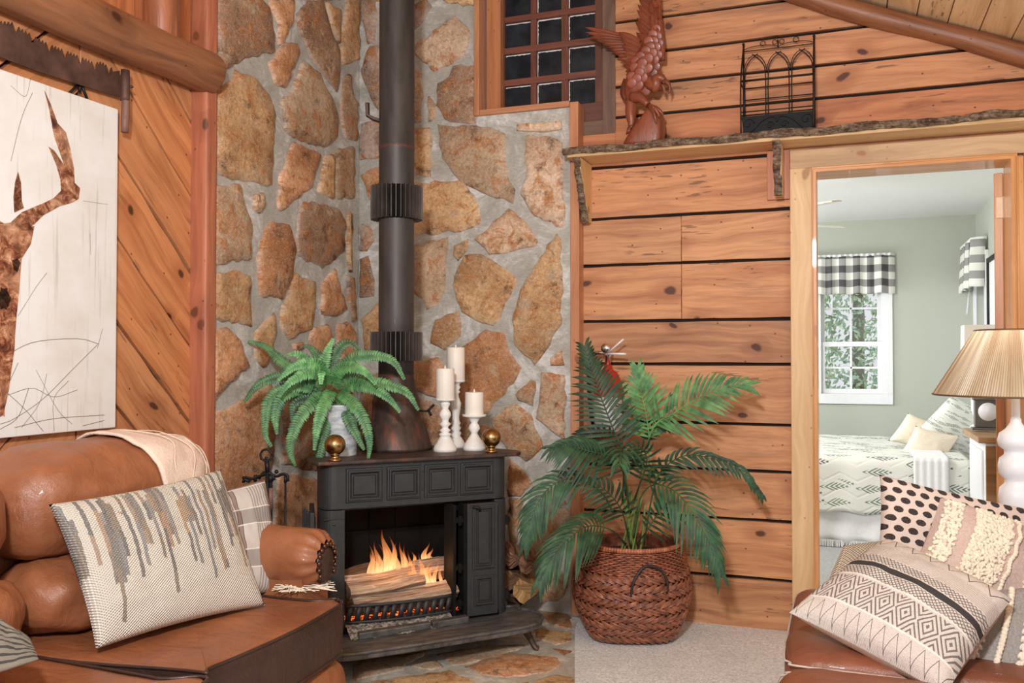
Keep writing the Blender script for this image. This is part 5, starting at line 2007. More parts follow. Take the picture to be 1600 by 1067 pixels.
# ------------------------------------------------------------------ fireplace tools
tb = atD(418, 745, 3.45)
ts = empty('fireplace_tool_set', (tb.x, tb.y, 0), 0, 'black wrought iron fireplace tool stand left of the stove', 'tool set')
U = Vector((.9374, .3482, 0))
def T(px, py): return onP(px, py, tb, (-.3482, .9374, 0))
mb = MB()
mb.tube([(tb.x, tb.y, .02), T(418, 735)], .008, 8)
mb.lathe([(.0, 0), (.11, 0), (.11, .012), (.05, .02), (.01, .03)], (tb.x, tb.y, 0), 20)
mb.tube([T(416 + 9 * math.cos(t), 711 + 9 * math.sin(t)) for t in [i * .4 for i in range(17)]], .0045, 8)
mb.tube(spline([T(407, 716), T(413, 719), T(416, 714), T(419, 719), T(425, 716)], 12), .004, 6)
mb.tube([T(417, 720), T(418, 738)], .009, 8)
mb.build('stand', M['iron'], ts)
mb = MB()
mb.tube(spline([T(380, 754), T(384, 746), T(395, 748), T(408, 743), T(420, 740), T(432, 744), T(440, 741), T(448, 742), T(450, 752)], 24), .0075, 8, flat=.7)
mb.tube(spline([T(379, 745), T(388, 752), T(392, 747)], 8), .006, 6)
mb.tube(spline([T(404, 748), T(414, 737), T(426, 742), T(428, 750)], 8), .006, 6)
mb.ball(T(432, 737), .008)
mb.build('hanger_bar', M['iron'], ts)
tg = 'fireplace tools hanging from the stand'
for k, (px, y0, y1, w, nm, lab, cat) in enumerate(((446, 752, 850, .004, 'fire_poker', 'thin iron fire poker hanging nearest the stove', 'poker'), (423, 750, 860, .007, 'ash_shovel', 'iron shovel with dark wooden grip hanging below the ring handle', 'shovel'), (399, 750, 850, .004, 'hearth_brush', 'hearth brush hanging at the left end of the tool stand', 'brush'))):
    a, b = T(px, y0), T(px, y1)
    b.z = .2
    t = empty(nm, a, 0, lab, cat, tg)
    mb = MB(); mb.tube([a, b], w, 8); mb.tube([a + Vector((0, 0, .02)), a - Vector((0, 0, .005))], w * 1.6, 8); mb.build('shaft', M['iron'], t)
    if nm == 'ash_shovel':
        mb = MB(); mb.tube([a - Vector((0, 0, .03)), a - Vector((0, 0, .11))], [.008, .0095], 8); mb.build('grip', M['sawwood'], t)
        mb = MB(); mb.box(b, (.1, .006, .13)); mb.build('scoop', M['iron'], t)
    elif nm == 'hearth_brush':
        mb = MB(); mb.tube([b, b - Vector((0, 0, .1))], [.02, .035], 10); mb.build('bristles', M['soil'], t)
    else:
        mb = MB(); mb.tube([b, b - Vector((.03, 0, -.02))], .005, 6); mb.build('hook', M['iron'], t)
# ------------------------------------------------------------------ plants
def frond(mb, pts, n, length, wid, ang=(60, 25), droop=.25, style='palm', bright=1.0, roll=0.0, start=.12, stemr=.003, stem=None, fold=.25, asym=1.0):
    P = spline(pts, 40)
    L = [0]
    for a, b in zip(P, P[1:]): L.append(L[-1] + (b - a).length)
    tot = L[-1]
    m = stem if stem is not None else mb
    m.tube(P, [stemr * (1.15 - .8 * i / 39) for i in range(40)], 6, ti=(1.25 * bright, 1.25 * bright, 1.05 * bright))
    for k in range(n):
        f = start + (1 - start) * (k + .5) / n
        s = f * tot
        i = max(j for j in range(40) if L[j] <= s)
        i = min(i, 38)
        p = P[i].lerp(P[i + 1], (s - L[i]) / max(1e-6, L[i + 1] - L[i]))
        t = (P[i + 1] - P[i]).normalized()
        view = (CAM - p).normalized()
        N = (view - t * view.dot(t))
        N = (N.normalized() + Vector((0, 0, .35))).normalized()
        N = (N - t * N.dot(t)).normalized()
        if roll: N = Matrix.Rotation(roll, 3, t) @ N
        Sd = t.cross(N).normalized()
        for sg in (-1, 1):
            g = (f - start) / (1 - start)
            ln = length(g) * (1 if sg > 0 else asym) * random.uniform(.9, 1.08)
            a = math.radians(ang[0] + (ang[1] - ang[0]) * g + random.uniform(-5, 5))
            d = (Sd * sg * math.sin(a) + t * math.cos(a)).normalized()
            seg = 5 if style == 'palm' else 4
            vs = []; gc = []
            pr = [(0, .35), (.2, .9), (.45, 1), (.75, .75), (1, .04)] if style == 'palm' else [(0, .75), (.3, 1), (.65, .9), (.9, .6), (1, .1)]
            wn = N.cross(d).normalized()
            for u, w in pr:
                c = p + d * ln * u - Vector((0, 0, 1)) * droop * ln * u * u + N * (.10 * ln * math.sin(u * 3.1))
                ww = wid * w * (1 + (.18 * math.sin(u * 40) if style != 'palm' else 0))
                vs += [c - wn * ww + N * fold * ww, c, c + wn * ww + N * fold * ww]
                gc += [(u, 0, 0)] * 3
            m5 = len(pr)
            fs = []
            for q in range(m5 - 1):
                for e in (0, 1):
                    fs.append((q * 3 + e, q * 3 + e + 1, q * 3 + e + 4, q * 3 + e + 3))
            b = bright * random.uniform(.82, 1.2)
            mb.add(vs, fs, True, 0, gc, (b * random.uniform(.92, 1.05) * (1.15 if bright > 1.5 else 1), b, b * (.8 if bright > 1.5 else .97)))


def palm_len(L0):
    return lambda g: L0 * (.55 + .45 * math.sin(math.pi * min(1, g * 1.1 + .12))) * (1 - .35 * g)


def Z4(x, y, d): return atD(780 + x / 3.636, 500 + y / 3.636, d)
def P_(x, y, d): return atD(x, y, d)
BC = Vector((1.54, -.262, .006))
palm = empty('potted_palm', (BC.x, BC.y, .07), 0, 'tall artificial green palm standing in the wicker basket', 'palm')
crown = Vector((BC.x, BC.y, .36))
FR = [
    # pts, n, len, bright, ang, droop, roll
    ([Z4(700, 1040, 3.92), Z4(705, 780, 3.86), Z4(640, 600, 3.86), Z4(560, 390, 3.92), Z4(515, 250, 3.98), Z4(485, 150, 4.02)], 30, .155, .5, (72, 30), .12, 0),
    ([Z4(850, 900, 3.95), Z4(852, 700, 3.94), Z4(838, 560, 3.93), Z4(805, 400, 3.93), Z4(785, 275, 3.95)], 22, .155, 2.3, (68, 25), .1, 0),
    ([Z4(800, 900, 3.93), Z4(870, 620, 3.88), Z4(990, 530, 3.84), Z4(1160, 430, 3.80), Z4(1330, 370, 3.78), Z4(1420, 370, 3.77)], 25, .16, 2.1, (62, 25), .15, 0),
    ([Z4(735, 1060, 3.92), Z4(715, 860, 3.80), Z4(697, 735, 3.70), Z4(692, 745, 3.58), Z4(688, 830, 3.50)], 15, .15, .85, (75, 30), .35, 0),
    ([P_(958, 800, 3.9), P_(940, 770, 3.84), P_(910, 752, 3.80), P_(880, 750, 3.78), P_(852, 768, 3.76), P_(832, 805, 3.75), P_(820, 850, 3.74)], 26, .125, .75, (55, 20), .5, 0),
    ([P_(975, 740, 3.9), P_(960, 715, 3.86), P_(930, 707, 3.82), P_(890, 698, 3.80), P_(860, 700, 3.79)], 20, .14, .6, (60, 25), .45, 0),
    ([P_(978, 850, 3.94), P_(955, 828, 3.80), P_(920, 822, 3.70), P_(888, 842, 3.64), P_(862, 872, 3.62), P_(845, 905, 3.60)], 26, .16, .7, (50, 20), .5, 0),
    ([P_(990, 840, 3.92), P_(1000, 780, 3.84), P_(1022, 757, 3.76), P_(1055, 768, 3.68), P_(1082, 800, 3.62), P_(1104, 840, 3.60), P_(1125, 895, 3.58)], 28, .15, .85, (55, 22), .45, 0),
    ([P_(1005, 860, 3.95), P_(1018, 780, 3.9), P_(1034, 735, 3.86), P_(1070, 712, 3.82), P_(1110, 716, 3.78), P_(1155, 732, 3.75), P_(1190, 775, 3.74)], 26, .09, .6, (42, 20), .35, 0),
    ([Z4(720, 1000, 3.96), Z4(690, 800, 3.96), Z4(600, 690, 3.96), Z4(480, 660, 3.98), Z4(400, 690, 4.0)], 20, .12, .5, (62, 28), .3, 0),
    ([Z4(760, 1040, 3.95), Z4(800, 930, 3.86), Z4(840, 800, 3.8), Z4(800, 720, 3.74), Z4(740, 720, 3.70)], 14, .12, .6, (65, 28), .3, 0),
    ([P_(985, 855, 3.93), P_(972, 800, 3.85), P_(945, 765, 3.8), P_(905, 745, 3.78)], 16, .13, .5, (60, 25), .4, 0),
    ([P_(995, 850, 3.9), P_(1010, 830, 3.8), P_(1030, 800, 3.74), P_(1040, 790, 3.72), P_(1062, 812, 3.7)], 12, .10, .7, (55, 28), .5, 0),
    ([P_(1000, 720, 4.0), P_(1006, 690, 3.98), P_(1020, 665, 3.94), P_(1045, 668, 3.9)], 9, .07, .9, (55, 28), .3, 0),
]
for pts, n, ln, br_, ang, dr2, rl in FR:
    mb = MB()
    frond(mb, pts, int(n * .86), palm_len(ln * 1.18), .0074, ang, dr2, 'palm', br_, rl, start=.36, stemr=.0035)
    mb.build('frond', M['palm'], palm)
mb = MB()
for k in range(9):
    a = k * .7; r0 = .02 + .016 * (k % 3)
    b0 = crown + Vector((r0 * math.cos(a), r0 * math.sin(a), -.03))
    b1 = P_(968 + k * 5, 760 + (k % 3) * 14, 3.93)
    mb.tube(spline([b0, b0.lerp(b1, .5) + Vector((.006 * math.cos(a), 0, 0)), b1], 10), .0048, 7, ti=(1, 1, 1))
mb.build('stems', M['stem'], palm)
mb = MB()
mb.lathe([(0, .37), (.12, .365), (.19, .35), (.2, .33), (0, .32)], (BC.x, BC.y, 0), 24)
mb.build('dark_moss', M['soil'], palm)

# wicker basket, rounded-square base swelling to a round rim
bk = empty('wicker_basket', (BC.x, BC.y, .006), 0, 'round reddish brown wicker basket with a dark loop handle on the carpet', 'basket')
BH = .405
def brad(z, a):
    f = z / BH
    r = .172 + (.25 - .172) * math.sin(min(1, f / .52) * math.pi / 2) if f < .52 else .25 - (.25 - .212) * ((f - .52) / .48) ** 1.6
    sq = (abs(math.cos(a)) ** 4 + abs(math.sin(a)) ** 4) ** -.25
    w = max(0, 1 - f / .45)
    return r * (1 + (sq - 1) * w * .9)
RA = math.radians(18)
def bp(z, a, o=0.0):
    r = brad(z, a - RA) + o
    return Vector((BC.x + r * math.cos(a), BC.y + r * math.sin(a), .008 + z))
mb = MB()
mb.grid(60, 24, lambda u, v: bp(BH * .98 * v, u * 2 * math.pi, -.012), cu=True)
mb.add([bp(.002, 2 * math.pi * k / 60, -.012) for k in range(60)], [tuple(range(60))])
for row in range(12):
    fine = row > 8
    if row <= 8:
        z0 = .012 + row * .0325; hgt = .034
        ns = 40
        sgn = 1 if row % 2 else -1
        for k in range(ns):
            a0 = 2 * math.pi * (k + (.5 if row % 2 else 0)) / ns
            for j, off in enumerate((-.0075, 0, .0075)):
                span = 2 * math.pi / ns * 1.75
                pp = []
                for q in range(6):
                    u = q / 5
                    a = a0 + span * u
                    z = z0 + (hgt * .78) * (u if sgn > 0 else 1 - u) + off * .8
                    pp.append(bp(max(.002, z), a, .004 + .009 * math.sin(math.pi * u) - .002))
                mb.tube(pp, [.0036, .0046, .0048, .0048, .0046, .0034], 5, ti=tn(.28, (1, 1, 1), .1), caps=False)
    else:
        for sub in range(4):
            z = .306 + (row - 9) * .029 + sub * .0073
            ph = sub % 2
            pp = [bp(z, 2 * math.pi * q / 144, .002 + .005 * math.cos(math.pi * (q / 2 + ph))) for q in range(145)]
            mb.tube(pp, .0037, 5, ti=tn(.2, (1.05, .95, .9), .08), caps=False)
mb.build('woven_body', M['wicker'], bk)
mb = MB()
for k in range(110):
    a = 2 * math.pi * k / 110
    c = bp(BH - .004, a, .001)
    mb.ball(c, (.008, .0125, .0115), 6, 5, M=Matrix.Rotation(a + .3, 3, 'Z'), ti=tn(.12, (1.5, 1.35, 1.2), .03))
mb.build('rim', M['wicker'], bk)
def bpx(px, z, o):
    best = min((abs((lambda w: 800 + F * ((w - CAM).x * .9374 + (w - CAM).y * .3482) / (-(w - CAM).x * .3482 + (w - CAM).y * .9374))(bp(z, a)) - px), a) for a in [math.radians(t) for t in range(190, 350)])
    return bp(z, best[1], o)
mb = MB()
mb.tube(spline([bpx(985, .225, .008), bpx(987, .27, .018), bpx(993, .31, .022), bpx(1004, .345, .02), bpx(1015, .347, .02), bpx(1029, .325, .02), bpx(1037, .28, .018), bpx(1039, .23, .008)], 26), .0058, 8)
mb.build('handle', M['handle_dk'], bk)
# white lead end on the planks
mb = MB()
mb.tube(spline([onY(1102, 884, -.006), onY(1113, 888, -.012), onY(1119, 903, -.014), onY(1122, 916, -.012)], 10), .003, 6)
o = mb.build('cable_end', M['white_paint'], None, loc=onY(1113, 895, -.01)); tag(o, 'short white cable end poking from the planks right of the basket', 'cable')

# ------------------------------------------------------------------ fern in a pale metal pot on the mantel
pb = onZ(530, 711, .816)
pb = Vector((pb.x, pb.y, .816))
pdep = (pb - CAM).dot(Vector((-.3482, .9374, 0)))
fp = empty('flower_pot', pb, 0, 'pale brushed cylinder plant pot at the left of the stove mantel', 'pot')
mb = MB()
mb.lathe([(0, 0), (.070, 0), (.0715, .004), (.0735, .2), (.0755, .204), (.0755, .212), (.071, .212), (.069, .19), (0, .19)], pb, 36)
mb.build('pot_body', M['pot'], fp)
mb = MB(); mb.lathe([(.069, .191), (.04, .205), (0, .21)], pb, 20); mb.build('potting_moss', M['soil'], fp)
fern = empty('boston_fern', pb + Vector((0, 0, .2)), 0, 'bushy green artificial fern spilling over the pale pot', 'fern')
def Z3(x, y, o=0.0): return atD(340 + x / 4, 480 + y / 4, pdep - o)
FN = [
    ([(660, 520), (540, 440), (400, 330), (290, 240), (190, 212)], (0, 0, -.03, -.05, -.05), .8),
    ([(650, 520), (520, 440), (400, 430), (260, 480), (165, 590)], (0, .03, .06, .08, .08), .72),
    ([(660, 500), (640, 380), (590, 345), (480, 370), (380, 455)], (0, .05, .08, .11, .13), 1.35),
    ([(670, 520), (640, 420), (560, 410), (450, 470), (388, 552)], (0, .06, .1, .14, .16), 1.2),
    ([(650, 540), (540, 490), (420, 500), (320, 580), (300, 700), (300, 800), (335, 870)], (0, .04, .06, .08, .09, .09, .09), .85),
    ([(560, 520), (460, 520), (390, 570), (360, 680), (372, 790)], (0, .06, .09, .1, .1), .9),
    ([(690, 540), (610, 580), (520, 680), (465, 800), (455, 900), (485, 990)], (0, .07, .11, .13, .13, .12), .85),
    ([(710, 520), (700, 540), (650, 640), (620, 760), (605, 890)], (0, .08, .14, .16, .16), 1.1),
    ([(720, 540), (690, 640), (660, 800), (635, 940), (640, 1060)], (0, .05, .09, .1, .1), .6),
    ([(740, 520), (800, 560), (880, 640), (935, 760), (950, 860), (942, 945)], (0, .07, .11, .12, .12, .12), .9),
    ([(740, 540), (790, 600), (830, 720), (880, 820), (915, 890)], (0, .05, .08, .09, .09), .65),
    ([(720, 500), (760, 390), (840, 370), (930, 410), (988, 482)], (0, .07, .11, .14, .16), 1.25),
    ([(760, 520), (850, 480), (960, 500), (1060, 560), (1140, 652)], (0, .06, .09, .1, .1), .95),
    ([(780, 510), (900, 470), (1050, 480), (1180, 530), (1255, 640)], (0, .03, .04, .05, .05), .85),
    ([(720, 480), (820, 330), (950, 300), (1090, 330), (1168, 450)], (0, .02, .02, .02, .03), .8),
    ([(690, 500), (660, 380), (680, 290), (722, 195)], (0, .02, .02, .01), 1.15),
    ([(710, 480), (720, 330), (770, 240), (830, 220), (885, 270)], (0, -.03, -.04, -.04, -.03), .5),
    ([(680, 500), (600, 370), (500, 290), (435, 300)], (0, .02, .05, .07), 1.2),
    ([(690, 500), (640, 330), (580, 250), (530, 240)], (0, -.05, -.07, -.07), .55),
    ([(680, 500), (660, 420), (650, 400), (645, 480)], (0, .09, .13, .15), 1.4),
    ([(700, 520), (800, 430), (900, 440), (1000, 500), (1020, 560)], (0, .03, .05, .06, .06), .6),
    ([(700, 540), (560, 560), (480, 600), (460, 700)], (0, .02, .03, .03), .5),
    ([(670, 540), (560, 520), (440, 540), (400, 600), (395, 650)], (0, 0, 0, .02, .02), .45),
    ([(720, 500), (740, 400), (720, 340), (700, 330)], (0, -.02, -.03, -.03), .6),
]
for k, (pts, of, b_) in enumerate(FN):
    mb = MB()
    P3 = [Z3(x, y, o) for (x, y), o in zip(pts, of)]
    Lf = sum((a - b).length for a, b in zip(P3, P3[1:]))
    frond(mb, P3, int(Lf / .0105), lambda g: .031 * (.45 + .55 * math.sin(math.pi * min(1, g * .75 + .28))) * (1 - .45 * g ** 3), .0050, (80, 60), .12, 'fern', b_, 0, start=.10, stemr=.0018, fold=.3)
    mb.build('frond', M['fern'], fern)
# ------------------------------------------------------------------ soft things
def se(v, e): return math.copysign(abs(v) ** e, v)


def loftbody(mb, c, a, b, y0, y1, e=.7, pe=4.0, nu=44, nv=40, wr=.006, off=0.0, ur=(0, 1), vr=(0, 1), seed=0, close=True, mi=0, ti=None, axis='Y', umin=None, bul=0.0):
    """rounded body along an axis; section half sizes a (horizontal) and b (vertical)"""
    def fn(u, v):
        if umin: u = umin(v) + (1 - umin(v)) * u
        uu = ur[0] + (ur[1] - ur[0]) * u
        vv = vr[0] + (vr[1] - vr[0]) * v
        t = 2 * uu - 1
        # cluster towards the ends
        t = math.sin(t * math.pi / 2)
        s = max(.0, 1 - abs(t) ** pe) ** (1 / pe)
        y = y0 + (y1 - y0) * (t * .5 + .5)
        ang = 2 * math.pi * vv
        k = (1 + bul * math.cos(t * 1.5))
        x = a * s * se(math.cos(ang), e) * k; z = b * s * se(math.sin(ang), e)
        p = Vector((x, y, z))
        n = Vector((x / (a * a), (t * abs(t) ** 3) * .8 / max(.05, abs(y1 - y0)), z / (b * b)))
        n = n.normalized() if n.length > 1e-6 else Vector((0, 0, 1))
        p += n * (off + wr * fbm((x * 1.2 + seed, y * 1.1, z * 2.2), 7, 3))
        if axis == 'X': p = Vector((p.y, p.x, p.z))
        return Vector(c) + p
    return mb.grid(nu, nv, fn, cv=(vr == (0, 1)), mi=mi, ti=ti)


def pillow(name, corners, T, mat, back=None, label=None, cat='pillow', group=None, n=36, sag=.05, seed=0, wr=.006, flip=1, extra=None, parent=None, power=.42):
    BL, BR, TR, TL = [Vector(p) for p in corners]
    cen = (BL + BR + TR + TL) / 4
    nrm = ((BR - BL).cross(TL - BL)).normalized()
    if nrm.dot(CAM - cen) < 0: nrm = -nrm
    def surf(sg):
        def fn(u, v):
            U, V = 2 * u - 1, 2 * v - 1
            U2 = U * (1 - sag * (1 - V * V)); V2 = V * (1 - sag * (1 - U * U))
            a, b = U2 * .5 + .5, V2 * .5 + .5
            p = BL * (1 - a) * (1 - b) + BR * a * (1 - b) + TR * a * b + TL * (1 - a) * b
            h = T * (max(0, (1 - U ** 2) * (1 - V ** 2)) ** power)
            w = wr * fbm((U * 2 + seed, V * 2, seed), 1.5, 3) * (1 - max(abs(U), abs(V)) ** 6)
            return p + nrm * (sg * h + w)
        return fn
    mb = MB()
    mb.grid(n, n, surf(1))
    if back is None: mb.grid(n, n, surf(-1))
    base = Vector((cen.x, cen.y, min(p.z for p in (BL, BR, TR, TL))))
    if parent is None and (back is not None or extra):
        t = empty(name, base, 0, label, cat, group)
        mb.build('front_cover', mat, t)
        if back is not None:
            m2 = MB(); m2.grid(n, n, surf(-1)); m2.build('back_cover', back, t)
        if extra: extra(t, surf(1), nrm)
        return t
    o = mb.build(name, mat, parent, loc=None if parent else base, weld=True)
    if parent is None: tag(o, label, cat, group)
    return o


# ------------------------------------------------------------------ tan leather sofa along the diagonal-board wall
sofa = empty('leather_sofa', (.5, -2.4, 0), 0, 'tan leather rolled-arm sofa against the diagonal board wall', 'sofa')


def seat(y0, y1, x1, far, seed, z=.475):
    mb = MB()
    out = [(.36, y1 - .03), (.84, y1 - .05), (.93, y1 - (.0 if far else .05)), (x1 - .035, y1 - .008), (x1, y1 - .06), (x1 + .02, (y0 + y1) / 2), (x1, y0 + .05), (x1 - .04, y0 + .005), (.36, y0 + .0)]
    P = spline([Vector((a, b, 0)) for a, b in out + out[:1]], 73)[:-1]
    cx, cy = .68, (y0 + y1) / 2
    n = 72
    vs = []; fs = []
    R_ = [0, .1, .2, .3, .4, .5, .6, .7, .8, .88, .94, .98, 1.0]
    for r in R_:
        for p in P:
            x, y = cx + (p.x - cx) * r, cy + (p.y - cy) * r
            vs.append(Vector((x, y, z - .008 + .005 * (1 - r ** 6) + .006 * fbm((x + seed, y * 1.5, 0), 7, 3) * (1 - r ** 8) - (.012 * (r > .99)))))
    fs = [(k * n + i, k * n + (i + 1) % n, (k + 1) * n + (i + 1) % n, (k + 1) * n + i) for k in range(len(R_) - 1) for i in range(n)]
    mb.add(vs, fs, True)
    c = mb.build('seat_cushion', M['leather'], sofa, weld=True)
    mb = MB()
    levels = [(-.002, 1.0), (-.01, 1.012), (-.05, 1.02), (-.10, 1.018), (-.145, 1.01), (-.16, 1.0)]
    vs = []
    for dz, s in levels:
        for p in P:
            vs.append(Vector((cx + (p.x - cx) * s, cy + (p.y - cy) * (1 + (s - 1) * .5), z + dz - .006 + .003 * fbm((p.x * 2, p.y * 2, dz * 12), 8))))
    fs = [(k * n + i, k * n + (i + 1) % n, (k + 1) * n + (i + 1) % n, (k + 1) * n + i) for k in range(len(levels) - 1) for i in range(n)]
    fs.append(tuple(range((len(levels) - 1) * n, len(levels) * n)))
    mb.add(vs, fs, True)
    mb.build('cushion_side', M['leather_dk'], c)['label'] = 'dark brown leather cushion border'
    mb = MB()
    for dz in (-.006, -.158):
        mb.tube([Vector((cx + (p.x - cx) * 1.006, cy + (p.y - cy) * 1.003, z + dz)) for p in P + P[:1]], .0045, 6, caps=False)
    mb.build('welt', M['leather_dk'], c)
seat(-2.425, -1.74, .985, True, 3)
seat(-3.13, -2.435, 1.04, False, 9)
mb = MB()
loftbody(mb, (.58, 0, .20), .425, .135, -3.20, -1.75, .35, 8, wr=.004, seed=4)
mb.build('base', M['leather'], sofa)
mb = MB()
for y0, y1 in ((-2.43, -1.76), (-3.12, -2.45)):
    loftbody(mb, (.94, 0, .205), .07, .105, y0, y1, .6, 7, wr=.006, seed=y0)
mb.build('front_panel', M['leather'], sofa)
# far rolled arm
def arm(yc, nm='arm'):
    mb = MB()
    def fn(u, v):
        t = u
        X = .22 + .66 * t
        r = .092 * (1 + .05 * math.sin(t * 3))
        if t > .93: r *= math.cos((t - .93) / .07 * 1.15) ** .5
        a = 2 * math.pi * v
        dz = 1.0 if math.sin(a) > 0 else 1.0
        pk = .006 * math.sin(a * 13) * max(0, (t - .78) / .22) ** 2
        return Vector((X, yc + (r + pk) * math.cos(a) * .98, .578 + (r + pk) * math.sin(a) + .004 * fbm((X * 3, a, 0), 3)))
    mb.grid(40, 60, fn, cv=True)
    mb.box((.53, yc, .34), (.62, .15, .42))
    o = mb.build(nm, M['leather'], sofa)
    mb = MB()
    mb.lathe([(.0, .012), (.03, .011), (.047, .004), (.052, -.01)], (.878, yc, .565), 24, M=Matrix.Rotation(math.pi / 2, 3, 'Y') @ Matrix.Scale(1.25, 3, (1, 0, 0)))
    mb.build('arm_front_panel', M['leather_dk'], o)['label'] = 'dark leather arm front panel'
    mb = MB()
    for k in range(13):
        a = math.radians(-35 + 250 * k / 12)
        mb.ball((.886, yc + .049 * math.cos(a), .568 + .060 * math.sin(a)), (.007, .0088, .0088), 10, 8)
    mb.build('nailhead_row', plain('antique_nail', lin(96, 66, 52), .3, .8), o)
arm(-1.70)
arm(-3.25)
# back: headrest roll over lumbar cushion for each seat, with wrinkles
def HR(u0, off, mb, umin=None, ur=(0, 1), vr=(0, 1), wr=.014, nu=48):
    return loftbody(mb, (.275, 0, .805), .195, .165, -2.43, -1.665, .72, 3.2, nu=nu, nv=56, wr=wr, seed=2, off=off, umin=umin, ur=ur, vr=vr)
for k, (y0, y1) in enumerate(((-2.43, -1.665), (-3.2, -2.44))):
    mb = MB()
    if k == 0: HR(0, 0, mb)
    else: loftbody(mb, (.285, 0, .808), .20, .165, y0, y1, .72, 3.2, wr=.009, seed=7)
    h = mb.build('headrest', M['leather'], sofa)
    mb = MB()
    ym = y0 + (y1 - y0) * .62
    mb.tube([Vector((.275 + (.198) * se(math.cos(a), .72), ym + .02 * math.sin(a), .805 + .168 * se(math.sin(a), .72))) for a in [math.radians(-60 + 170 * i / 24) for i in range(25)]], .003, 6)
    mb.build('stitched_seam', M['leather_dk'], h)
    mb = MB()
    loftbody(mb, (.37, 0, .565), .165, .115, y0 + .01, y1 + (.0), .75, 3.4, wr=.017, seed=5 + k * 3)
    mb.build('lumbar_cushion', M['leather'], sofa)
mb = MB()
loftbody(mb, (.15, 0, .52), .10, .36, -3.26, -1.69, .4, 8, wr=.003)
mb.build('back_frame', M['leather'], sofa)
# pale throw over the far end of the back
mb = MB()
HR(0, .012, mb, umin=lambda v: .60 - .14 * math.sin(v * 2.2) + .12 * v, ur=(0, 1), vr=(-.16, .5), wr=.011, nu=30)
thr = mb.build('throw_blanket', M['throw'], None, loc=(.3, -1.8, .8), solid=.008)
tag(thr, 'pale pinkish cable-knit throw draped over the far end of the leather sofa back', 'throw blanket')
mb = MB()
for q in range(5):
    def fz(u, q=q):
        v = -.12 + .6 * u
        return v
    pts = []
    for i in range(40):
        v = i / 39
        uu = .62 + .07 * q + .02 * math.sin(v * 16 + q * 1.6)
        t = math.sin((2 * uu - 1) * math.pi / 2)
        s = max(.0, 1 - abs(t) ** 3.2) ** (1 / 3.2)
        y = -2.43 + .765 * (t * .5 + .5)
        a = 2 * math.pi * (-.10 + .5 * v)
        pts.append(Vector((.275 + (.195 * s + .021) * se(math.cos(a), .72), y, .805 + (.165 * s + .021) * se(math.sin(a), .72))))
    mb.tube(pts, .0018, 5, caps=False)
mb.build('cable_ribs', M['throw'], thr, world=True)
for v in bpy.data.objects[thr.children[0].name].data.vertices if False else []: pass

pillow('streaked_pillow', [onX(150, 1014, .67), onX(414, 946, .80), onX(345, 733, .58), onX(76, 788, .50)], .075, M['striped'], label='cream wool pillow with dark and ochre vertical streaks, nearest on the leather sofa', sag=.06, seed=2, n=48)
pillow('plaid_pillow', [onX(318, 940, .66), onX(437, 926, .72), onX(413, 748, .56), onX(296, 778, .50)], .06, M['plaid'], label='grey and cream plaid pillow behind the streaked pillow by the sofa arm', sag=.04, seed=6, n=40)
# fringe of a throw lying on the seat
mb = MB()
rg = random.Random(4)
for k in range(46):
    a = onZ(432 + rg.uniform(-8, 30), 918 + rg.uniform(-6, 8), .497)
    b = onZ(470 + rg.uniform(-25, 62), 914 + rg.uniform(-8, 12), .497)
    m_ = a.lerp(b, .5) + Vector((0, 0, rg.uniform(0, .012)))
    a.z += rg.uniform(-.002, .01)
    mb.tube(spline([a, m_, b], 7), .0016, 4, caps=False)
o = mb.build('throw_fringe', M['cream_cloth'], None, loc=onZ(470, 915, .49)); tag(o, 'cream yarn fringe lying on the tan seat in front of the rolled arm', 'fringe', kind='stuff')
pillow('striped_throw', [onX(-70, 1075, .80), onX(62, 1030, .80), onX(48, 1000, .72), onX(-70, 925, .62)], .02, M['bluethrow'], label='cream and grey striped woven throw at the left edge of the sofa', cat='throw blanket', seed=9, sag=.03)
# ------------------------------------------------------------------ chestnut leather sofa on the right
rs = empty('chestnut_sofa', (2.7, -1.8, 0), 0, 'chestnut leather sofa with pale piping at the lower right under the pillows', 'sofa')
def seatR(y0, y1, x0, z, seed):
    mb = MB()
    loftbody(mb, ((x0 + 3.0) / 2, 0, z - .09), (3.0 - x0) / 2, .095, y0, y1, .33, 9, wr=.006, seed=seed)
    c = mb.build('seat_cushion', M['leather_r'], rs)
    mb = MB()
    xa, xb = x0 + .012, 2.98
    for zz in (z - .028, z - .155):
        pts = spline([(xb, y1 - .004, zz), (xa + .08, y1 - .004, zz), (xa + .01, y1 - .03, zz), (xa - .008, y1 - .09, zz), (xa - .01, (y0 + y1) / 2, zz), (xa - .008, y0 + .09, zz), (xa + .01, y0 + .03, zz), (xa + .08, y0 + .004, zz), (xb, y0 + .004, zz)], 60)
        mb.tube(pts, .0028, 6)
    mb.build('piping', M['piping'], c)['label'] = 'pale contrast piping'
seatR(-1.80, -1.02, 2.275, .47, 3)
seatR(-2.60, -1.81, 2.27, .46, 8)
mb = MB(); loftbody(mb, (2.68, 0, .17), .39, .15, -2.62, -1.0, .3, 10, wr=.003); mb.build('base', M['leather_r'], rs)
mb = MB(); loftbody(mb, (3.14, 0, .48), .13, .44, -2.7, -1.12, .5, 7, wr=.006); mb.build('backrest', M['leather_r'], rs)
mb = MB(); loftbody(mb, (0, -1.03, .37), .08, .22, 2.58, 3.2, .6, 6, wr=.005, axis='X'); mb.build('arm', M['leather_r'], rs)

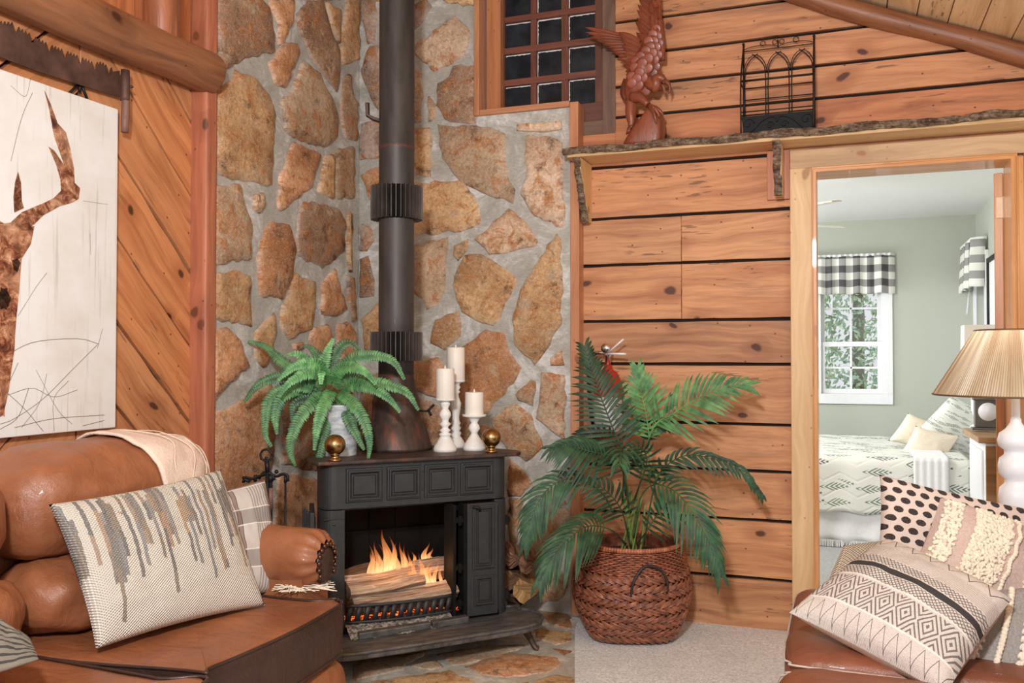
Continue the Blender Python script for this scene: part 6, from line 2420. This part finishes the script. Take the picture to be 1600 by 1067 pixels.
pillow('knit_pillow', [atD(1282, 935, 2.60), atD(1400, 960, 2.64), atD(1400, 842, 2.76), atD(1318, 852, 2.74)], .05, M['knit'], label='chunky cream knitted pillow, mostly hidden behind the kilim pillow', seed=1, sag=.02)
pillow('dotted_pillow', [atD(1364, 905, 2.72), atD(1640, 1010, 2.66), atD(1640, 800, 2.78), atD(1374, 741, 2.84)], .075, M['dots'], label='cream pillow with rows of black dots, standing rearmost on the right sofa', seed=3, sag=.05, n=44)


def tufts(t, fn, nrm):
    rg = random.Random(5)
    def onf(u, v): return fn(u, v)
    for (a, b) in ((.02, .12), (.20, .43), (.60, .86)):
        mb = MB()
        na = max(3, int((b - a) / .016))
        for i in range(na):
            for j in range(40):
                u = a + (b - a) * (i + .5 + rg.uniform(-.6, .6)) / na; v = .03 + .94 * (j + rg.uniform(-.6, .6)) / 40
                v = min(.985, max(.015, v))
                p = onf(u, v)
                mb.ball(p + nrm * .003, (.0065 * rg.uniform(.7, 1.2), .0065 * rg.uniform(.7, 1.2), .0065 * rg.uniform(.7, 1.2)), 6, 4, M=Matrix.Rotation(rg.uniform(0, 3), 3, 'X'))
        o = mb.build('tufted_band', M['tuft'], t); o['kind'] = 'stuff'
    for u in (.47, .90):
        mb = MB()
        for j in range(36):
            mb.ball(onf(u + .006 * math.sin(j), .02 + .96 * j / 35) + nrm * .004, .0068, 8, 6)
        mb.build('bead_row', M['tuft'], t)
pillow('tufted_pillow', [atD(1418, 905, 2.44), atD(1640, 1040, 2.38), atD(1706, 862, 2.5), atD(1470, 776, 2.58)], .08, M['taupe'], extra=tufts, label='taupe pillow with cream tufted bands and bead rows in front of the dotted one', seed=5, sag=.03, n=44)


def ropes(t, fn, nrm):
    rg = random.Random(8)
    for k in range(5):
        mb = MB()
        u0 = .10 + .16 * k
        for j in range(30):
            v = .97 - .95 * j / 30
            p = fn(min(.97, max(.02, u0 + .12 * (1 - v) * (k - 2) * .3)), v) + nrm * .008
            if k % 2: mb.ball(p, .0085, 8, 6)
            else:
                s = 1 if j % 2 else -1
                R = Matrix.Rotation(s * .6, 3, nrm)
                mb.ball(p, (.006, .006, .011), 7, 6, M=R)
                mb.ball(p + Vector((.007 * s, 0, 0)), (.006, .006, .010), 7, 6, M=R)
        mb.build('bead_strand', M['tuft'], t)
pillow('beaded_pillow', [atD(1478, 1110, 2.20), atD(1700, 1130, 2.15), atD(1720, 900, 2.3), atD(1528, 925, 2.34)], .05, M['grey_cloth'], extra=ropes, label='grey pillow hung with cream bead strands at the right edge', seed=7, sag=.03, n=30)
pillow('kilim_pillow', [atD(1233, 957, 2.40), atD(1478, 1086, 2.06), atD(1582, 936, 2.20), atD(1385, 842, 2.54)], .085, M['kilim'], back=M['cream_cloth'], label='black and cream kilim-pattern pillow lying in front on the right sofa', seed=4, sag=.035, n=50)

# ------------------------------------------------------------------ table lamp with a pleated string shade
LP_ = onY(1587, 622, -.74)
LX, LY = LP_.x, -.74
tt = empty('side_table', (LX, LY, .006), 0, 'small wooden side table under the string-shade lamp, behind the right sofa', 'side table')
mb = MB(); mb.lathe([(0, .56), (.19, .56), (.195, .57), (.19, .585), (0, .585)], (LX, LY, 0), 30); mb.build('table_top', M['bed_wood'], tt)
mb = MB(); mb.lathe([(.0, .006), (.15, .006), (.14, .03), (.03, .06), (.03, .5), (.08, .56), (0, .56)], (LX, LY, 0), 20); mb.build('pedestal', M['bed_wood'], tt)
lamp = empty('table_lamp', (LX, LY, .586), 0, 'white turned table lamp with a beige pleated string shade beside the doorway', 'lamp')
dl = (Vector((LX, LY, 0)) - CAM).dot(Vector((-.3482, .9374, 0)))
def zl(py): return 1.22 - (py - 559.5) / 1400 * dl
k_ = dl / 1400
mb = MB()
pr = [(0, .587), (.085, .587), (.085, .61), (.05, .63), (.045, .68), (24 * k_, zl(795)), (26 * k_, zl(775)), (24 * k_, zl(762)), (17 * k_, zl(755)), (17 * k_, zl(748)), (25 * k_, zl(740)), (26 * k_, zl(728)), (24 * k_, zl(716)), (17 * k_, zl(710)), (17 * k_, zl(703)), (25 * k_, zl(697)), (26.5 * k_, zl(688)), (24 * k_, zl(677)), (15 * k_, zl(670)), (8 * k_, zl(660)), (7.5 * k_, zl(655)), (6 * k_, zl(652)), (6 * k_, zl(600)), (0, zl(600))]
mb.lathe(pr, (LX, LY, 0), 28)
mb.build('turned_base', M['white_paint'], lamp)
z0, z1 = zl(617), zl(516)
r0, r1 = 118 * k_, 57 * k_
mb = MB()
N_ = 160
mb.grid(N_ * 2, 14, lambda u, v: Vector((LX + (r0 + (r1 - r0) * v + .0012 * (round(u * N_ * 2) % 2)) * math.cos(2 * math.pi * u), LY + (r0 + (r1 - r0) * v + .0012 * (round(u * N_ * 2) % 2)) * math.sin(2 * math.pi * u), z0 + (z1 - z0) * v)), cu=True)
sh = mb.build('lamp_shade', M['shade'], lamp)
mb = MB()
for zz, rr in ((z0, r0), (z1, r1)):
    mb.tube([(LX + rr * math.cos(a), LY + rr * math.sin(a), zz) for a in [math.radians(6 * i) for i in range(61)]], .003, 6, caps=False)
mb.build('wire_ring', plain('dark_bronze_wire', lin(110, 84, 62), .5, .3), sh)
mb = MB(); mb.ball((LX, LY, (z0 + z1) / 2), .03); mb.tube([(LX, LY, z0 - .02), (LX, LY, (z0 + z1) / 2)], .012, 8); mb.build('bulb', M['wax'], lamp)
d = bpy.data.lights.new('lamp_glow', 'POINT'); d.energy = 2.0; d.color = (1, .92, .8); d.shadow_soft_size = .035
o = bpy.data.objects.new('lamp_glow', d); COL.objects.link(o); o.location = (LX, LY, z1 - .03)
# ------------------------------------------------------------------ bedroom seen through the doorway
BX0, BX1, BY0, BY1, BZ = .2, 3.48, .135, 4.3, 2.438
WX0_, WX1_, WZ0_, WZ1_ = 2.225, 2.745, .905, 1.98
mb = MB()
for a, b, c, d in ((BX0, WX0_, 0, BZ), (WX1_, BX1, 0, BZ), (WX0_, WX1_, 0, WZ0_), (WX0_, WX1_, WZ1_, BZ)):
    mb.prism([(a, c), (b, c), (b, d), (a, d)], lambda x, z, t: Vector((x, BY1 + t, z)), 0, .12)
struct(mb.build('wall_bedroom_back', M['sage'], world=False))
ry = [onX(1523, 500, BX1).y, onX(1552, 500, BX1).y]
RY1 = onX(1526, 480, BX1).y; RY0 = RY1 - .62
mb = MB()
for a, b, c, d in ((BY0, RY0, 0, BZ), (RY1, BY1 + .12, 0, BZ), (RY0, RY1, 0, .9), (RY0, RY1, 1.98, BZ)):
    mb.prism([(a, c), (b, c), (b, d), (a, d)], lambda y, z, t: Vector((BX1 + t, y, z)), 0, .12)
struct(mb.build('wall_bedroom_right', M['sage'], world=False))
mb = MB(); mb.box((BX0 - .05, (BY0 + BY1) / 2, BZ / 2), (.1, BY1 - BY0 + .2, BZ)); struct(mb.build('wall_bedroom_left', M['sage'], world=False))
mb = MB()
for a, b, c, d in ((BX0, DX0 - .002, 0, BZ), (DX1 + .01, BX1, 0, BZ), (DX0 - .002, DX1 + .01, DZ + .01, BZ)):
    mb.prism([(a, c), (b, c), (b, d), (a, d)], lambda x, z, t: Vector((x, .131 + t, z)), 0, .012)
struct(mb.build('wall_bedroom_front', M['sage'], world=False))
mb = MB(); mb.box(((BX0 + BX1) / 2, (BY0 + BY1) / 2 + .055, BZ + .03), (BX1 - BX0 + .2, BY1 - BY0 + .08, .06)); struct(mb.build('ceiling_bedroom', M['ceil_white'], world=False))
mb = MB(); mb.box(((BX0 + BX1) / 2, (BY0 + BY1) / 2 - .07, -.025), (BX1 - BX0 + .2, BY1 - BY0 + .36, .056)); struct(mb.build('floor_bedroom', M['carpet_b'], world=False))

# back window
w2 = struct(empty('window_2', ((WX0_ + WX1_) / 2, BY1, WZ0_)))
def framebox(mb, x0, x1, z0, z1, w, y, d):
    mb.box(((x0 + x1) / 2, y, z0 + w / 2), (x1 - x0, d, w)); mb.box(((x0 + x1) / 2, y, z1 - w / 2), (x1 - x0, d, w))
    mb.box((x0 + w / 2, y, (z0 + z1) / 2), (w, d, z1 - z0 - 2 * w)); mb.box((x1 - w / 2, y, (z0 + z1) / 2), (w, d, z1 - z0 - 2 * w))
mb = MB(); framebox(mb, WX0_ - .08, WX1_ + .08, WZ0_ - .09, WZ1_ + .08, .09, BY1 - .012, .024); mb.build('window_casing', M['white_paint'], w2, bev=.003)
mb = MB()
zm = 1.345
framebox(mb, WX0_, WX1_, WZ0_, zm + .02, .042, BY1 + .035, .03); framebox(mb, WX0_, WX1_, zm - .02, WZ1_, .042, BY1 + .065, .03)
xm = (WX0_ + WX1_) / 2
mb.box((xm, BY1 + .04, (WZ0_ + zm) / 2), (.018, .018, zm - WZ0_)); mb.box((xm, BY1 + .07, (WZ1_ + zm) / 2), (.018, .018, WZ1_ - zm))
mb.box((xm, BY1 + .04, (WZ0_ + zm) / 2 + .01), (WX1_ - WX0_ - .04, .018, .018)); mb.box((xm, BY1 + .07, (WZ1_ + zm) / 2), (WX1_ - WX0_ - .04, .018, .018))
mb.build('window_sash', M['white_paint'], w2, bev=.002)
mb = MB(); mb.box((xm, BY1 + .05, (WZ0_ + WZ1_) / 2), (WX1_ - WX0_ - .02, .004, WZ1_ - WZ0_ - .02)); mb.build('glass', M['clear'], w2)
w3 = struct(empty('window_3', (BX1, (RY0 + RY1) / 2, .9)))
def framey(mb, y0, y1, z0, z1, w, x, d):
    mb.box((x, (y0 + y1) / 2, z0 + w / 2), (d, y1 - y0, w)); mb.box((x, (y0 + y1) / 2, z1 - w / 2), (d, y1 - y0, w))
    mb.box((x, y0 + w / 2, (z0 + z1) / 2), (d, w, z1 - z0 - 2 * w)); mb.box((x, y1 - w / 2, (z0 + z1) / 2), (d, w, z1 - z0 - 2 * w))
mb = MB(); framey(mb, RY0 - .08, RY1 + .08, .82, 2.06, .09, BX1 - .012, .024); mb.build('window_casing', M['white_paint'], w3, bev=.003)
mb = MB(); framey(mb, RY0, RY1, .9, 1.4, .04, BX1 + .04, .03); framey(mb, RY0, RY1, 1.38, 1.98, .04, BX1 + .07, .03); mb.build('window_sash', M['white_paint'], w3)
mb = MB(); mb.box((BX1 + .055, (RY0 + RY1) / 2, 1.44), (.004, RY1 - RY0 - .02, 1.06)); mb.build('glass', M['clear'], w3)

# valances
def valance(nm, fr, L, z0, z1, lab, proj=.07):
    t = empty(nm, fr(L / 2, .02, z0), 0, lab, 'valance', 'checked valances in the bedroom')
    mb = MB()
    def fn(u, v):
        a = u * L
        ph = .5 + .5 * v
        wv = .016 * math.sin(u * 52 + .8 * math.sin(u * 17)) * (1 - .45 * v) + .010 * math.sin(u * 23 + 1)
        ret = proj * min(1, u * 22, (1 - u) * 22) ** .6
        return fr(a, ret + wv + .012 * (1 - v), z0 + (z1 - z0) * v + .006 * math.sin(u * 31) * (1 - v))
    mb.grid(150, 14, fn, gfn=lambda u, v: (u * L / .115, (z1 - z0) * v / .125, 0))
    mb.build('cloth', M['check'], t, solid=.003)
    mb = MB()
    mb.grid(150, 4, lambda u, v: fr(u * L, proj * min(1, u * 22, (1 - u) * 22) ** .6 + .008 * math.sin(u * 120), z1 + .022 * v - .004), gfn=lambda u, v: (u * L / .115, .7, 0))
    mb.build('ruffle', M['linen'], t, solid=.002)
vx1 = onY(1399, 430, BY1 - .07).x
valance('checked_valance', lambda a, o, z: Vector((vx1 - .86 + a, BY1 - .01 - o, z)), .86, onY(1340, 459, BY1 - .07).z, onY(1340, 400, BY1 - .07).z, 'buffalo check valance over the window in the back bedroom wall')
vy1 = onX(1503, 420, BX1 - .08).y
valance('checked_valance', lambda a, o, z: Vector((BX1 - .01 - o, vy1 - .95 + a, z)), .95, onX(1515, 458, BX1 - .08).z + .02, onX(1510, 384, BX1 - .08).z - .02, 'buffalo check valance seen edge-on at the right bedroom wall', .10)
for nm, a, b, lab in (('blind_wand', onY(1301, 440, BY1 - .03), onY(1300, 490, BY1 - .03), 'thin white blind wand against the back bedroom window'), ('blind_wand', onX(1516, 452, BX1 - .05), onX(1511, 490, BX1 - .12), 'thin white blind wand below the right bedroom valance')):
    mb = MB(); mb.tube([a + Vector((0, 0, .08)), b], .006, 6); o = mb.build(nm, M['white_paint'], None, loc=b); tag(o, lab, 'blind wand')
# framed picture on the right wall
fy1 = onX(1544, 440, BX1 - .015).y; fy0 = fy1 - .5
pic = empty('framed_picture', (BX1 - .01, fy0, 1.35), 0, 'black framed picture seen edge-on right of the bedroom side window', 'picture')
mb = MB(); framey(mb, fy0, fy1, 1.32, 1.98, .035, BX1 - .014, .026); mb.build('frame', M['iron'], pic)
mb = MB(); mb.box((BX1 - .008, (fy0 + fy1) / 2, 1.65), (.008, fy1 - fy0 - .04, .6)); mb.build('print', M['linen'], pic)

# ceiling fan
fc = Vector((1.62, 2.1, 2.16))
fan = empty('ceiling_fan', (fc.x, fc.y, fc.z), 0, 'white ceiling fan whose blade tip shows at the bedroom doorway edge', 'ceiling fan')
mb = MB(); mb.lathe([(0, -.06), (.09, -.05), (.11, 0), (.09, .05), (.02, .07), (.015, .2), (.06, .24), (.06, .276), (0, .276)], fc, 24); mb.build('motor', M['white_paint'], fan)
tipd = onZ(1319, 357, 2.15)
a0 = math.atan2(tipd.y - fc.y, tipd.x - fc.x); Lb = math.hypot(tipd.y - fc.y, tipd.x - fc.x)
for k in range(5):
    a = a0 + k * 2 * math.pi / 5
    mb = MB()
    R = Matrix.Rotation(a, 3, 'Z')
    prof = [(.1, -.03), (.2, -.055), (Lb - .06, -.065), (Lb - .015, -.045), (Lb, 0), (Lb - .015, .045), (Lb - .06, .065), (.2, .055), (.1, .03)]
    mb.prism(prof, lambda x, y, z: fc + R @ Vector((x, y, z + y * .12)), -.004, .004)
    mb.build('blade', M['wax'], fan)

# bed
bn = onZ(1300, 855, 0).y; bf = bn + 1.62; BT = .53
bed = empty('bed', (2.4, (bn + bf) / 2, .006), 0, 'bed with a white quilt printed with grey green fern sprigs and a white skirt', 'bed')
mb = MB(); loftbody(mb, (2.38, 0, .33), .98, .17, bn + .06, bf, .22, 12, wr=0); mb.build('mattress', M['linen'], bed)
mb = MB()
def skirt(u, v):
    if u < .5: x, y = .95 + (3.38 - .95) * (1 - u * 2), bn + .01
    else: x, y = .95, bn + .01 + (u - .5) * 2 * (bf - bn)
    w = .012 * math.sin(u * 170) * (1 - v)
    return Vector((x - (w if u >= .5 else 0), y - w, .035 + .24 * v))
mb.grid(200, 6, skirt); mb.build('bed_skirt', M['linen'], bed, solid=.003)
mb = MB()
rg = random.Random(3)
for i in range(150):
    x = 2.0 + i * .0065
    mb.tube([(x, bn + .005, .05), (x + rg.uniform(-.004, .004), bn - .006, .008)], .0022, 4, caps=False)
o = mb.build('skirt_fringe', M['linen'], bed); o['kind'] = 'stuff'
mb = MB()
def quilt(u, v):
    x = 1.0 + 2.15 * u
    s = v * 2.2
    drop = .30
    bump = .006 * fbm((x * 3, s * 4, 1), 3) + .006 * abs(math.sin(s * 30))
    if s < drop: return Vector((x, bn - .03 - .012 * math.sin(u * 40) * (1 - s / drop), .235 + s + .01 * math.sin(u * 50) * (1 - s / drop)))
    q = s - drop
    r = .05
    if q < r * 1.57:
        a = q / r
        return Vector((x, bn - .03 + r * (1 - math.cos(a)), .535 - .0 + r * math.sin(a) - .0 + bump * .3))
    y = bn - .03 + r + (q - r * 1.57)
    return Vector((x, min(y, bf + .02), .585 + bump))
mb.grid(120, 90, quilt, gfn=lambda u, v: (2.15 * u, 2.2 * v, 0))
mb.build('quilt', M['quilt'], bed, solid=.012)
mb = MB()
hb = [(bn, .3), (bf, .3), (bf, 1.0), ((bn + bf) / 2, 1.15), (bn, 1.0)]
mb.prism(hb, lambda a, b, c: Vector((3.40 + c, a, b)), 0, .05); mb.build('headboard', M['linen'], bed)
# lace runner at the sheet edge
mb = MB()
mb.grid(20, 30, lambda u, v: (Vector((2.83 + .20 * u, bn - .055 - .004 * math.sin(u * 30), .33 + .27 * (v * 2.2))) if v < .45 else Vector((2.83 + .20 * u, bn - .05 + (v - .45) * 1.4, .606 + .003 * math.sin(v * 60)))))
o = mb.build('lace_cloth', M['linen'], None, loc=(2.93, bn, .60), solid=.004); tag(o, 'white lace edged cloth folded over the head end of the bed', 'cloth')


def bpil(nm, cpx, cpy, d, w, h, T, mat, lab, tilt=0.0, yaw=0.0, grp=None, pw=.42, tex=1.0):
    c = atD(cpx, cpy, d)
    U_ = Vector((math.cos(yaw), math.sin(yaw), 0)); R = Matrix.Rotation(tilt, 3, (CAM - c).normalized())
    up = Vector((.25, .25, 1)).normalized()
    a = R @ (U_ * w / 2); b = R @ (up * h / 2)
    return pillow(nm, [c - a - b, c + a - b, c + a + b, c - a + b], T, mat, label=lab, n=24, sag=.10, group=grp, power=pw)
dq = (Vector((3.0, bn + .5, 0)) - CAM).dot(Vector((-.3482, .9374, 0)))
bpil('quilted_sham', 1500, 672, dq + .15, .58, .42, .10, M['quilt'], 'large fern-print sham leaning on the bed head', -.5, .7)
bpil('round_cushion', 1432, 676, dq + .25, .27, .24, .07, M['cream_cloth'], 'cream cushion at the back left on the bed', -.35, .35, 'cream cushions on the bed', .3)
bpil('round_cushion', 1452, 696, dq - .02, .30, .23, .07, M['cream_cloth'], 'cream cushion in front of the fern-print sham on the bed', -.25, .35, 'cream cushions on the bed', .3)

# nightstand, clock, bedroom lamp
ns = empty('nightstand', (3.27, 1.28, .006), 0, 'white nightstand with brown wooden top edge just inside the doorway', 'nightstand')
mb = MB(); mb.box((3.285, 1.28, .395), (.36, .62, .78)); mb.build('cabinet', M['white_paint'], ns, bev=.004)
mb = MB(); mb.box((3.27, 1.28, .80), (.40, .66, .03)); mb.build('top', M['bed_wood'], ns, bev=.004)
mb = MB(); mb.box((3.285, .965, .42), (.36, .012, .70)); mb.build('front_panel', M['bed_wood'], ns, bev=.003)
mb = MB()
for z0_, z1_ in ((.1, .42), (.45, .74)):
    mb.box((3.101, 1.28, (z0_ + z1_) / 2), (.012, .48, z1_ - z0_))
mb.build('side_panel', M['white_paint'], ns, bev=.006)
ck = atD(1543, 662, 4.95)
clk = empty('mantel_clock', (ck.x, ck.y, .817), 0, 'small dark grey clock with round white face on the nightstand', 'clock')
mb = MB(); mb.box((ck.x, ck.y, .915), (.13, .06, .15)); mb.box((ck.x, ck.y, .83), (.16, .08, .015)); mb.box((ck.x, ck.y, .993), (.15, .075, .012)); mb.build('case', M['clock'], clk, bev=.003)
mb = MB(); mb.lathe([(0, .033), (.05, .033), (.05, .03)], (ck.x, ck.y, .925), 24, M=Matrix.Rotation(math.pi / 2, 3, 'X')); mb.build('dial', M['white_paint'], clk)
bl = atD(1532, 600, 5.15)
b2 = empty('bedroom_lamp', (bl.x, bl.y, .817), 0, 'white lamp with square cream shade behind the string-shade lamp', 'lamp')
mb = MB(); mb.lathe([(0, .817), (.06, .817), (.055, .83), (.02, .85), (.05, .92), (.05, 1.0), (.012, 1.08), (.01, 1.2), (0, 1.2)], (bl.x, bl.y, 0), 20); mb.build('base', M['white_paint'], b2)
zt = 1.22 + (559.5 - 508) / 1400 * 5.15
mb = MB(); s_ = .088
q = [Vector((bl.x + sx * s_ * k, bl.y + sy * s_ * k, z)) for z, k in ((zt - .27, 1.06), (zt, 1.0)) for sx, sy in ((-1, -1), (1, -1), (1, 1), (-1, 1))]
mb.add(q, [(0, 1, 5, 4), (1, 2, 6, 5), (2, 3, 7, 6), (3, 0, 4, 7)]); mb.build('lamp_shade', M['wax'], b2, solid=.004)

# ------------------------------------------------------------------ outside the bedroom windows
mb = MB(); mb.box((3, 14, -.55), (40, 19, .1)); o = mb.build('lawn', M['grass'], world=False); struct(o); o.name = 'ground_lawn'
def tree(cx, cy, r, h, seed, nm, lab, n=1500):
    rg = random.Random(seed)
    t = empty(nm, (cx, cy, -.5), 0, lab, 'tree' if nm == 'leafy_tree' else 'shrub')
    mb = MB(); mb.tube([(cx, cy, -.5), (cx + .05, cy, h * .35), (cx, cy + .05, h * .7)], [.12, .09, .04], 8); mb.build('trunk', M['trunk'], t)
    mb = MB()
    for k in range(n):
        u, v, w = rg.gauss(0, .42), rg.gauss(0, .42), rg.uniform(-.5, .5)
        p = Vector((cx + u * r, cy + v * r, h * .5 + w * h * .95))
        a = Vector((rg.gauss(0, 1), rg.gauss(0, 1), rg.gauss(0, 1))).normalized(); b = a.orthogonal().normalized(); s = rg.uniform(.035, .075)
        tt_ = tn(.35, (1.1, 1.1, 1.1), .1)
        mb.add([p - a * s, p + b * s * .5, p + a * s, p - b * s * .5], [(0, 1, 2, 3)], False, 0, None, tt_)
    o = mb.build('foliage', M['foliage'], t); o['kind'] = 'stuff'
tree(1.2, 9.2, 1.5, 4.5, 1, 'leafy_tree', 'leafy green tree seen through the upper panes of the bedroom window', 5200)
tree(1.0, 8.4, 1.2, .9, 2, 'green_shrub', 'low green shrub seen in the lower panes of the bedroom window', 3000)
tree(2.6, 11.5, 2.2, 5.5, 3, 'leafy_tree', 'larger pale green tree furthest back outside the bedroom window', 6000)
tree(2.1, 7.6, .9, .7, 4, 'green_shrub', 'small green shrub at the lower right of the bedroom window view', 2400)
